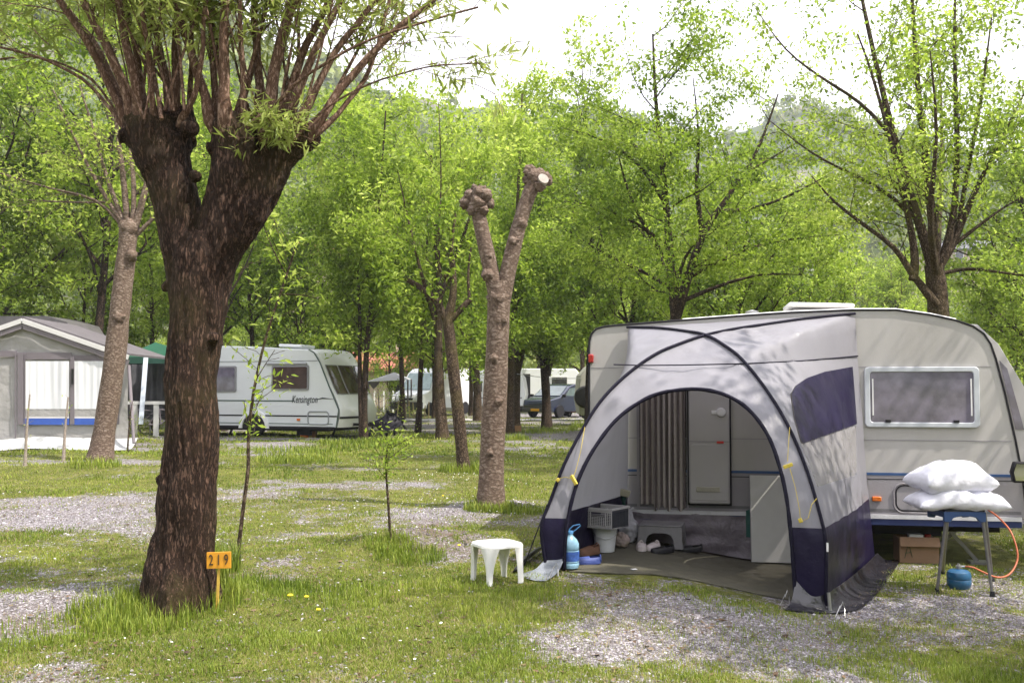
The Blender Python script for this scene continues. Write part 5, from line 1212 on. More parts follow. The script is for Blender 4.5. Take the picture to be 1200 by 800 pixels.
for k in range(4):
    a = PI / 4 + k * PI / 2; mb = MB(); vs = []; ns = 8
    for i in range(ns + 1):
        t = i / ns; z = (topz - .018) * (1 - t); ro = hw * (1.06 + .07 * t ** .8); wd = .12 * (1 - t) ** 2.2 + .05; e = Vector((math.cos(a), math.sin(a), 0)); s_ = Vector((-e.y, e.x, 0)); c = e * ro
        for (sx_, ox) in ((-.5, -.030), (-.34, .0), (-.12, .006), (.12, .006), (.34, 0), (.5, -.030), (.40, -.034), (0, -.012), (-.40, -.034)):
            vs.append(c + s_ * wd * sx_ + e * ox + Vector((0, 0, z)))
    m_ = 9; fs = [(i * m_ + j, i * m_ + (j + 1) % m_, (i + 1) * m_ + (j + 1) % m_, (i + 1) * m_ + j) for i in range(ns) for j in range(m_)] + [tuple(range(m_)), tuple(ns * m_ + j for j in range(m_))]
    P('leg', mb.add(vs, fs), white_p, st, world=False, smooth=50)
# sign 219
sb = gnd(254, 716); sy = sb.y
sg = T('pitch_sign', 'small orange board reading 219 on a thin yellow stake at the willow foot', 'sign', tuple(sb))
orange = pm('sign_orange', (.66, .30, .025), .5, .1, 20, .03, dirt=.35, dcol=(.35, .16, .03))
P('stake', MB().bar(at(254, 716, sy) + Vector((0, 0, -.06)), at(256.5, 664, sy), .016), pm('stake_yellow', (.55, .36, .06), .7, .2, 12, .1), sg)
a, b_, c_, d_ = at(242, 647, sy - .02), at(270.5, 646, sy - .02), at(270.5, 665.5, sy - .02), at(242, 666, sy - .02)
bk = Vector((0, .012, 0))
bd_ = P('board', MB().add([a, b_, c_, d_, a + bk, b_ + bk, c_ + bk, d_ + bk], [(0, 3, 2, 1), (4, 5, 6, 7), (0, 1, 5, 4), (1, 2, 6, 5), (2, 3, 7, 6), (3, 0, 4, 7)]), orange, sg, smooth=0, bevel=.002)
cen = (a + b_ + c_ + d_) / 4; ex = (b_ - a).normalized()
for k, chn in enumerate('219'):
    P('numeral', text_mb(chn, .105, lambda x, y, z, k=k: cen + ex * (x + (k - 1) * .052) + Vector((0, -.003 - z, y)), .002, sx=.62), pm('sign_dark', (.06, .035, .015), .6), bd_, smooth=0)

# folding stool frame with pillows
fy = 8.75
ff = [gnd(1098, 695), gnd(1163, 699), gnd(1105, 672), gnd(1163, 682)]
tz = at(1125, 597, fy).z
tc4 = [at_z(1104, fy - .14, tz), at_z(1149, fy - .14, tz), at_z(1106, fy + .18, tz), at_z(1152, fy + .18, tz)]
base = sum(ff, Vector()) / 4; base.z = gz1(base.x, base.y)
tb = T('folding_stand', 'folding camping stand with a blue plastic top frame and four grey legs, under the pillows', 'stand', tuple(base))
bluep = pm('stand_blue', (.03, .07, .19), .45, .1, 12, .02)
cx = (tc4[0].x + tc4[1].x) / 2; hx = (tc4[1].x - tc4[0].x) / 2 + .015
mb = MB()
for y in (tc4[0].y, tc4[2].y):
    z = tz; n_ = 12; poly = [(cx - hx, z), (cx + hx, z), (cx + hx, z - .085), (cx + hx - .055, z - .09)]
    for k in range(n_ + 1):
        t = k / n_; poly.append((cx + (hx - .075) * math.cos(PI * t), z - .06 + .022 * math.sin(PI * t)))
    poly += [(cx - hx + .055, z - .09), (cx - hx, z - .085)]
    mb.prism(poly, y - .018, y + .018)
mb.bb(cx - hx, cx - hx + .03, tc4[0].y, tc4[2].y, tz - .05, tz); mb.bb(cx + hx - .03, cx + hx, tc4[0].y, tc4[2].y, tz - .05, tz)
P('top_frame', mb, bluep, tb, smooth=30, bevel=.006)
P('seat_cloth', MB().bb(cx - hx + .01, cx + hx - .01, tc4[0].y - .01, tc4[2].y + .01, tz + .001, tz + .014), pm('cloth_dark', (.03, .035, .05), .8), tb)
for a, b_ in ((tc4[0] + Vector((.012, 0, -.04)), ff[0]), (tc4[1] + Vector((-.012, 0, -.04)), ff[1]), (tc4[2] + Vector((.012, 0, -.04)), ff[2]), (tc4[3] + Vector((-.012, 0, -.04)), ff[3])):
    lg = P('leg', MB().tube([a, a.lerp(b_, .5), b_ + Vector((0, 0, .015))], .0135, 10), alu, tb); P('foot', MB().tube([b_ + Vector((0, 0, .045)), b_ + Vector((0, 0, .0))], [.018, .022], 10), rubber, lg)
def pillow(name, label, c, w_, d_, h_, seed, rz, cover, droop=0, off=(0, 0, 0)):
    t = T(name, label, 'pillow', c, rz)
    def f(sg_):
        def g_(u, v):
            a = u * 2 - 1; b__ = v * 2 - 1; e = (max(0, 1 - abs(a) ** 3.2) * max(0, 1 - abs(b__) ** 3.2)) ** .5
            x = a * w_ / 2 * (1 - .09 * (1 - b__ * b__)); y = b__ * d_ / 2 * (1 - .09 * (1 - a * a))
            p = Vector((x, y, h_ / 2 * e * sg_ * (1.2 if sg_ > 0 else .8)))
            nn_ = mnoise.noise(Vector((x * 5 + seed, y * 5, sg_))) * .05 + (1 - abs(mnoise.noise(Vector((x * 6 + seed, y * 9 + x * 7, 4)))) * 4) * .012
            p.z += nn_ * e - droop * (a * a * .5 + b__ * b__ * .2) * h_; return p
        return g_
    mb = MB(); mb.grid(f(1), 34, 26); mb.grid(f(-1), 34, 26); m__ = weld(mb)
    P('pillow_body', m__, cover, t, world=False, smooth=180)
    return t
pw_ = pm('pillow_cotton', (.74, .74, .82), .75, .03, 5, .3, 7, bd=.02)
pillow('pillow', 'white pillow, the lower one, sagging over the camping stand', (cx + .0, fy + .02, tz + .09), .78, .50, .20, 3, R(-4), pw_, .35)
pillow('pillow', 'white pillow lying on top of the other one on the camping stand', (cx - .04, fy + .04, tz + .25), .66, .48, .265, 8, R(6), pw_, .10)
# gas bottle and hose
gb = gnd(1124, 690); gcyl = T('gas_cylinder', 'small squat blue gas cylinder on the gravel under the camping stand', 'gas cylinder', tuple(gb))
blue_g = pm('gas_blue', (.012, .085, .19), .4, .15, 10, .03, dirt=.4, dcol=(.08, .09, .10), coat=.2)
P('tank', MB().lathe([(0, .0), (.085, 0), (.09, .012), (.1, .03), (.103, .05), (.103, .075), (.1, .082), (.103, .089), (.103, .12), (.095, .145), (.07, .163), (.03, .170), (0, .170)], (0, 0, 0), 28), blue_g, gcyl, world=False)
P('valve', MB().lathe([(0, .168), (.018, .168), (.018, .185), (.026, .186), (.026, .20), (.012, .202), (.012, .215), (0, .216)], (0, 0, 0), 12).tube([(0.0, 0, .192), (.06, 0, .192)], .009, 8), metal, gcyl, world=False)
hp = [gb + Vector((.05, 0, .192)), gb + Vector((.12, -.01, .185)), at(1150, 669, gb.y), at(1168, 676, gb.y), at(1182, 673, gb.y + .05), at(1191, 660, gb.y + .15), at(1192, 645, gb.y + .2), at(1184, 622, gb.y + .3), at(1170, 606, gb.y + .5), at(1158, 597, gb.y + .7)]
hp = [Vector((p.x, p.y, max(p.z, gz1(p.x, p.y) + .012))) for p in hp]
o = P('gas_hose', MB().tube(smooth_path(hp, 6), .0085, 8), pm('hose_orange', (.40, .10, .04), .5, .1, 20, .02), smooth=180, origin=gb); tag(o, 'orange gas hose looping from the blue cylinder up behind the pillows', 'hose')
# cardboard box under the caravan
bx = gnd(1080, 661); bxy = bx.y + .05
cb = T('cardboard_box', 'brown cardboard box of odds and ends under the near caravan, left of the stand', 'box', (bx.x, bxy, bx.z), R(-8))
card = pm('cardboard', (.27, .165, .10), .85, .15, 5, .05); W = .385; Hh = .25
mb = MB()
mb.bb(-W / 2, W / 2, 0, .008, 0, Hh).bb(-W / 2, W / 2, .27, .278, 0, Hh).bb(-W / 2, -W / 2 + .008, .008, .27, 0, Hh - .002).bb(W / 2 - .008, W / 2, .008, .27, 0, Hh - .002).bb(-W / 2 + .008, W / 2 - .008, .008, .27, .0, .01)
bo = P('carton', mb, card, cb, world=False, smooth=0)
P('flap', MB().box((0, -.03, Hh - .03), (W, .006, .10), Matrix.Rotation(R(-28), 3, 'X')), card, bo, world=False, smooth=0)
gm = pm('print_green', (.02, .09, .04), .7)
P('printed_mark', MB().bar((-.145, -.003, .05), (-.105, -.003, .20), .014, .002).bar((-.105, -.004, .20), (-.07, -.004, .06), .014, .002).bar((-.14, -.005, .10), (-.075, -.005, .115), .012, .002), gm, bo, world=False, smooth=0)
w_ = P('white_carton', MB().bb(-.09, .05, .03, .12, .12, Hh + .035), white_p, cb, world=False, bevel=.006); P('red_tin', MB().lathe([(0, .1), (.032, .1), (.032, Hh + .03), (.028, Hh + .035), (0, Hh + .035)], (.11, .1, 0), 16), red_l, cb, world=False)
# white board leaning on the caravan side
bb0, bb1 = mz(cvw(881, 655, .24)), mz(cvw(936, 660, .24))
bdir = (cvw(936, 600) - cvw(882, 600)).normalized(); bb0.z -= .0
o_w = bb0.copy(); hh = (plan_point(884, 557, bb0 + Vector((0, .14, 0)), bb0 + bdir + Vector((0, .14, 0))) - bb0).z
t = T('white_panel', 'plain off-white board leaning against the near caravan inside the awning', 'board', tuple(o_w), CA)
P('board', MB().prism([(.0, 0.0), (.56, 0), (.56, hh), (0, hh)], 0, .018, lambda v: Vector((v.x, v.y + v.z * .20, v.z))), pm('board_white', (.52, .52, .49), .5, .05, 3, .02, dirt=.2, dcol=(.36, .34, .30)), t, world=False, bevel=.003)
P('edge_strip', MB().prism([(-.006, 0.0), (0, 0), (0, hh), (-.006, hh)], -.002, .02, lambda v: Vector((v.x, v.y + v.z * .20, v.z))), lowg, t, world=False, smooth=0)
# green folded cloth behind the board
gq = cvw(874, 595, .035)
t = T('folding_chair', 'folded dark green camping chair tucked behind the white board', 'chair', (gq.x, gq.y, mz(gq).z), CA)
P('fabric_seat', MB().grid(lambda u, v: Vector((.0 + .28 * u, -.005 - .01 * math.sin(u * 9), .22 + (.27 + .13 * u) * v)), 14, 8), pm('chair_green', (.02, .10, .085), .7, .15, 8, .1), t, world=False, fixn=False)
for x in (0.06, .26): P('leg', MB().tube([(x, 0, .0), (x + .03, .03, .62)], .01, 8), alu, t, world=False)

# bucket and folding crate
bp_ = mp(709, 647)
bk_ = T('bucket', 'white plastic bucket under the grey crate just inside the awning doorway', 'bucket', tuple(bp_))
bh = .235
P('pail', MB().lathe([(0, .0), (.088, 0), (.092, .004), (.115, bh - .02), (.121, bh - .02), (.121, bh), (.113, bh), (.09, .012), (0, .01)], (0, 0, 0), 30), pm('bucket_white', (.62, .64, .66), .4, .05, 8, .02), bk_, world=False)
P('bail_handle', MB().tube([Vector((.12 * math.cos(t), -.12 * abs(math.sin(t)) * .9 - .01, bh - .03 - .07 * math.sin(t))) for t in [PI * k / 12 for k in range(13)]], .003, 5), metal, bk_, world=False)
cr_z = bp_.z + bh + .001
cW, cD, cH = .43, .33, .175
crt = T('folding_crate', 'grey folding plastic crate with latticed sides balanced on the white bucket', 'crate', (bp_.x - .035, bp_.y + .03, cr_z), R(-36))
cg = pm('crate_grey', (.50, .49, .50), .5, .06, 9, .02); cgd = pm('crate_dark', (.055, .06, .075), .5, .08, 9, .02)
def lattice(w__, h__, nb, hand):
    mb = MB(); mb.bb(-w__ / 2, w__ / 2, 0, .008, 0, .012).bb(-w__ / 2, w__ / 2, 0, .008, h__ - .022, h__)
    nx = 20
    for i in range(nx + 1):
        x = -w__ / 2 + .006 + (w__ - .012) * i / nx; wide = .011 if i in (0, nx, 9, 17) else .004
        if hand and 9 < i < 17: mb.bb(x - wide / 2, x + wide / 2, .001, .007, .012, h__ - .065)
        else: mb.bb(x - wide / 2, x + wide / 2, .001, .007, .012, h__ - .022)
    for j in range(9): mb.bb(-w__ / 2 + .006, w__ / 2 - .006, .002, .006, .02 + j * .014, .0225 + j * .014)
    return mb
for (m_, off, rot, w__, mt, hd_) in (('long', (0, -cD / 2, 0), 0, cW, cg, True), ('long', (0, cD / 2 - .008, 0), 0, cW, cg, True), ('short', (cW / 2, 0, 0), 90, cD - .02, cgd, False), ('short', (-cW / 2 + .008, 0, 0), 90, cD - .02, cgd, False)):
    Rm = Matrix.Translation(off) @ Matrix.Rotation(R(rot), 4, 'Z'); mb = lattice(w__, cH, 0, hd_); mb.v = [tuple(Rm @ Vector(v)) for v in mb.v]; P('side', mb, mt, crt, world=False, smooth=0)
P('rim', ring([(-cW / 2 - .008, -cD / 2 - .008), (cW / 2 + .008, -cD / 2 - .008), (cW / 2 + .008, cD / 2 + .008), (-cW / 2 - .008, cD / 2 + .008)], [(-cW / 2 + .012, -cD / 2 + .012), (cW / 2 - .012, -cD / 2 + .012), (cW / 2 - .012, cD / 2 - .012), (-cW / 2 + .012, cD / 2 - .012)], cH, cH + .018), cg, crt, world=False, smooth=0)
rim = bpy.data.objects['rim']
for v in rim.data.vertices: v.co = Vector((v.co.x, v.co.z, v.co.y))
P('base_panel', MB().bb(-cW / 2, cW / 2, -cD / 2, cD / 2, -.001, .010), cg, crt, world=False, smooth=0)
P('contents', MB().bb(-.13, .10, -.08, .09, .012, .10), pm('contents_dark', (.03, .03, .035), .7, .3, 12, .2), crt, world=False, bevel=.02)
# water bottle
wb_ = mp(668, 667); wbt = T('water_bottle', 'big ribbed bluish water bottle with a blue carry handle at the doorway edge', 'bottle', tuple(wb_))
bcl = clear('bottle_pet', (.30, .52, .68), .12, .06); hb = .30
pr = [(0, .004), (.06, 0), (.076, .008), (.080, .03)]
for k in range(7): z = .045 + k * .018; pr += [(.080, z), (.074, z + .006), (.080, z + .012)]
pr += [(.080, .19), (.078, .215), (.06, .25), (.034, .275), (.026, .285), (.026, .30)]
P('bottle_body', MB().lathe(pr, (0, 0, 0), 28), bcl, wbt, world=False, smooth=50)
P('water', MB().lathe([(0, .008), (.070, .012), (.072, .17), (0, .17)], (0, 0, 0), 24), clear('bottle_water', (.55, .72, .80), .05, .03), wbt, world=False)
P('cap', MB().lathe([(0, .325), (.028, .323), (.03, .318), (.03, .300), (.026, .296), (0, .296)], (0, 0, 0), 18), pm('cap_blue', (.10, .30, .60), .4), wbt, world=False)
P('carry_handle', MB().tube([(0.01, 0, .305), (.05, 0, .33), (.09, 0, .365), (.085, 0, .378), (.03, 0, .368), (-.005, 0, .335), (0, 0, .31)], .005, 6), MC['cap_blue'], wbt, world=False)
P('bottle_label', MB().lathe([(.0812, .07), (.0812, .15)], (0, 0, 0), 28), pm('label_blue', (.05, .12, .40), .5, .4, 30, 0), wbt, world=False)
# step stool with arched cut-outs
s0, s1_ = mp(745, 636), mp(794, 648)
W2, D2, Hs = .43, .32, .21
sdir = Vector((math.cos(R(-18)), math.sin(R(-18)), 0)); sc_ = mp(776, 640)
ss = T('step_stool', 'grey plastic caravan step with arched openings in front of the doorway', 'step', tuple(sc_), R(-16))
gst = pm('step_grey', (.22, .215, .225), .6, .08, 12, .1, 120)
def arch_panel(w__, h__, aw_, ah, n=16):
    poly = [(-w__ / 2 - .015, 0), (-w__ / 2, h__), (w__ / 2, h__), (w__ / 2 + .015, 0), (aw_ / 2 + .012, 0)]
    for k in range(n + 1):
        t = PI * k / n; poly.append((aw_ / 2 * math.copysign(abs(math.cos(t)) ** .6, math.cos(t)), ah * math.sin(t) ** .6))
    poly.append((-aw_ / 2 - .012, 0)); return poly
def arch_strip(w__, h__, aw_, ah, y0, y1, fn, n=16):
    """panel built as quads between the outline and the arch so it triangulates cleanly"""
    arc = [(aw_ / 2 * math.copysign(abs(math.cos(PI * k / n)) ** .6, math.cos(PI * k / n)), ah * math.sin(PI * k / n) ** .6) for k in range(n + 1)]
    outl = []
    for (x, z) in arc:
        if z < ah * .55: outl.append((math.copysign(w__ / 2 + .012 * (1 - z / h__), x), z))
        else: outl.append((max(-w__ / 2, min(w__ / 2, x * w__ / aw_ * 1.1)), h__))
    mb = MB(); vs = [fn(Vector((p[0], y, p[1]))) for y in (y0, y1) for L_ in (arc, outl) for p in L_]; m__ = n + 1
    fs = []
    for i in range(n):
        fs += [(i, i + 1, m__ + i + 1, m__ + i), (2 * m__ + i, 3 * m__ + i, 3 * m__ + i + 1, 2 * m__ + i + 1), (i, 2 * m__ + i, 2 * m__ + i + 1, i + 1), (m__ + i, m__ + i + 1, 3 * m__ + i + 1, 3 * m__ + i)]
    return mb.add(vs, fs)
for yy, sg_ in ((-D2 / 2, 1), (D2 / 2 - .012, 1)):
    P('side_panel', arch_strip(W2, Hs, W2 * .66, Hs * .72, yy, yy + .012, lambda v: v + Vector((0, (-.03 if yy < 0 else .03) * (1 - v.z / Hs), 0))), gst, ss, world=False, smooth=30)
for xx in (-W2 / 2, W2 / 2 - .012):
    P('end_panel', arch_strip(D2 - .03, Hs, D2 * .5, Hs * .72, xx, xx + .012, lambda v: Vector((v.y + (.015 if xx > 0 else -.015) * (1 - v.z / Hs), v.x, v.z))), gst, ss, world=False, smooth=30)
P('tread', MB().bb(-W2 / 2 - .002, W2 / 2 + .002, -D2 / 2 - .002, D2 / 2 + .002, Hs, Hs + .02), gst, ss, world=False, bevel=.008)
# footwear
def shoe(name, label, px, py, rz, L, m_, m2, group=None, clog=True, roll=0):
    p = mp(px, py); t = T(name, label, 'shoe', tuple(p), rz, group)
    def half(t_): return .5 * L * .36 * (1 + .25 * math.sin(t_ * 3.0 + .4)) * math.sqrt(max(0, 1 - (2 * t_ - 1) ** 6))
    def up(u, v):
        a = u; th = v * PI; w__ = half(a); h_ = .055 * (1 - .35 * a) if clog else .06 + .03 * (1 - a)
        return Vector((-math.cos(th) * w__, (a - .5) * L, .015 + math.sin(th) ** .8 * h_))
    mb = MB()
    mb.grid(lambda u, v: up(.42 + .58 * u, v), 14, 12)          # vamp
    for sgn in (0, 1):
        mb.grid(lambda u, v: up(.42 * u, (v * .27) if sgn == 0 else 1 - v * .27), 8, 4)
    mb.tube([up(.02, k / 10) * 1.0 for k in range(11)], .007, 6)
    P('upper', mb, m_, t, world=False, smooth=180, fixn=False)
    P('sole', MB().prism([(half(k / 12) * 1.04 * s, (k / 12 - .5) * L * 1.03) for s, ks in ((1, range(13)), (-1, range(12, -1, -1))) for k in ks], 0, .016, lambda v: Vector((v.x, v.z, v.y))), m2, t, world=False, smooth=0)
    return t
wsh = pm('shoe_white', (.62, .56, .56), .6, .08, 20, .05); bsh = pm('shoe_black', (.012, .012, .016), .5, .2, 20, .05)
shoe('clog', 'pale pinkish clog, left of the footwear before the grey step', 752, 645, R(175), .235, wsh, wsh)
shoe('sandal', 'white sandal leaning on the black shoe before the grey step', 765, 644, R(150), .235, wsh, wsh)
shoe('black_shoe', 'black shoe right of the white sandal before the grey step', 776, 648, R(120), .26, bsh, bsh)
shoe('black_shoe', 'black shoe alone at the right end of the grey step', 808, 647, R(100), .26, bsh, bsh)
brsh = pm('shoe_brown', (.17, .085, .05), .75, .2, 14, .1)
shoe('brown_boot', 'brown suede boot behind the water bottle', 690, 652, R(140), .28, brsh, bsh, clog=False)
shoe('blue_slipper', 'flat blue slipper on the groundsheet beside the water bottle', 688, 661, R(100), .25, pm('slipper_blue', (.05, .08, .28), .6), MC['slipper_blue'])
# bags
def lump(name, label, cat, c, r3, m_, seed, amp=.25, tie=True, k_=3.0):
    t = T(name, label, cat, tuple(c))
    def f(u, v):
        th = 2 * PI * u; ph = PI * v; d = Vector((math.cos(th) * math.sin(ph), math.sin(th) * math.sin(ph), math.cos(ph)))
        r_ = 1 + amp * mnoise.noise(d * k_ + Vector((seed, 0, 0))) + amp * .4 * mnoise.noise(d * k_ * 3 + Vector((seed, 0, 0)))
        p = Vector((d.x * r3[0], d.y * r3[1], max(-.9, d.z) * r3[2])) * r_; p.z = max(p.z, -r3[2] * .92) + r3[2] * .92
        if tie and d.z > .6: p.z += (d.z - .6) * r3[2] * 1.1; p.x *= .8; p.y *= .8
        return p
    P('bag_body' if tie else 'bundle', MB().grid(f, 34, 24), m_, t, world=False, smooth=180, fixn=False)
    if tie: P('bag_tie', MB().tube([(0, 0, r3[2] * 2.25), (.02, 0, r3[2] * 2.5), (.05, .01, r3[2] * 2.6)], [.018, .010, .02], 7), m_, t, world=False)
    return t
plb = pm('bag_plastic', (.55, .55, .60), .3, .1, 10, .4, 14, bd=.02, trans=.3)
lump('plastic_bag', 'crumpled white plastic bag between the bucket and the grey step', 'bag', mp(737, 636), (.10, .10, .13), plb, 2, .35)
lump('small_bundle', 'small pale pinkish bundle on the groundsheet right of the bucket', 'bundle', mp(728, 642), (.075, .06, .075), pm('bundle_pink', (.42, .34, .32), .8, .2, 10, .2), 6, .3, tie=False)
o = P('paper_scrap', MB().box(mp(743, 669) + Vector((0, 0, .004)), (.045, .035, .004), Matrix.Rotation(R(25), 3, 'Z')), white_p, smooth=0, origin=mp(743, 669)); tag(o, 'tiny white paper scrap lying on the groundsheet', 'paper')
# beige caddy on a dark green post behind the crate
q = cvw(731, 592, .22); q = mz(q)
t = T('gas_lamp', 'small beige topped lamp on a dark green stand in the rear left awning corner', 'lamp', tuple(q))
zt2 = at(731, 577, q.y).z - q.z
P('lamp_head', MB().box((0, 0, zt2), (.13, .10, .07), Matrix.Rotation(R(12), 3, 'Y'), .85), pm('lamp_beige', (.42, .40, .30), .5), t, world=False, bevel=.008)
P('lamp_post', MB().lathe([(0, 0), (.09, 0), (.09, .02), (.022, .04), (.02, zt2 - .1), (.035, zt2 - .03), (0, zt2 - .03)], (0, 0, 0), 14), pm('lamp_green', (.015, .06, .05), .4), t, world=False)
# dandelions
yel = pm('dandelion_yellow', (.80, .62, .01), .6, .1, 40, 0); stemm = pm('flower_stem', (.10, .18, .04), .7)
dn = T('dandelion', 'yellow dandelion in the grass right of the orange sign', 'flower', tuple(gnd(340, 708)), group='dandelions in the grass')
P('flower_head', MB().lathe([(0, .05), (.012, .052), (.022, .060), (.017, .067), (.008, .064), (0, .066)], (0, 0, 0), 12), yel, dn, world=False); P('stem', MB().tube([(0, 0, -.01), (.003, 0, .052)], .0025, 5), stemm, dn, world=False)
for k, (a, b_, lb) in enumerate([(359, 707, 'yellow dandelion just right of the one nearest the orange sign'), (373, 722, 'small dandelion low in the grass below the other two'), (538, 646, 'dandelion on the gravel mound left of the stool'), (570, 590, 'dandelion at the foot of the lopped pollard'), (519, 585, 'dandelion in the lawn left of the lopped pollard foot')]):
    c = copy_tree(dn, tuple(gnd(a, b_)), .5 * k, lb); c.scale = (.8,) * 3
# ------------------------------------------------------------------ white striped caravan (mid-distance)
O2 = at(398, 500, 28.0); g2 = .10; A2 = -R(20)
c2 = T('caravan', 'white touring caravan with thin green stripes and Kensington lettering, sloping nose to the right', 'caravan', (O2.x, O2.y, 0), A2)
M2 = XF[c2.name]; I2 = M2.inverted(); N2 = M2.to_3x3() @ Vector((0, -1, 0))
def kw(px, py, off=0.0):
    d = ray(px, py); o_ = Vector((0, 0, CZ)); p0 = Vector((O2.x, O2.y, 0)) + N2 * off; t = (p0 - o_).dot(N2) / d.dot(N2); return o_ + d * t
def kv(px, py, off=0.0): q = I2 @ kw(px, py, off); return (q.x, q.z)
wht = pm('caravan_white', (.66, .69, .72), .35, .04, 1, .02, dirt=.12, dcol=(.4, .4, .38), coat=.2); whf = pm('caravan_front_white', (.80, .81, .83), .3, .03, 1, .01, coat=.4)
brw = pm('brown_window', (.07, .045, .042), .08, .4, 2.5, .02, 3, spec=.9, coat=.6)
pr2 = [kv(a, b_) for a, b_ in [(394, 501), (397, 480), (385, 451), (375, 425), (368, 413), (362, 409.5), (340, 408.5), (300, 406), (250, 405), (225, 406)]]
uL2 = pr2[-1][0]; zb2 = pr2[0][1]
pr2 = pr2 + [(uL2 - .25, pr2[-1][1] - .15), (uL2 - .35, 1.4), (uL2 - .35, zb2)]
P('body', MB().prism(pr2, 0, 2.2), wht, c2, world=False, smooth=30, bevel=.03)
fr2 = Curve([Vector((a, 0, b_)) for a, b_ in [pr2[0], pr2[1], pr2[2], pr2[3], pr2[4], pr2[5]]], 5)
def nose(u, v):
    p = fr2(v); y = .02 + 2.16 * u; bul = math.sin(PI * u) ** .55
    return Vector((p.x + .02 + bul * (.17 - .05 * v), y, p.z + (.03 * bul if v > .9 else 0)))
P('nose_shell', MB().grid(nose, 28, 24), whf, c2, world=False, smooth=180, fixn=False)
def npatch(u0, u1, v0, v1, off): return lambda u, v: nose(u0 + (u1 - u0) * u, v0 + (v1 - v0) * v) + Vector((off, -off * .3, off * .4))
zz = [fr2(k / 40).z for k in range(41)]
vlo = min(range(41), key=lambda k: abs(zz[k] - kv(380, 461)[1])) / 40; vhi = min(range(41), key=lambda k: abs(zz[k] - kv(372, 427)[1])) / 40
for a, b_ in ((.05, .27), (.31, .69), (.73, .95)):
    f = P('front_window', MB().grid(npatch(a - .012, b_ + .012, vlo - .01, vhi + .01, .012), 8, 8), pm('window_seal', (.25, .25, .27), .4), c2, world=False, smooth=180, fixn=False)
    P('pane', MB().grid(npatch(a, b_, vlo, vhi, .02), 8, 8), brw, f, world=False, smooth=180, fixn=False)
def st2(name, py, h_, m_, x1=-.04, y0=-.008): z = kv(330, py)[1]; return P(name, MB().bb(uL2 - .3, x1, y0, .001, z - h_ / 2, z + h_ / 2), m_, c2, world=False, smooth=0)
grn = pm('stripe_green', (.06, .10, .09), .5)
st2('stripe', 469.5, .035, grn, kv(345, 469)[0]); st2('stripe', 487, .04, rubber, kv(395, 487)[0]); st2('groove', 423, .03, pm('groove_grey', (.3, .32, .34), .5), kv(372, 423)[0]); st2('groove', 496, .02, grn, kv(390, 496)[0]); st2('lower_rail', 500.5, .06, rubber, kv(392, 500)[0])
P('nose_stripe', MB().grid(npatch(.0, .5, .10, .125, .012), 12, 1), rubber, c2, world=False, fixn=False)
P('edge_trim', MB().tube([Vector((a, -.004, b_)) for a, b_ in pr2[:6]], .018, 6), grn, c2, world=False)
for (a, b_, c_, d_) in ((319, 428, 362, 457), (238, 429, 277, 459)):
    p, q = kv(a, b_), kv(c_, d_)
    f = P('window', MB().prism(rrect(p[0], q[0], q[1], p[1], .05), -.03, 0), MC['window_seal'], c2, world=False, smooth=30); P('pane', MB().prism(rrect(p[0] + .05, q[0] - .05, q[1] + .05, p[1] - .05, .04), -.045, -.02), brw if a > 300 else wglass, f, world=False, smooth=30)
P('window_hood', MB().bb(kv(317, 0)[0], kv(364, 0)[0], -.05, 0, kv(330, 427)[1], kv(330, 425.5)[1]), MC['window_seal'], c2, world=False, smooth=0)
p, q = kv(361, 482), kv(385, 497); P('locker_hatch', MB().tube([Vector((x, -.012, z)) for x, z in rrect(p[0], q[0], q[1], p[1], .08)], .018, 5, closed=True), MC['groove_grey'], c2, world=False)
p = kv(350, 491.5); P('marker_lamp', MB().bb(p[0] - .05, p[0] + .05, -.03, 0, p[1] - .03, p[1] + .03), amber, c2, world=False)
tq = kv(357, 468)
P('lettering', text_mb('Kensington', .30, lambda x, y, z: Vector((tq[0] + x, -.012 - z, tq[1] + y)), .002, .25, sx=.62), pm('letter_dark', (.04, .05, .06), .5), c2, world=False, smooth=0)
p = kv(369, 467.5); P('swoosh', MB().prism([(p[0], p[1] - .02), (p[0] + .25, p[1] + .05), (p[0] + .65, p[1]), (p[0] + .25, p[1] + .01)], -.012, -.002), MC['letter_dark'], c2, world=False, smooth=0)
wc = kv(298, 500); gw = gz1(*(M2 @ Vector((wc[0], 0, 0))).xy)
arch = MB(); rA = .40; arch.add([Vector((wc[0] + math.cos(t) * r_, y, zb2 - .05 + math.sin(t) * r_ * 1.05)) for y in (-.05, .02) for r_ in (rA, rA + .11) for t in [PI * k / 16 for k in range(17)]], [f_ for i in range(16) for f_ in ((i, i + 1, 18 + i, 17 + i), (34 + i, 51 + i, 52 + i, 35 + i), (17 + i, 18 + i, 52 + i, 51 + i), (i, 34 + i, 35 + i, i + 1))])
P('wheel_arch', arch, whf, c2, world=False, smooth=40, fixn=False); P('arch_dark_panel', MB().add([Vector((wc[0] + math.cos(t) * rA, -.01, zb2 - .05 + math.sin(t) * rA * 1.05)) for t in [PI * k / 16 for k in range(17)]], [tuple(range(17))]), dark, c2, world=False, smooth=0)  # flat dark half disc imitates the shade inside the wheel arch
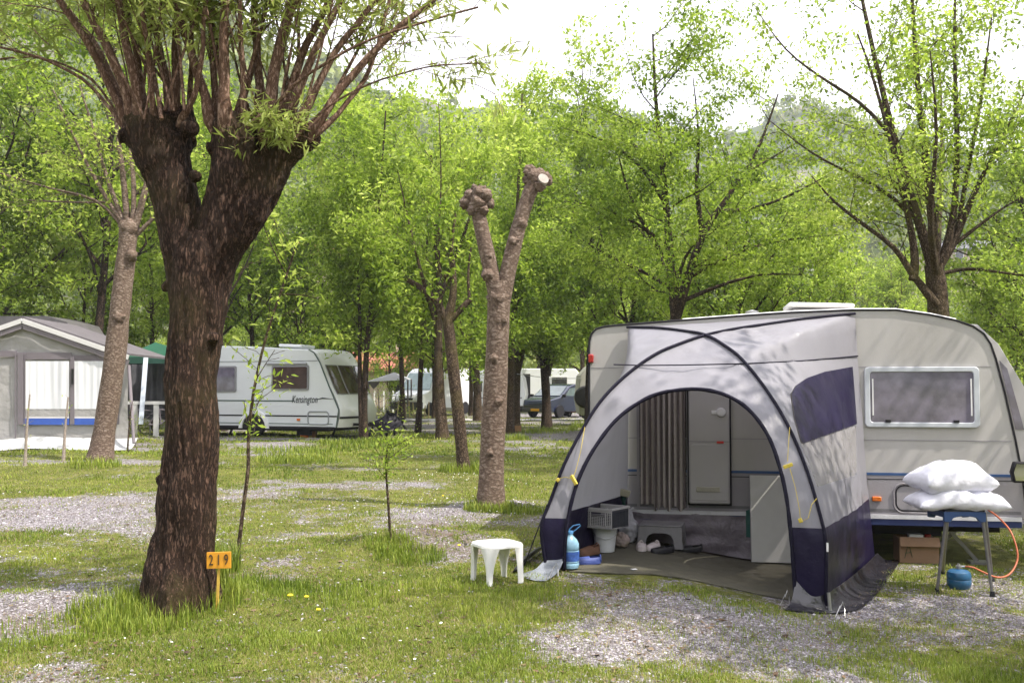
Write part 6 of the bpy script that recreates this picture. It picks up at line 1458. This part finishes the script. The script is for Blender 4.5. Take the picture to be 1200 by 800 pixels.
def wheel(par, loc, r_, wdt, m_=None, nm='wheel'):
    M_ = Matrix.Translation(loc) @ Matrix.Rotation(R(-90 if m_ else 90), 4, 'X')
    ty = MB().lathe([(r_ * .62, -wdt / 2), (r_ * .95, -wdt / 2), (r_, -wdt * .3), (r_, wdt * .3), (r_ * .95, wdt / 2), (r_ * .62, wdt / 2)], (0, 0, 0), 24); ty.v = [tuple(M_ @ Vector(v)) for v in ty.v]
    w__ = P(nm, ty, rubber, par, world=False)
    rm_ = MB().lathe([(0, wdt * .42), (r_ * .12, wdt * .42), (r_ * .16, wdt * .28), (r_ * .55, wdt * .30), (r_ * .66, wdt * .46), (r_ * .66, -wdt * .3), (0, -wdt * .3)], (0, 0, 0), 20)
    for k in range(8):
        a = k * PI / 4; rm_.bar((math.cos(a) * r_ * .12, math.sin(a) * r_ * .12, wdt * .38), (math.cos(a) * r_ * .6, math.sin(a) * r_ * .6, wdt * .40), r_ * .09, wdt * .1)
    rm_.v = [tuple(M_ @ Vector(v)) for v in rm_.v]; P('rim', rm_, wheelm, w__, world=False); return w__
wheel(c2, (wc[0], .10, gw + .31), .31, .18)
P('chassis', MB().bb(uL2, -.5, .3, 2.0, zb2 - .12, zb2 - .002), dark, c2, world=False, smooth=0)
for px in (383, 262, 421):
    x = kv(px, 500)[0] + (-.15 if px == 421 else 0); y = .35 if px < 400 else .9; gg_ = gz1(*(M2 @ Vector((x, y, 0))).xy); P('corner_steady', MB().bar((x + .1, y, zb2), (x - .05, y, gg_ + .02), .05).bb(x - .15, x + .05, y - .08, y + .08, gg_ - .02, gg_ + .03), rubber, c2, world=False, smooth=0)
x = kv(346, 506)[0]; P('battery_box', MB().bb(x - .15, x + .3, .3, .7, .18, zb2 - .1), dark, c2, world=False, bevel=.02)
v_ = P('roof_vent', MB().bb(kv(313, 0)[0] + .1, kv(336, 0)[0] + .2, .7, 1.4, 2.6, 2.72), whf, c2, world=False, bevel=.04); P('vent_lid', MB().box((kv(325, 0)[0] + .15, 1.0, 2.78), (.78, .78, .09), Matrix.Rotation(R(3), 3, 'Y')), whf, v_, world=False, bevel=.03)
P('tow_frame', MB().bar((0.1, .6, .50), (1.3, 1.1, .48), .08).bar((0.1, 1.6, .50), (1.3, 1.1, .48), .08).bar((.9, 1.1, .55), (.9, 1.1, .12), .06), rubber, c2, world=False, smooth=0)
for (dx, lb, m_) in ((0, 'orange levelling block under the nose of the white striped caravan, left one', amber), (.22, 'second levelling block, brownish, touching the orange one', pm('block_brown', (.22, .10, .04), .7))):
    p = gpx(358 + dx * 42, 28.9); o = P('levelling_block', MB().bb(p.x - .11, p.x + .11, p.y - .12, p.y + .12, p.z - .01, p.z + .26), m_, bevel=.015, origin=p); tag(o, lb, 'block')
# tarp over the hitch
p = gpx(461, 28.6)
tarp = pm('tarp_navy', (.007, .006, .012), .6, .25, 4, .3, 6, bd=.03, spec=.2)
t = T('hitch_cover', 'black wind-blown plastic cover draped over the caravan tow hitch', 'cover', tuple(p))
def tp(u, v):
    s_ = 2 * PI * u; a = kw(461, 500); x = .44 * math.cos(s_) * (.35 + .8 * v) - .05 + .12 * math.sin(v * 6) * math.cos(s_ * 2); y = .30 * math.sin(s_) * (.4 + .8 * v)
    z = .72 - .42 * v + .07 * math.sin(3 * s_ + v * 4) * v - (.14 * math.cos(s_)) * (1 - v) * .9
    n_ = mnoise.noise(Vector((x * 5, y * 5, z * 4))) * .07; return Vector((x + n_, y + n_, z + n_))
P('tarpaulin', weld(MB().grid(tp, 30, 12).add([tp(k / 30, 0) for k in range(30)], [tuple(range(30))])), tarp, t, world=False, smooth=180, fixn=False)
P('jockey_wheel_post', MB().tube([(.08, 0, .75), (.04, 0, .05)], .03, 8), rubber, t, world=False)

# ------------------------------------------------------------------ grey awning tent on the left
TY = 24.0
def tp3(px, py, dy=0.0): return at(px, py, TY + dy)
at_ = T('awning_tent', 'large grey frame awning tent with pleated white windows and a blue band', 'tent', tuple(gpx(28, TY)))
tg = pm('tent_grey', (.37, .36, .36), .7, .08, 1.5, .25, 5, bd=.03, trans=.08, dirt=.3, dcol=(.18, .17, .15)); tgd = pm('tent_grey_dark', (.17, .15, .17), .7, .1, 3, .1); tw_ = pm('tent_edge_white', (.62, .61, .62), .5, .05, 3, .05)
m, nt, b = nmat('pleated_white'); tcn = N(nt, 'ShaderNodeTexCoord'); sx2 = N(nt, 'ShaderNodeTexNoise', i_Scale=6, i_Detail=4, i_Distortion=.4); mpp = N(nt, 'ShaderNodeMapping'); mpp.inputs['Scale'].default_value = (1, 1, .06); nt.links.new(tcn.outputs['Object'], mpp.inputs[0]); nt.links.new(mpp.outputs[0], sx2.inputs[0])
rp = ramp(nt, [(.3, (.60, .61, .66)), (.6, (.82, .83, .88))]); nt.links.new(sx2.outputs[0], rp.inputs[0]); nt.links.new(rp.outputs[0], b.inputs['Base Color']); b.inputs['Roughness'].default_value = .5
pleat = m
def wallf(u, v):
    px = -150 + 300 * u; top = 377 + abs(px - 29) * .345; bot = 532 - (max(px, 0)) * .09; py = top + (bot - top) * v
    p = tp3(px, py); return Vector((p.x, p.y + .025 * mnoise.noise(Vector((p.x * 3, 0, p.z * 2))), p.z))
P('front_wall', MB().grid(wallf, 80, 40), tg, at_, smooth=180, fixn=False)
def side(u, v):
    a = tp3(150, 420 + (519 - 420) * v); return Vector((a.x - 1.0 * u + .05 * v, a.y + 2.6 * u, a.z + .02 * math.sin(u * 9)))
P('side_wall', MB().grid(side, 14, 12), tg, at_, smooth=180, fixn=False)
rf = MB()
for (xa, xb) in ((29, 154), (29, -150)):
    za = lambda px: tp3(px, 376 + abs(px - 29) * .345 - 1)
    A_, B_ = za(xa), za(xb); off = Vector((0, -.10, .03)); bk2 = Vector((0, 2.8, .0))
    rf.add([A_ + off, B_ + off, B_ + bk2, A_ + bk2] + [q + Vector((0, 0, .05)) for q in (A_ + off, B_ + off, B_ + bk2, A_ + bk2)], [(0, 1, 2, 3), (7, 6, 5, 4), (0, 4, 5, 1), (1, 5, 6, 2), (2, 6, 7, 3), (3, 7, 4, 0)])
P('roof', rf, pm('tent_roof', (.10, .09, .10), .7, .2, 3, .1), at_, smooth=0)
for (xa, xb) in ((29, 153), (29, -150)):
    A_, B_ = tp3(xa, 376 + abs(xa - 29) * .345), tp3(xb, 376 + abs(xb - 29) * .345); f_ = Vector((0, -.13, 0))
    P('gable_piping', MB().bar(A_ + f_, B_ + f_, .04, .11), tw_, at_, smooth=0); P('gable_valance', MB().bar(A_ + f_ + Vector((0, .02, -.13)), B_ + f_ + Vector((0, .02, -.13)), .03, .12), tgd, at_, smooth=0)
blu = pm('tent_band_blue', (.04, .10, .42), .6)
def rect(name, x0, y0, x1, y1, m_, dy, par, nu=1, amp=0):
    def f(u, v):
        p = tp3(x0 + (x1 - x0) * u, y0 + (y1 - y0) * v, dy); return Vector((p.x, p.y + amp * math.sin(u * nu * .9) * (.5 + .5 * math.sin(v * 3)), p.z))
    return P(name, MB().sheet(f, max(nu, 2), 6, .012, (0, 1, 0)), m_, par, smooth=60)
for (x0, x1) in ((30, 81), (87, 134), (-60, -10)):
    w1 = rect('window', x0, 423, x1, 479, pleat, -.06, at_, 40, .007)
    if x0 > -20: rect('window_sill_band', x0, 479, x1, 488, tg, -.055, w1); rect('lower_strip', x0, 488, x1, 490.5, tw_, -.057, w1)
    rect('blue_band', x0 - 4 if x0 > 0 else x0, 490, x1, 497.5, blu, -.06, w1)
rect('top_band', -30, 411, 20, 418, tgd, -.05, at_); rect('top_band', 20, 413, 84, 421, tgd, -.05, at_); rect('top_band', 84, 416, 122, 424, tgd, -.05, at_)
for (x, w__) in ((24, 7), (84.5, 5), (138, 3), (18, 1.5), (29, 1)): rect('wall_post', x - w__ / 2, 414 + (x > 80) * 4, x + w__ / 2, 497 if w__ > 2 else 513, tgd, -.07, at_)
rect('zip_flap', 83.5, 432, 86, 450, blk, -.09, at_)
rect('mud_wall', -150, 512, 150, 531, tgd if False else tg, -.045, at_)
P('ground_flap', MB().grid(lambda u, v: (lambda p: Vector((p.x, TY - .05 - .55 * v, gz1(p.x, TY - .3) + .25 * (1 - v) ** 2 + .02)))(tp3(-100 + 262 * u, 520)), 60, 6), pm('ground_flap_pale', (.45, .46, .46), .5, .2, 3, .3), at_, smooth=180, fixn=False)
P('rear_pole', MB().tube([tp3(151, 428, 0), tp3(157, 519, -.6)], .04, 8), tgd, at_)
# caravan roof showing behind the awning tent
cr = at(45, 374, 28.5)
t = T('caravan', 'dark roofed caravan hidden behind the grey awning tent, only its roof edge showing', 'caravan', tuple(gpx(-20, 28.5)), 0)
P('roof', MB().prism([(at(-150, 373, 28.5).x, 2.2), (at(-140, 366, 28.5).x, at(0, 371, 28.5).z), (at(60, 371, 28.5).x, at(0, 371, 28.5).z), (at(84, 377, 28.5).x, at(0, 378, 28.5).z), (at(93, 393, 28.5).x, at(0, 393, 28.5).z)], 28.2, 30.4), pm('roof_dark', (.10, .095, .10), .5, .2, 4), t, smooth=30)
P('body', MB().prism([(at(-150, 373, 28.5).x, .4), (at(-150, 373, 28.5).x, 2.19), (at(91, 393, 28.5).x, 2.19), (at(92, 393, 28.5).x, .4)], 28.25, 30.35), wht, t, smooth=30)

# ------------------------------------------------------------------ green gazebo and white railing
GY = 29.5
gp = T('gazebo', 'dark green peaked gazebo between the grey awning tent and the willow trunk', 'gazebo', tuple(gpx(188, GY)))
grm = pm('gazebo_green', (.015, .09, .055), .6, .15, 3, .1, trans=.1); grv = pm('gazebo_valance', (.012, .06, .04), .6)
ap = at(182, 401, GY + 1.2); cs4 = [at(143, 418, GY), at(222, 418, GY), at(222, 418, GY) + Vector((0, 2.4, 0)), at(143, 418, GY) + Vector((0, 2.4, 0))]
P('canopy', MB().add([ap] + cs4, [(0, 1, 2), (0, 2, 3), (0, 3, 4), (0, 4, 1)]), grm, gp, smooth=0)
for i in range(4):
    a, b_ = cs4[i], cs4[(i + 1) % 4]; P('valance', MB().add([a, b_, b_ + Vector((0, 0, -.2)), a + Vector((0, 0, -.2))], [(0, 1, 2, 3)]), grv, gp, smooth=0, fixn=False)
    P('pole', MB().tube([a + Vector((0, 0, -.1)), Vector((a.x, a.y, gz1(a.x, a.y)))], .025, 8), metal, gp)
P('slanted_pole', MB().bar(at(171, 419, GY - .1), at(165, 497, GY - 1.0), .13, .03), pm('pole_pale', (.40, .45, .52), .4), gp, smooth=0)
P('rear_dark_sheet', MB().grid(lambda u, v: at(146 + 76 * u, 421, GY + 2.2) + Vector((0, .05 * math.sin(u * 40), -1.9 * v)), 60, 4), pm('dim_interior_slate', (.10, .10, .115), .35, .4, 2, .1), gp, smooth=180, fixn=False)  # dark sheet added for the dim interior and tent behind the gazebo
rl = T('railing', 'low white railing under the green gazebo', 'railing', tuple(gpx(172, GY - .6)))
zr = at(170, 470, GY - .6).z
P('top_rail', MB().bb(at(153, 0, GY - .6).x, at(216, 0, GY - .6).x, GY - .64, GY - .56, zr - .09, zr), whit, rl, smooth=0)
for px in (159, 184, 210):
    p = gpx(px, GY - .6); P('post', MB().bb(p.x - .07, p.x + .07, p.y - .03, p.y + .03, p.z, zr - .092), whit, rl, smooth=0)
for k in range(2):
    p = gpx(170 + k * 26, GY + .2); o = T('bicycle', ['bicycle leaning behind the white railing, left of the thin trunk', 'bicycle behind the white railing, next to the willow trunk'][k], 'bicycle', tuple(p), R(10))
    for x in (-.5, .5): P('wheel', MB().tube([Vector((x + .3 * math.cos(t_), 0, .33 + .3 * math.sin(t_))) for t_ in [2 * PI * j / 20 for j in range(20)]], .02, 5, closed=True), rubber, o, world=False)
    P('frame', MB().tube([(-.5, 0, .33), (-.15, 0, .35), (.32, 0, .75), (-.2, 0, .78), (-.15, 0, .35)], .02, 5).tube([(-.5, 0, .33), (-.2, 0, .78), (-.22, 0, .92)], .015, 5).tube([(.5, 0, .33), (.30, 0, .95)], .018, 5), tgd, o, world=False)
    P('saddle', MB().bb(-.34, -.1, -.06, .06, .9, .95), rubber, o, world=False, bevel=.02); P('handlebar', MB().tube([(.28, -.25, .98), (.30, 0, .96), (.28, .25, .98)], .015, 5), metal, o, world=False)

# ------------------------------------------------------------------ vehicles in the distance
def vehicle(name, label, cat, loc, rz, L_, Wv, body, belt, wins, paint, wheels, wr, lowz, hood_lamps, plate=None, bumper=None, glassm=None, wshield=None, tumble=.09):
    """body: side profile (x forward, z); belt: height above which the sides lean in"""
    t = T(name, label, cat, tuple(loc), rz)
    def tm(v):
        k = max(0, v.z - belt) * tumble / .8; s_ = 1 if v.y > 0 else -1; pl_ = .10 * max(0, (v.x - (L_ / 2 - .5)) / .5) ** 2
        return Vector((v.x, v.y - s_ * (k + pl_), v.z))
    P('body', MB().prism(body, -Wv / 2, Wv / 2, tm), paint, t, world=False, smooth=30, bevel=.05, seg=3)
    gl = glassm or winm
    for (poly) in wins:
        for s_ in (-1, 1):
            y = s_ * (Wv / 2 + .006); P('side_window', MB().prism(poly, y - .006, y + .006, lambda v: tm(v) if True else v), gl, t, world=False, smooth=0)
    if wshield:
        (xa, za), (xb, zb_) = wshield; nrm_ = Vector((zb_ - za, 0, -(xb - xa))).normalized() * .03
        nrm_ = nrm_ if nrm_.x > 0 else -nrm_
        wa, wb2 = Wv / 2 - .10 - max(0, za - belt) * tumble, Wv / 2 - .16 - max(0, zb_ - belt) * tumble
        P('windscreen', MB().add([Vector((xa, -wa, za)) + nrm_, Vector((xa, wa, za)) + nrm_, Vector((xb, wb2, zb_)) + nrm_, Vector((xb, -wb2, zb_)) + nrm_, Vector((xa, -wa, za)) - nrm_, Vector((xa, wa, za)) - nrm_, Vector((xb, wb2, zb_)) - nrm_, Vector((xb, -wb2, zb_)) - nrm_], [(0, 1, 2, 3), (7, 6, 5, 4), (0, 4, 5, 1), (1, 5, 6, 2), (2, 6, 7, 3), (3, 7, 4, 0)]), glassm or pm('windscreen_glass', (.25, .36, .38), .08, .3, 2, .02, coat=.5), t, world=False, smooth=0)
    for x in wheels:
        for y in (-Wv / 2 + .08, Wv / 2 - .08):
            w__ = wheel(t, (x, y, wr), wr, .2, y > 0)
            if y > 0:
                pass
    for (x, z, w__, h_) in hood_lamps:
        for s_ in (-1, 1): P('headlight', MB().box((x, s_ * (Wv / 2 - .14 - w__ / 2), z), (.10, w__, h_), Matrix.Rotation(R(-25), 3, 'Y')), pm('lamp_glass', (.55, .57, .60), .1, .2, 20, 0, coat=.5), t, world=False, bevel=.02)
    if bumper:
        x, z0_, z1__ = bumper; P('bumper', MB().bb(x - .18, x + .05, -Wv / 2 + .06, Wv / 2 - .06, z0_, z1__), pm('bumper_grey', (.045, .045, .05), .6), t, world=False, bevel=.05)
        P('grille', MB().bb(x - .1, x + .03, -.42, .42, z1__ + .06, z1__ + .19), rubber, t, world=False, bevel=.02)
        P('number_plate', MB().bb(x + .05, x + .065, -.26, .26, (z0_ + z1__) / 2 - .06, (z0_ + z1__) / 2 + .06), plate or white_p, t, world=False, smooth=0)
    for s_ in (-1, 1): P('door_mirror', MB().bb(wshield[0][0] - .12, wshield[0][0] + .0, s_ * (Wv / 2 + .02), s_ * (Wv / 2 + .22), belt, belt + (.28 if Wv > 1.9 else .14)), rubber, t, world=False, bevel=.03)
    return t
vp = gpx(489, 52.5); wv = pm('van_white', (.78, .80, .82), .3, .03, 1, .01, coat=.4)
body = [(2.7, .35), (2.75, .8), (2.62, 1.08), (1.85, 1.32), (1.15, 2.22), (.8, 2.42), (.2, 2.50), (-2.55, 2.50), (-2.68, 2.3), (-2.7, .35)]
vehicle('van', 'white panel van with a sloping bonnet parked on the grass beyond the trunks', 'van', (vp.x + .75, vp.y + 1.5, vp.z), R(-90 - 27), 5.4, 2.0, body, 1.3, [[(1.7, 1.36), (1.15, 2.08), (.55, 2.08), (.55, 1.36)]], wv, (1.85, -1.75), .34, .3, [(2.55, 1.02, .36, .26)], bumper=(2.72, .32, .72), wshield=((1.84, 1.34), (1.18, 2.2)))
cp = gpx(652, 49.0); darkb = pm('car_darkblue', (.012, .018, .05), .25, .1, 3, 0, coat=.8)
body = [(2.15, .28), (2.2, .62), (2.1, .86), (1.30, 1.02), (.55, 1.52), (.1, 1.64), (-1.5, 1.62), (-2.05, 1.1), (-2.15, .8), (-2.15, .28)]
vehicle('parked_car', 'dark blue minivan with an orange number plate parked beyond the dark forked trunk', 'car', (cp.x + .35, cp.y + 1.0, cp.z), R(-90 - 40), 4.3, 1.78, body, 1.0, [[(.98, 1.06), (.50, 1.44), (-.35, 1.5), (-.35, 1.04)], [(-.42, 1.04), (-.42, 1.5), (-1.4, 1.5), (-1.75, 1.08)]], darkb, (1.35, -1.35), .31, .25, [(2.08, .74, .34, .16)], plate=pm('plate_orange', (.75, .38, .02), .5), bumper=(2.16, .28, .5), wshield=((1.25, 1.05), (.56, 1.52)), glassm=pm('car_glass', (.10, .13, .14), .08, .3, 2, 0, coat=.6))
# small red and white motor scooter beside the car
p = gpx(674, 51); t = T('motor_scooter', 'red and white scooter standing in front of the dark blue minivan', 'scooter', tuple(p), R(-60))
for x in (-.6, .6): P('wheel', MB().tube([Vector((x + .24 * math.cos(a), 0, .28 + .24 * math.sin(a))) for a in [2 * PI * j / 18 for j in range(18)]], .05, 6, closed=True), rubber, t, world=False)
P('fairing', MB().prism([(-.75, .55), (-.7, .85), (-.1, .78), (.05, .4), (.3, .4), (.45, .95), (.6, .9), (.45, .25), (-.2, .22)], -.15, .15), pm('scooter_red', (.50, .03, .06), .3, .1, 10, 0, coat=.5), t, world=False, bevel=.03)
P('leg_shield', MB().box((.42, 0, .75), (.05, .42, .55), Matrix.Rotation(R(-20), 3, 'Y')), white_p, t, world=False, bevel=.02); P('saddle', MB().bb(-.75, -.05, -.14, .14, .84, .93), rubber, t, world=False, bevel=.03); P('handlebar', MB().tube([(.45, -.33, 1.08), (.48, 0, 1.02), (.45, .33, 1.08)], .025, 6), rubber, t, world=False)
# distant caravans
def simple_caravan(label, px, Y, L_, H_, rz, m_, extra=None, wz=(1.2, 1.9), wx=((-1.5, -.4), (.5, 1.6)), z0=None):
    p = gpx(px, Y); t = T('caravan', label, 'caravan', tuple(p), rz)
    P('body', MB().prism([(-L_ / 2, .4), (-L_ / 2 - .1, 1.0), (-L_ / 2, H_ - .35), (-L_ / 2 + .3, H_), (L_ / 2 - .4, H_), (L_ / 2, H_ - .5), (L_ / 2 + .15, 1.1), (L_ / 2, .4)], 0, 2.2), m_, t, world=False, smooth=30, bevel=.05)
    for a, b_ in wx: f = P('window', MB().bb(a, b_, -.02, .01, wz[0], wz[1]), whit, t, world=False, smooth=0); P('pane', MB().bb(a + .06, b_ - .06, -.035, -.01, wz[0] + .06, wz[1] - .06), winm, f, world=False, smooth=0)
    P('side_stripe', MB().bb(-L_ / 2 + .05, L_ / 2 - .05, -.008, .001, .85, .93), lowg, t, world=False, smooth=0)
    wheel(t, (0, .15, .32), .32, .18); P('chassis', MB().bb(-L_ / 2 + .2, L_ / 2 - .2, .2, 2, .25, .41), dark, t, world=False, smooth=0)
    return t
simple_caravan('white caravan behind the rear of the white van', 570, 60, 4.4, 2.6, R(-6), wv, wx=((-1.3, -.2), (.4, 1.5)))
simple_caravan('white motorhome with its dark rear door open, behind the bonnet of the dark blue minivan', 640, 64, 4.6, 2.7, R(4), wv, wx=((-1.6, -1.25), (.3, 1.4)), wz=(1.2, 2.2))
p = gpx(613, 62); o = P('dark_screen', MB().bb(p.x - .45, p.x + .45, p.y, p.y + .15, p.z, p.z + 2.35), blk, origin=p, bevel=.02); tag(o, 'tall black awning side next to the white motorhome, beyond the mossy trunks', 'screen')
t = simple_caravan('cream caravan end with a round black spare wheel cover, left of the near caravan', 714, 37.5, 2.2, 2.25, 0, pm('caravan_cream', (.45, .44, .40), .5, .05, 1, .02), wx=())
P('spare_wheel_cover', MB().lathe([(0, .16), (.36, .16), (.42, .10), (.42, 0), (0, 0)], (0, 0, 0), 28), blk, t, world=False)
sw = bpy.data.objects['spare_wheel_cover']; sw.matrix_local = Matrix.Translation((at(686, 465, 37.5).x - gpx(714, 37.5).x, 0, at(686, 465, 37.5).z - gpx(714, 37.5).z)) @ Matrix.Rotation(R(90), 4, 'X')
simple_caravan('small white caravan far off behind the scooter, under a pale tarpaulin', 668, 70, 3.6, 2.4, R(3), wv, wx=((-1, 0),))
# grey canopy with posts, picket posts, overhead line
p = gpx(462, 49); t = T('garden_canopy', 'small grey peaked canopy left of the white van', 'canopy', tuple(p))
ap = at(462, 436, 50); c4 = [at(430, 447, 48.6), at(478, 445, 48.6), at(482, 444, 51.5), at(432, 446, 51.5)]
P('canopy_roof', MB().add([ap] + c4, [(0, 1, 2), (0, 2, 3), (0, 3, 4), (0, 4, 1)]), pm('canopy_grey', (.36, .36, .38), .6), t, smooth=0)
P('hanging_corner', MB().add([c4[0], at(446, 447, 48.6), at(438, 456, 48.6)], [(0, 1, 2)]), tgd, t, smooth=0, fixn=False)
for q in c4: P('post', MB().tube([q, Vector((q.x, q.y, gz1(q.x, q.y)))], .04, 6), tgd, t)
GPK = 'short wooden pickets before the white van'
first = None
for k, px in enumerate([472, 476, 480, 485, 490, 498, 503, 466]):
    p = gpx(px, 47.5 + .3 * (k % 3))
    if first is None:
        first = P('picket', MB().box((0, 0, .36), (.05, .05, .78), Matrix.Rotation(R(3), 3, 'Y')), pm('picket_wood', (.40, .32, .19), .8), smooth=0); first.location = p; tag(first, 'thin pale wooden picket in the row before the white van', 'picket', GPK)
    else: c = first.copy(); col.objects.link(c); c.location = p; c.rotation_euler = (.05 * math.sin(k * 5), .08 * math.sin(k * 3), k); c.scale = (1, 1, .8 + .3 * math.sin(k * 7) ** 2)
o = P('washing_line', MB().tube([at(606, 438, 34) + Vector((0, 0, 0)), at(645, 443.5, 36), at(693, 443, 38)], .012, 5), ropem if False else metal, origin=at(645, 443, 36)); tag(o, 'thin pale line strung between the mossy pair of trunks and the cream caravan', 'line')
fn = T('wire_fence', 'low pale mesh fence before the service building', 'fence', tuple(gpx(448, 60)))
a, b_ = gpx(428, 60), gpx(472, 60)
for k in range(5): q = a.lerp(b_, k / 4); P('post', MB().bb(q.x - .04, q.x + .04, q.y - .04, q.y + .04, q.z, q.z + 1.3), whit, fn, smooth=0)
mb = MB()
for k in range(24): q = a.lerp(b_, k / 23); mb.bb(q.x - .012, q.x + .012, q.y - .01, q.y + .01, q.z + .1, q.z + 1.2)
for k in range(7): mb.bar(a + Vector((0, .0, .1 + k * .18)), b_ + Vector((0, 0, .1 + k * .18)), .015)
P('mesh_panel', mb, metal, fn, smooth=0)
wp_ = gnd(606, 507); o = P('pitch_marker', MB().bb(wp_.x - .13, wp_.x + .13, wp_.y - .03, wp_.y, wp_.z + .05, wp_.z + .22).bb(wp_.x - .02, wp_.x + .02, wp_.y, wp_.y + .03, wp_.z - .05, wp_.z + .15), pm('marker_wood', (.30, .16, .07), .8), origin=wp_, bevel=.005); tag(o, 'small brown wooden pitch marker at the foot of the mossy trunk pair', 'marker')
# camp lane
def lane(u, v):
    y = 44.0 + 2.8 * v; x = -9 + 26 * u; return Vector((x, y + .8 * math.sin(x * .2), gz1(x, y + .8 * math.sin(x * .2)) + .02))
o = P('camp_lane', MB().grid(lane, 80, 8), pm('lane_gravel', (.42, .40, .41), .9, .15, 2, .2, 30), smooth=180, fixn=False); tag(o, kind='structure')

# ------------------------------------------------------------------ air: slight haze towards the hills
m = bpy.data.materials.new('haze_air'); m.use_nodes = True; nt = m.node_tree; nt.nodes.remove(nt.nodes['Principled BSDF'])
pv = nt.nodes.new('ShaderNodeVolumePrincipled'); pv.inputs['Color'].default_value = (.86, .91, 1, 1); pv.inputs['Density'].default_value = .0005; pv.inputs['Anisotropy'].default_value = .2
nt.links.new(pv.outputs[0], nt.nodes['Material Output'].inputs['Volume'])
zmin, zmax = float(GZ.min()) - 1, float(GZ.max()) + 12
o = P('haze', MB().bb(-1600, 1600, -1600, 1600, zmin, zmax), m, smooth=0); tag(o, kind='stuff')
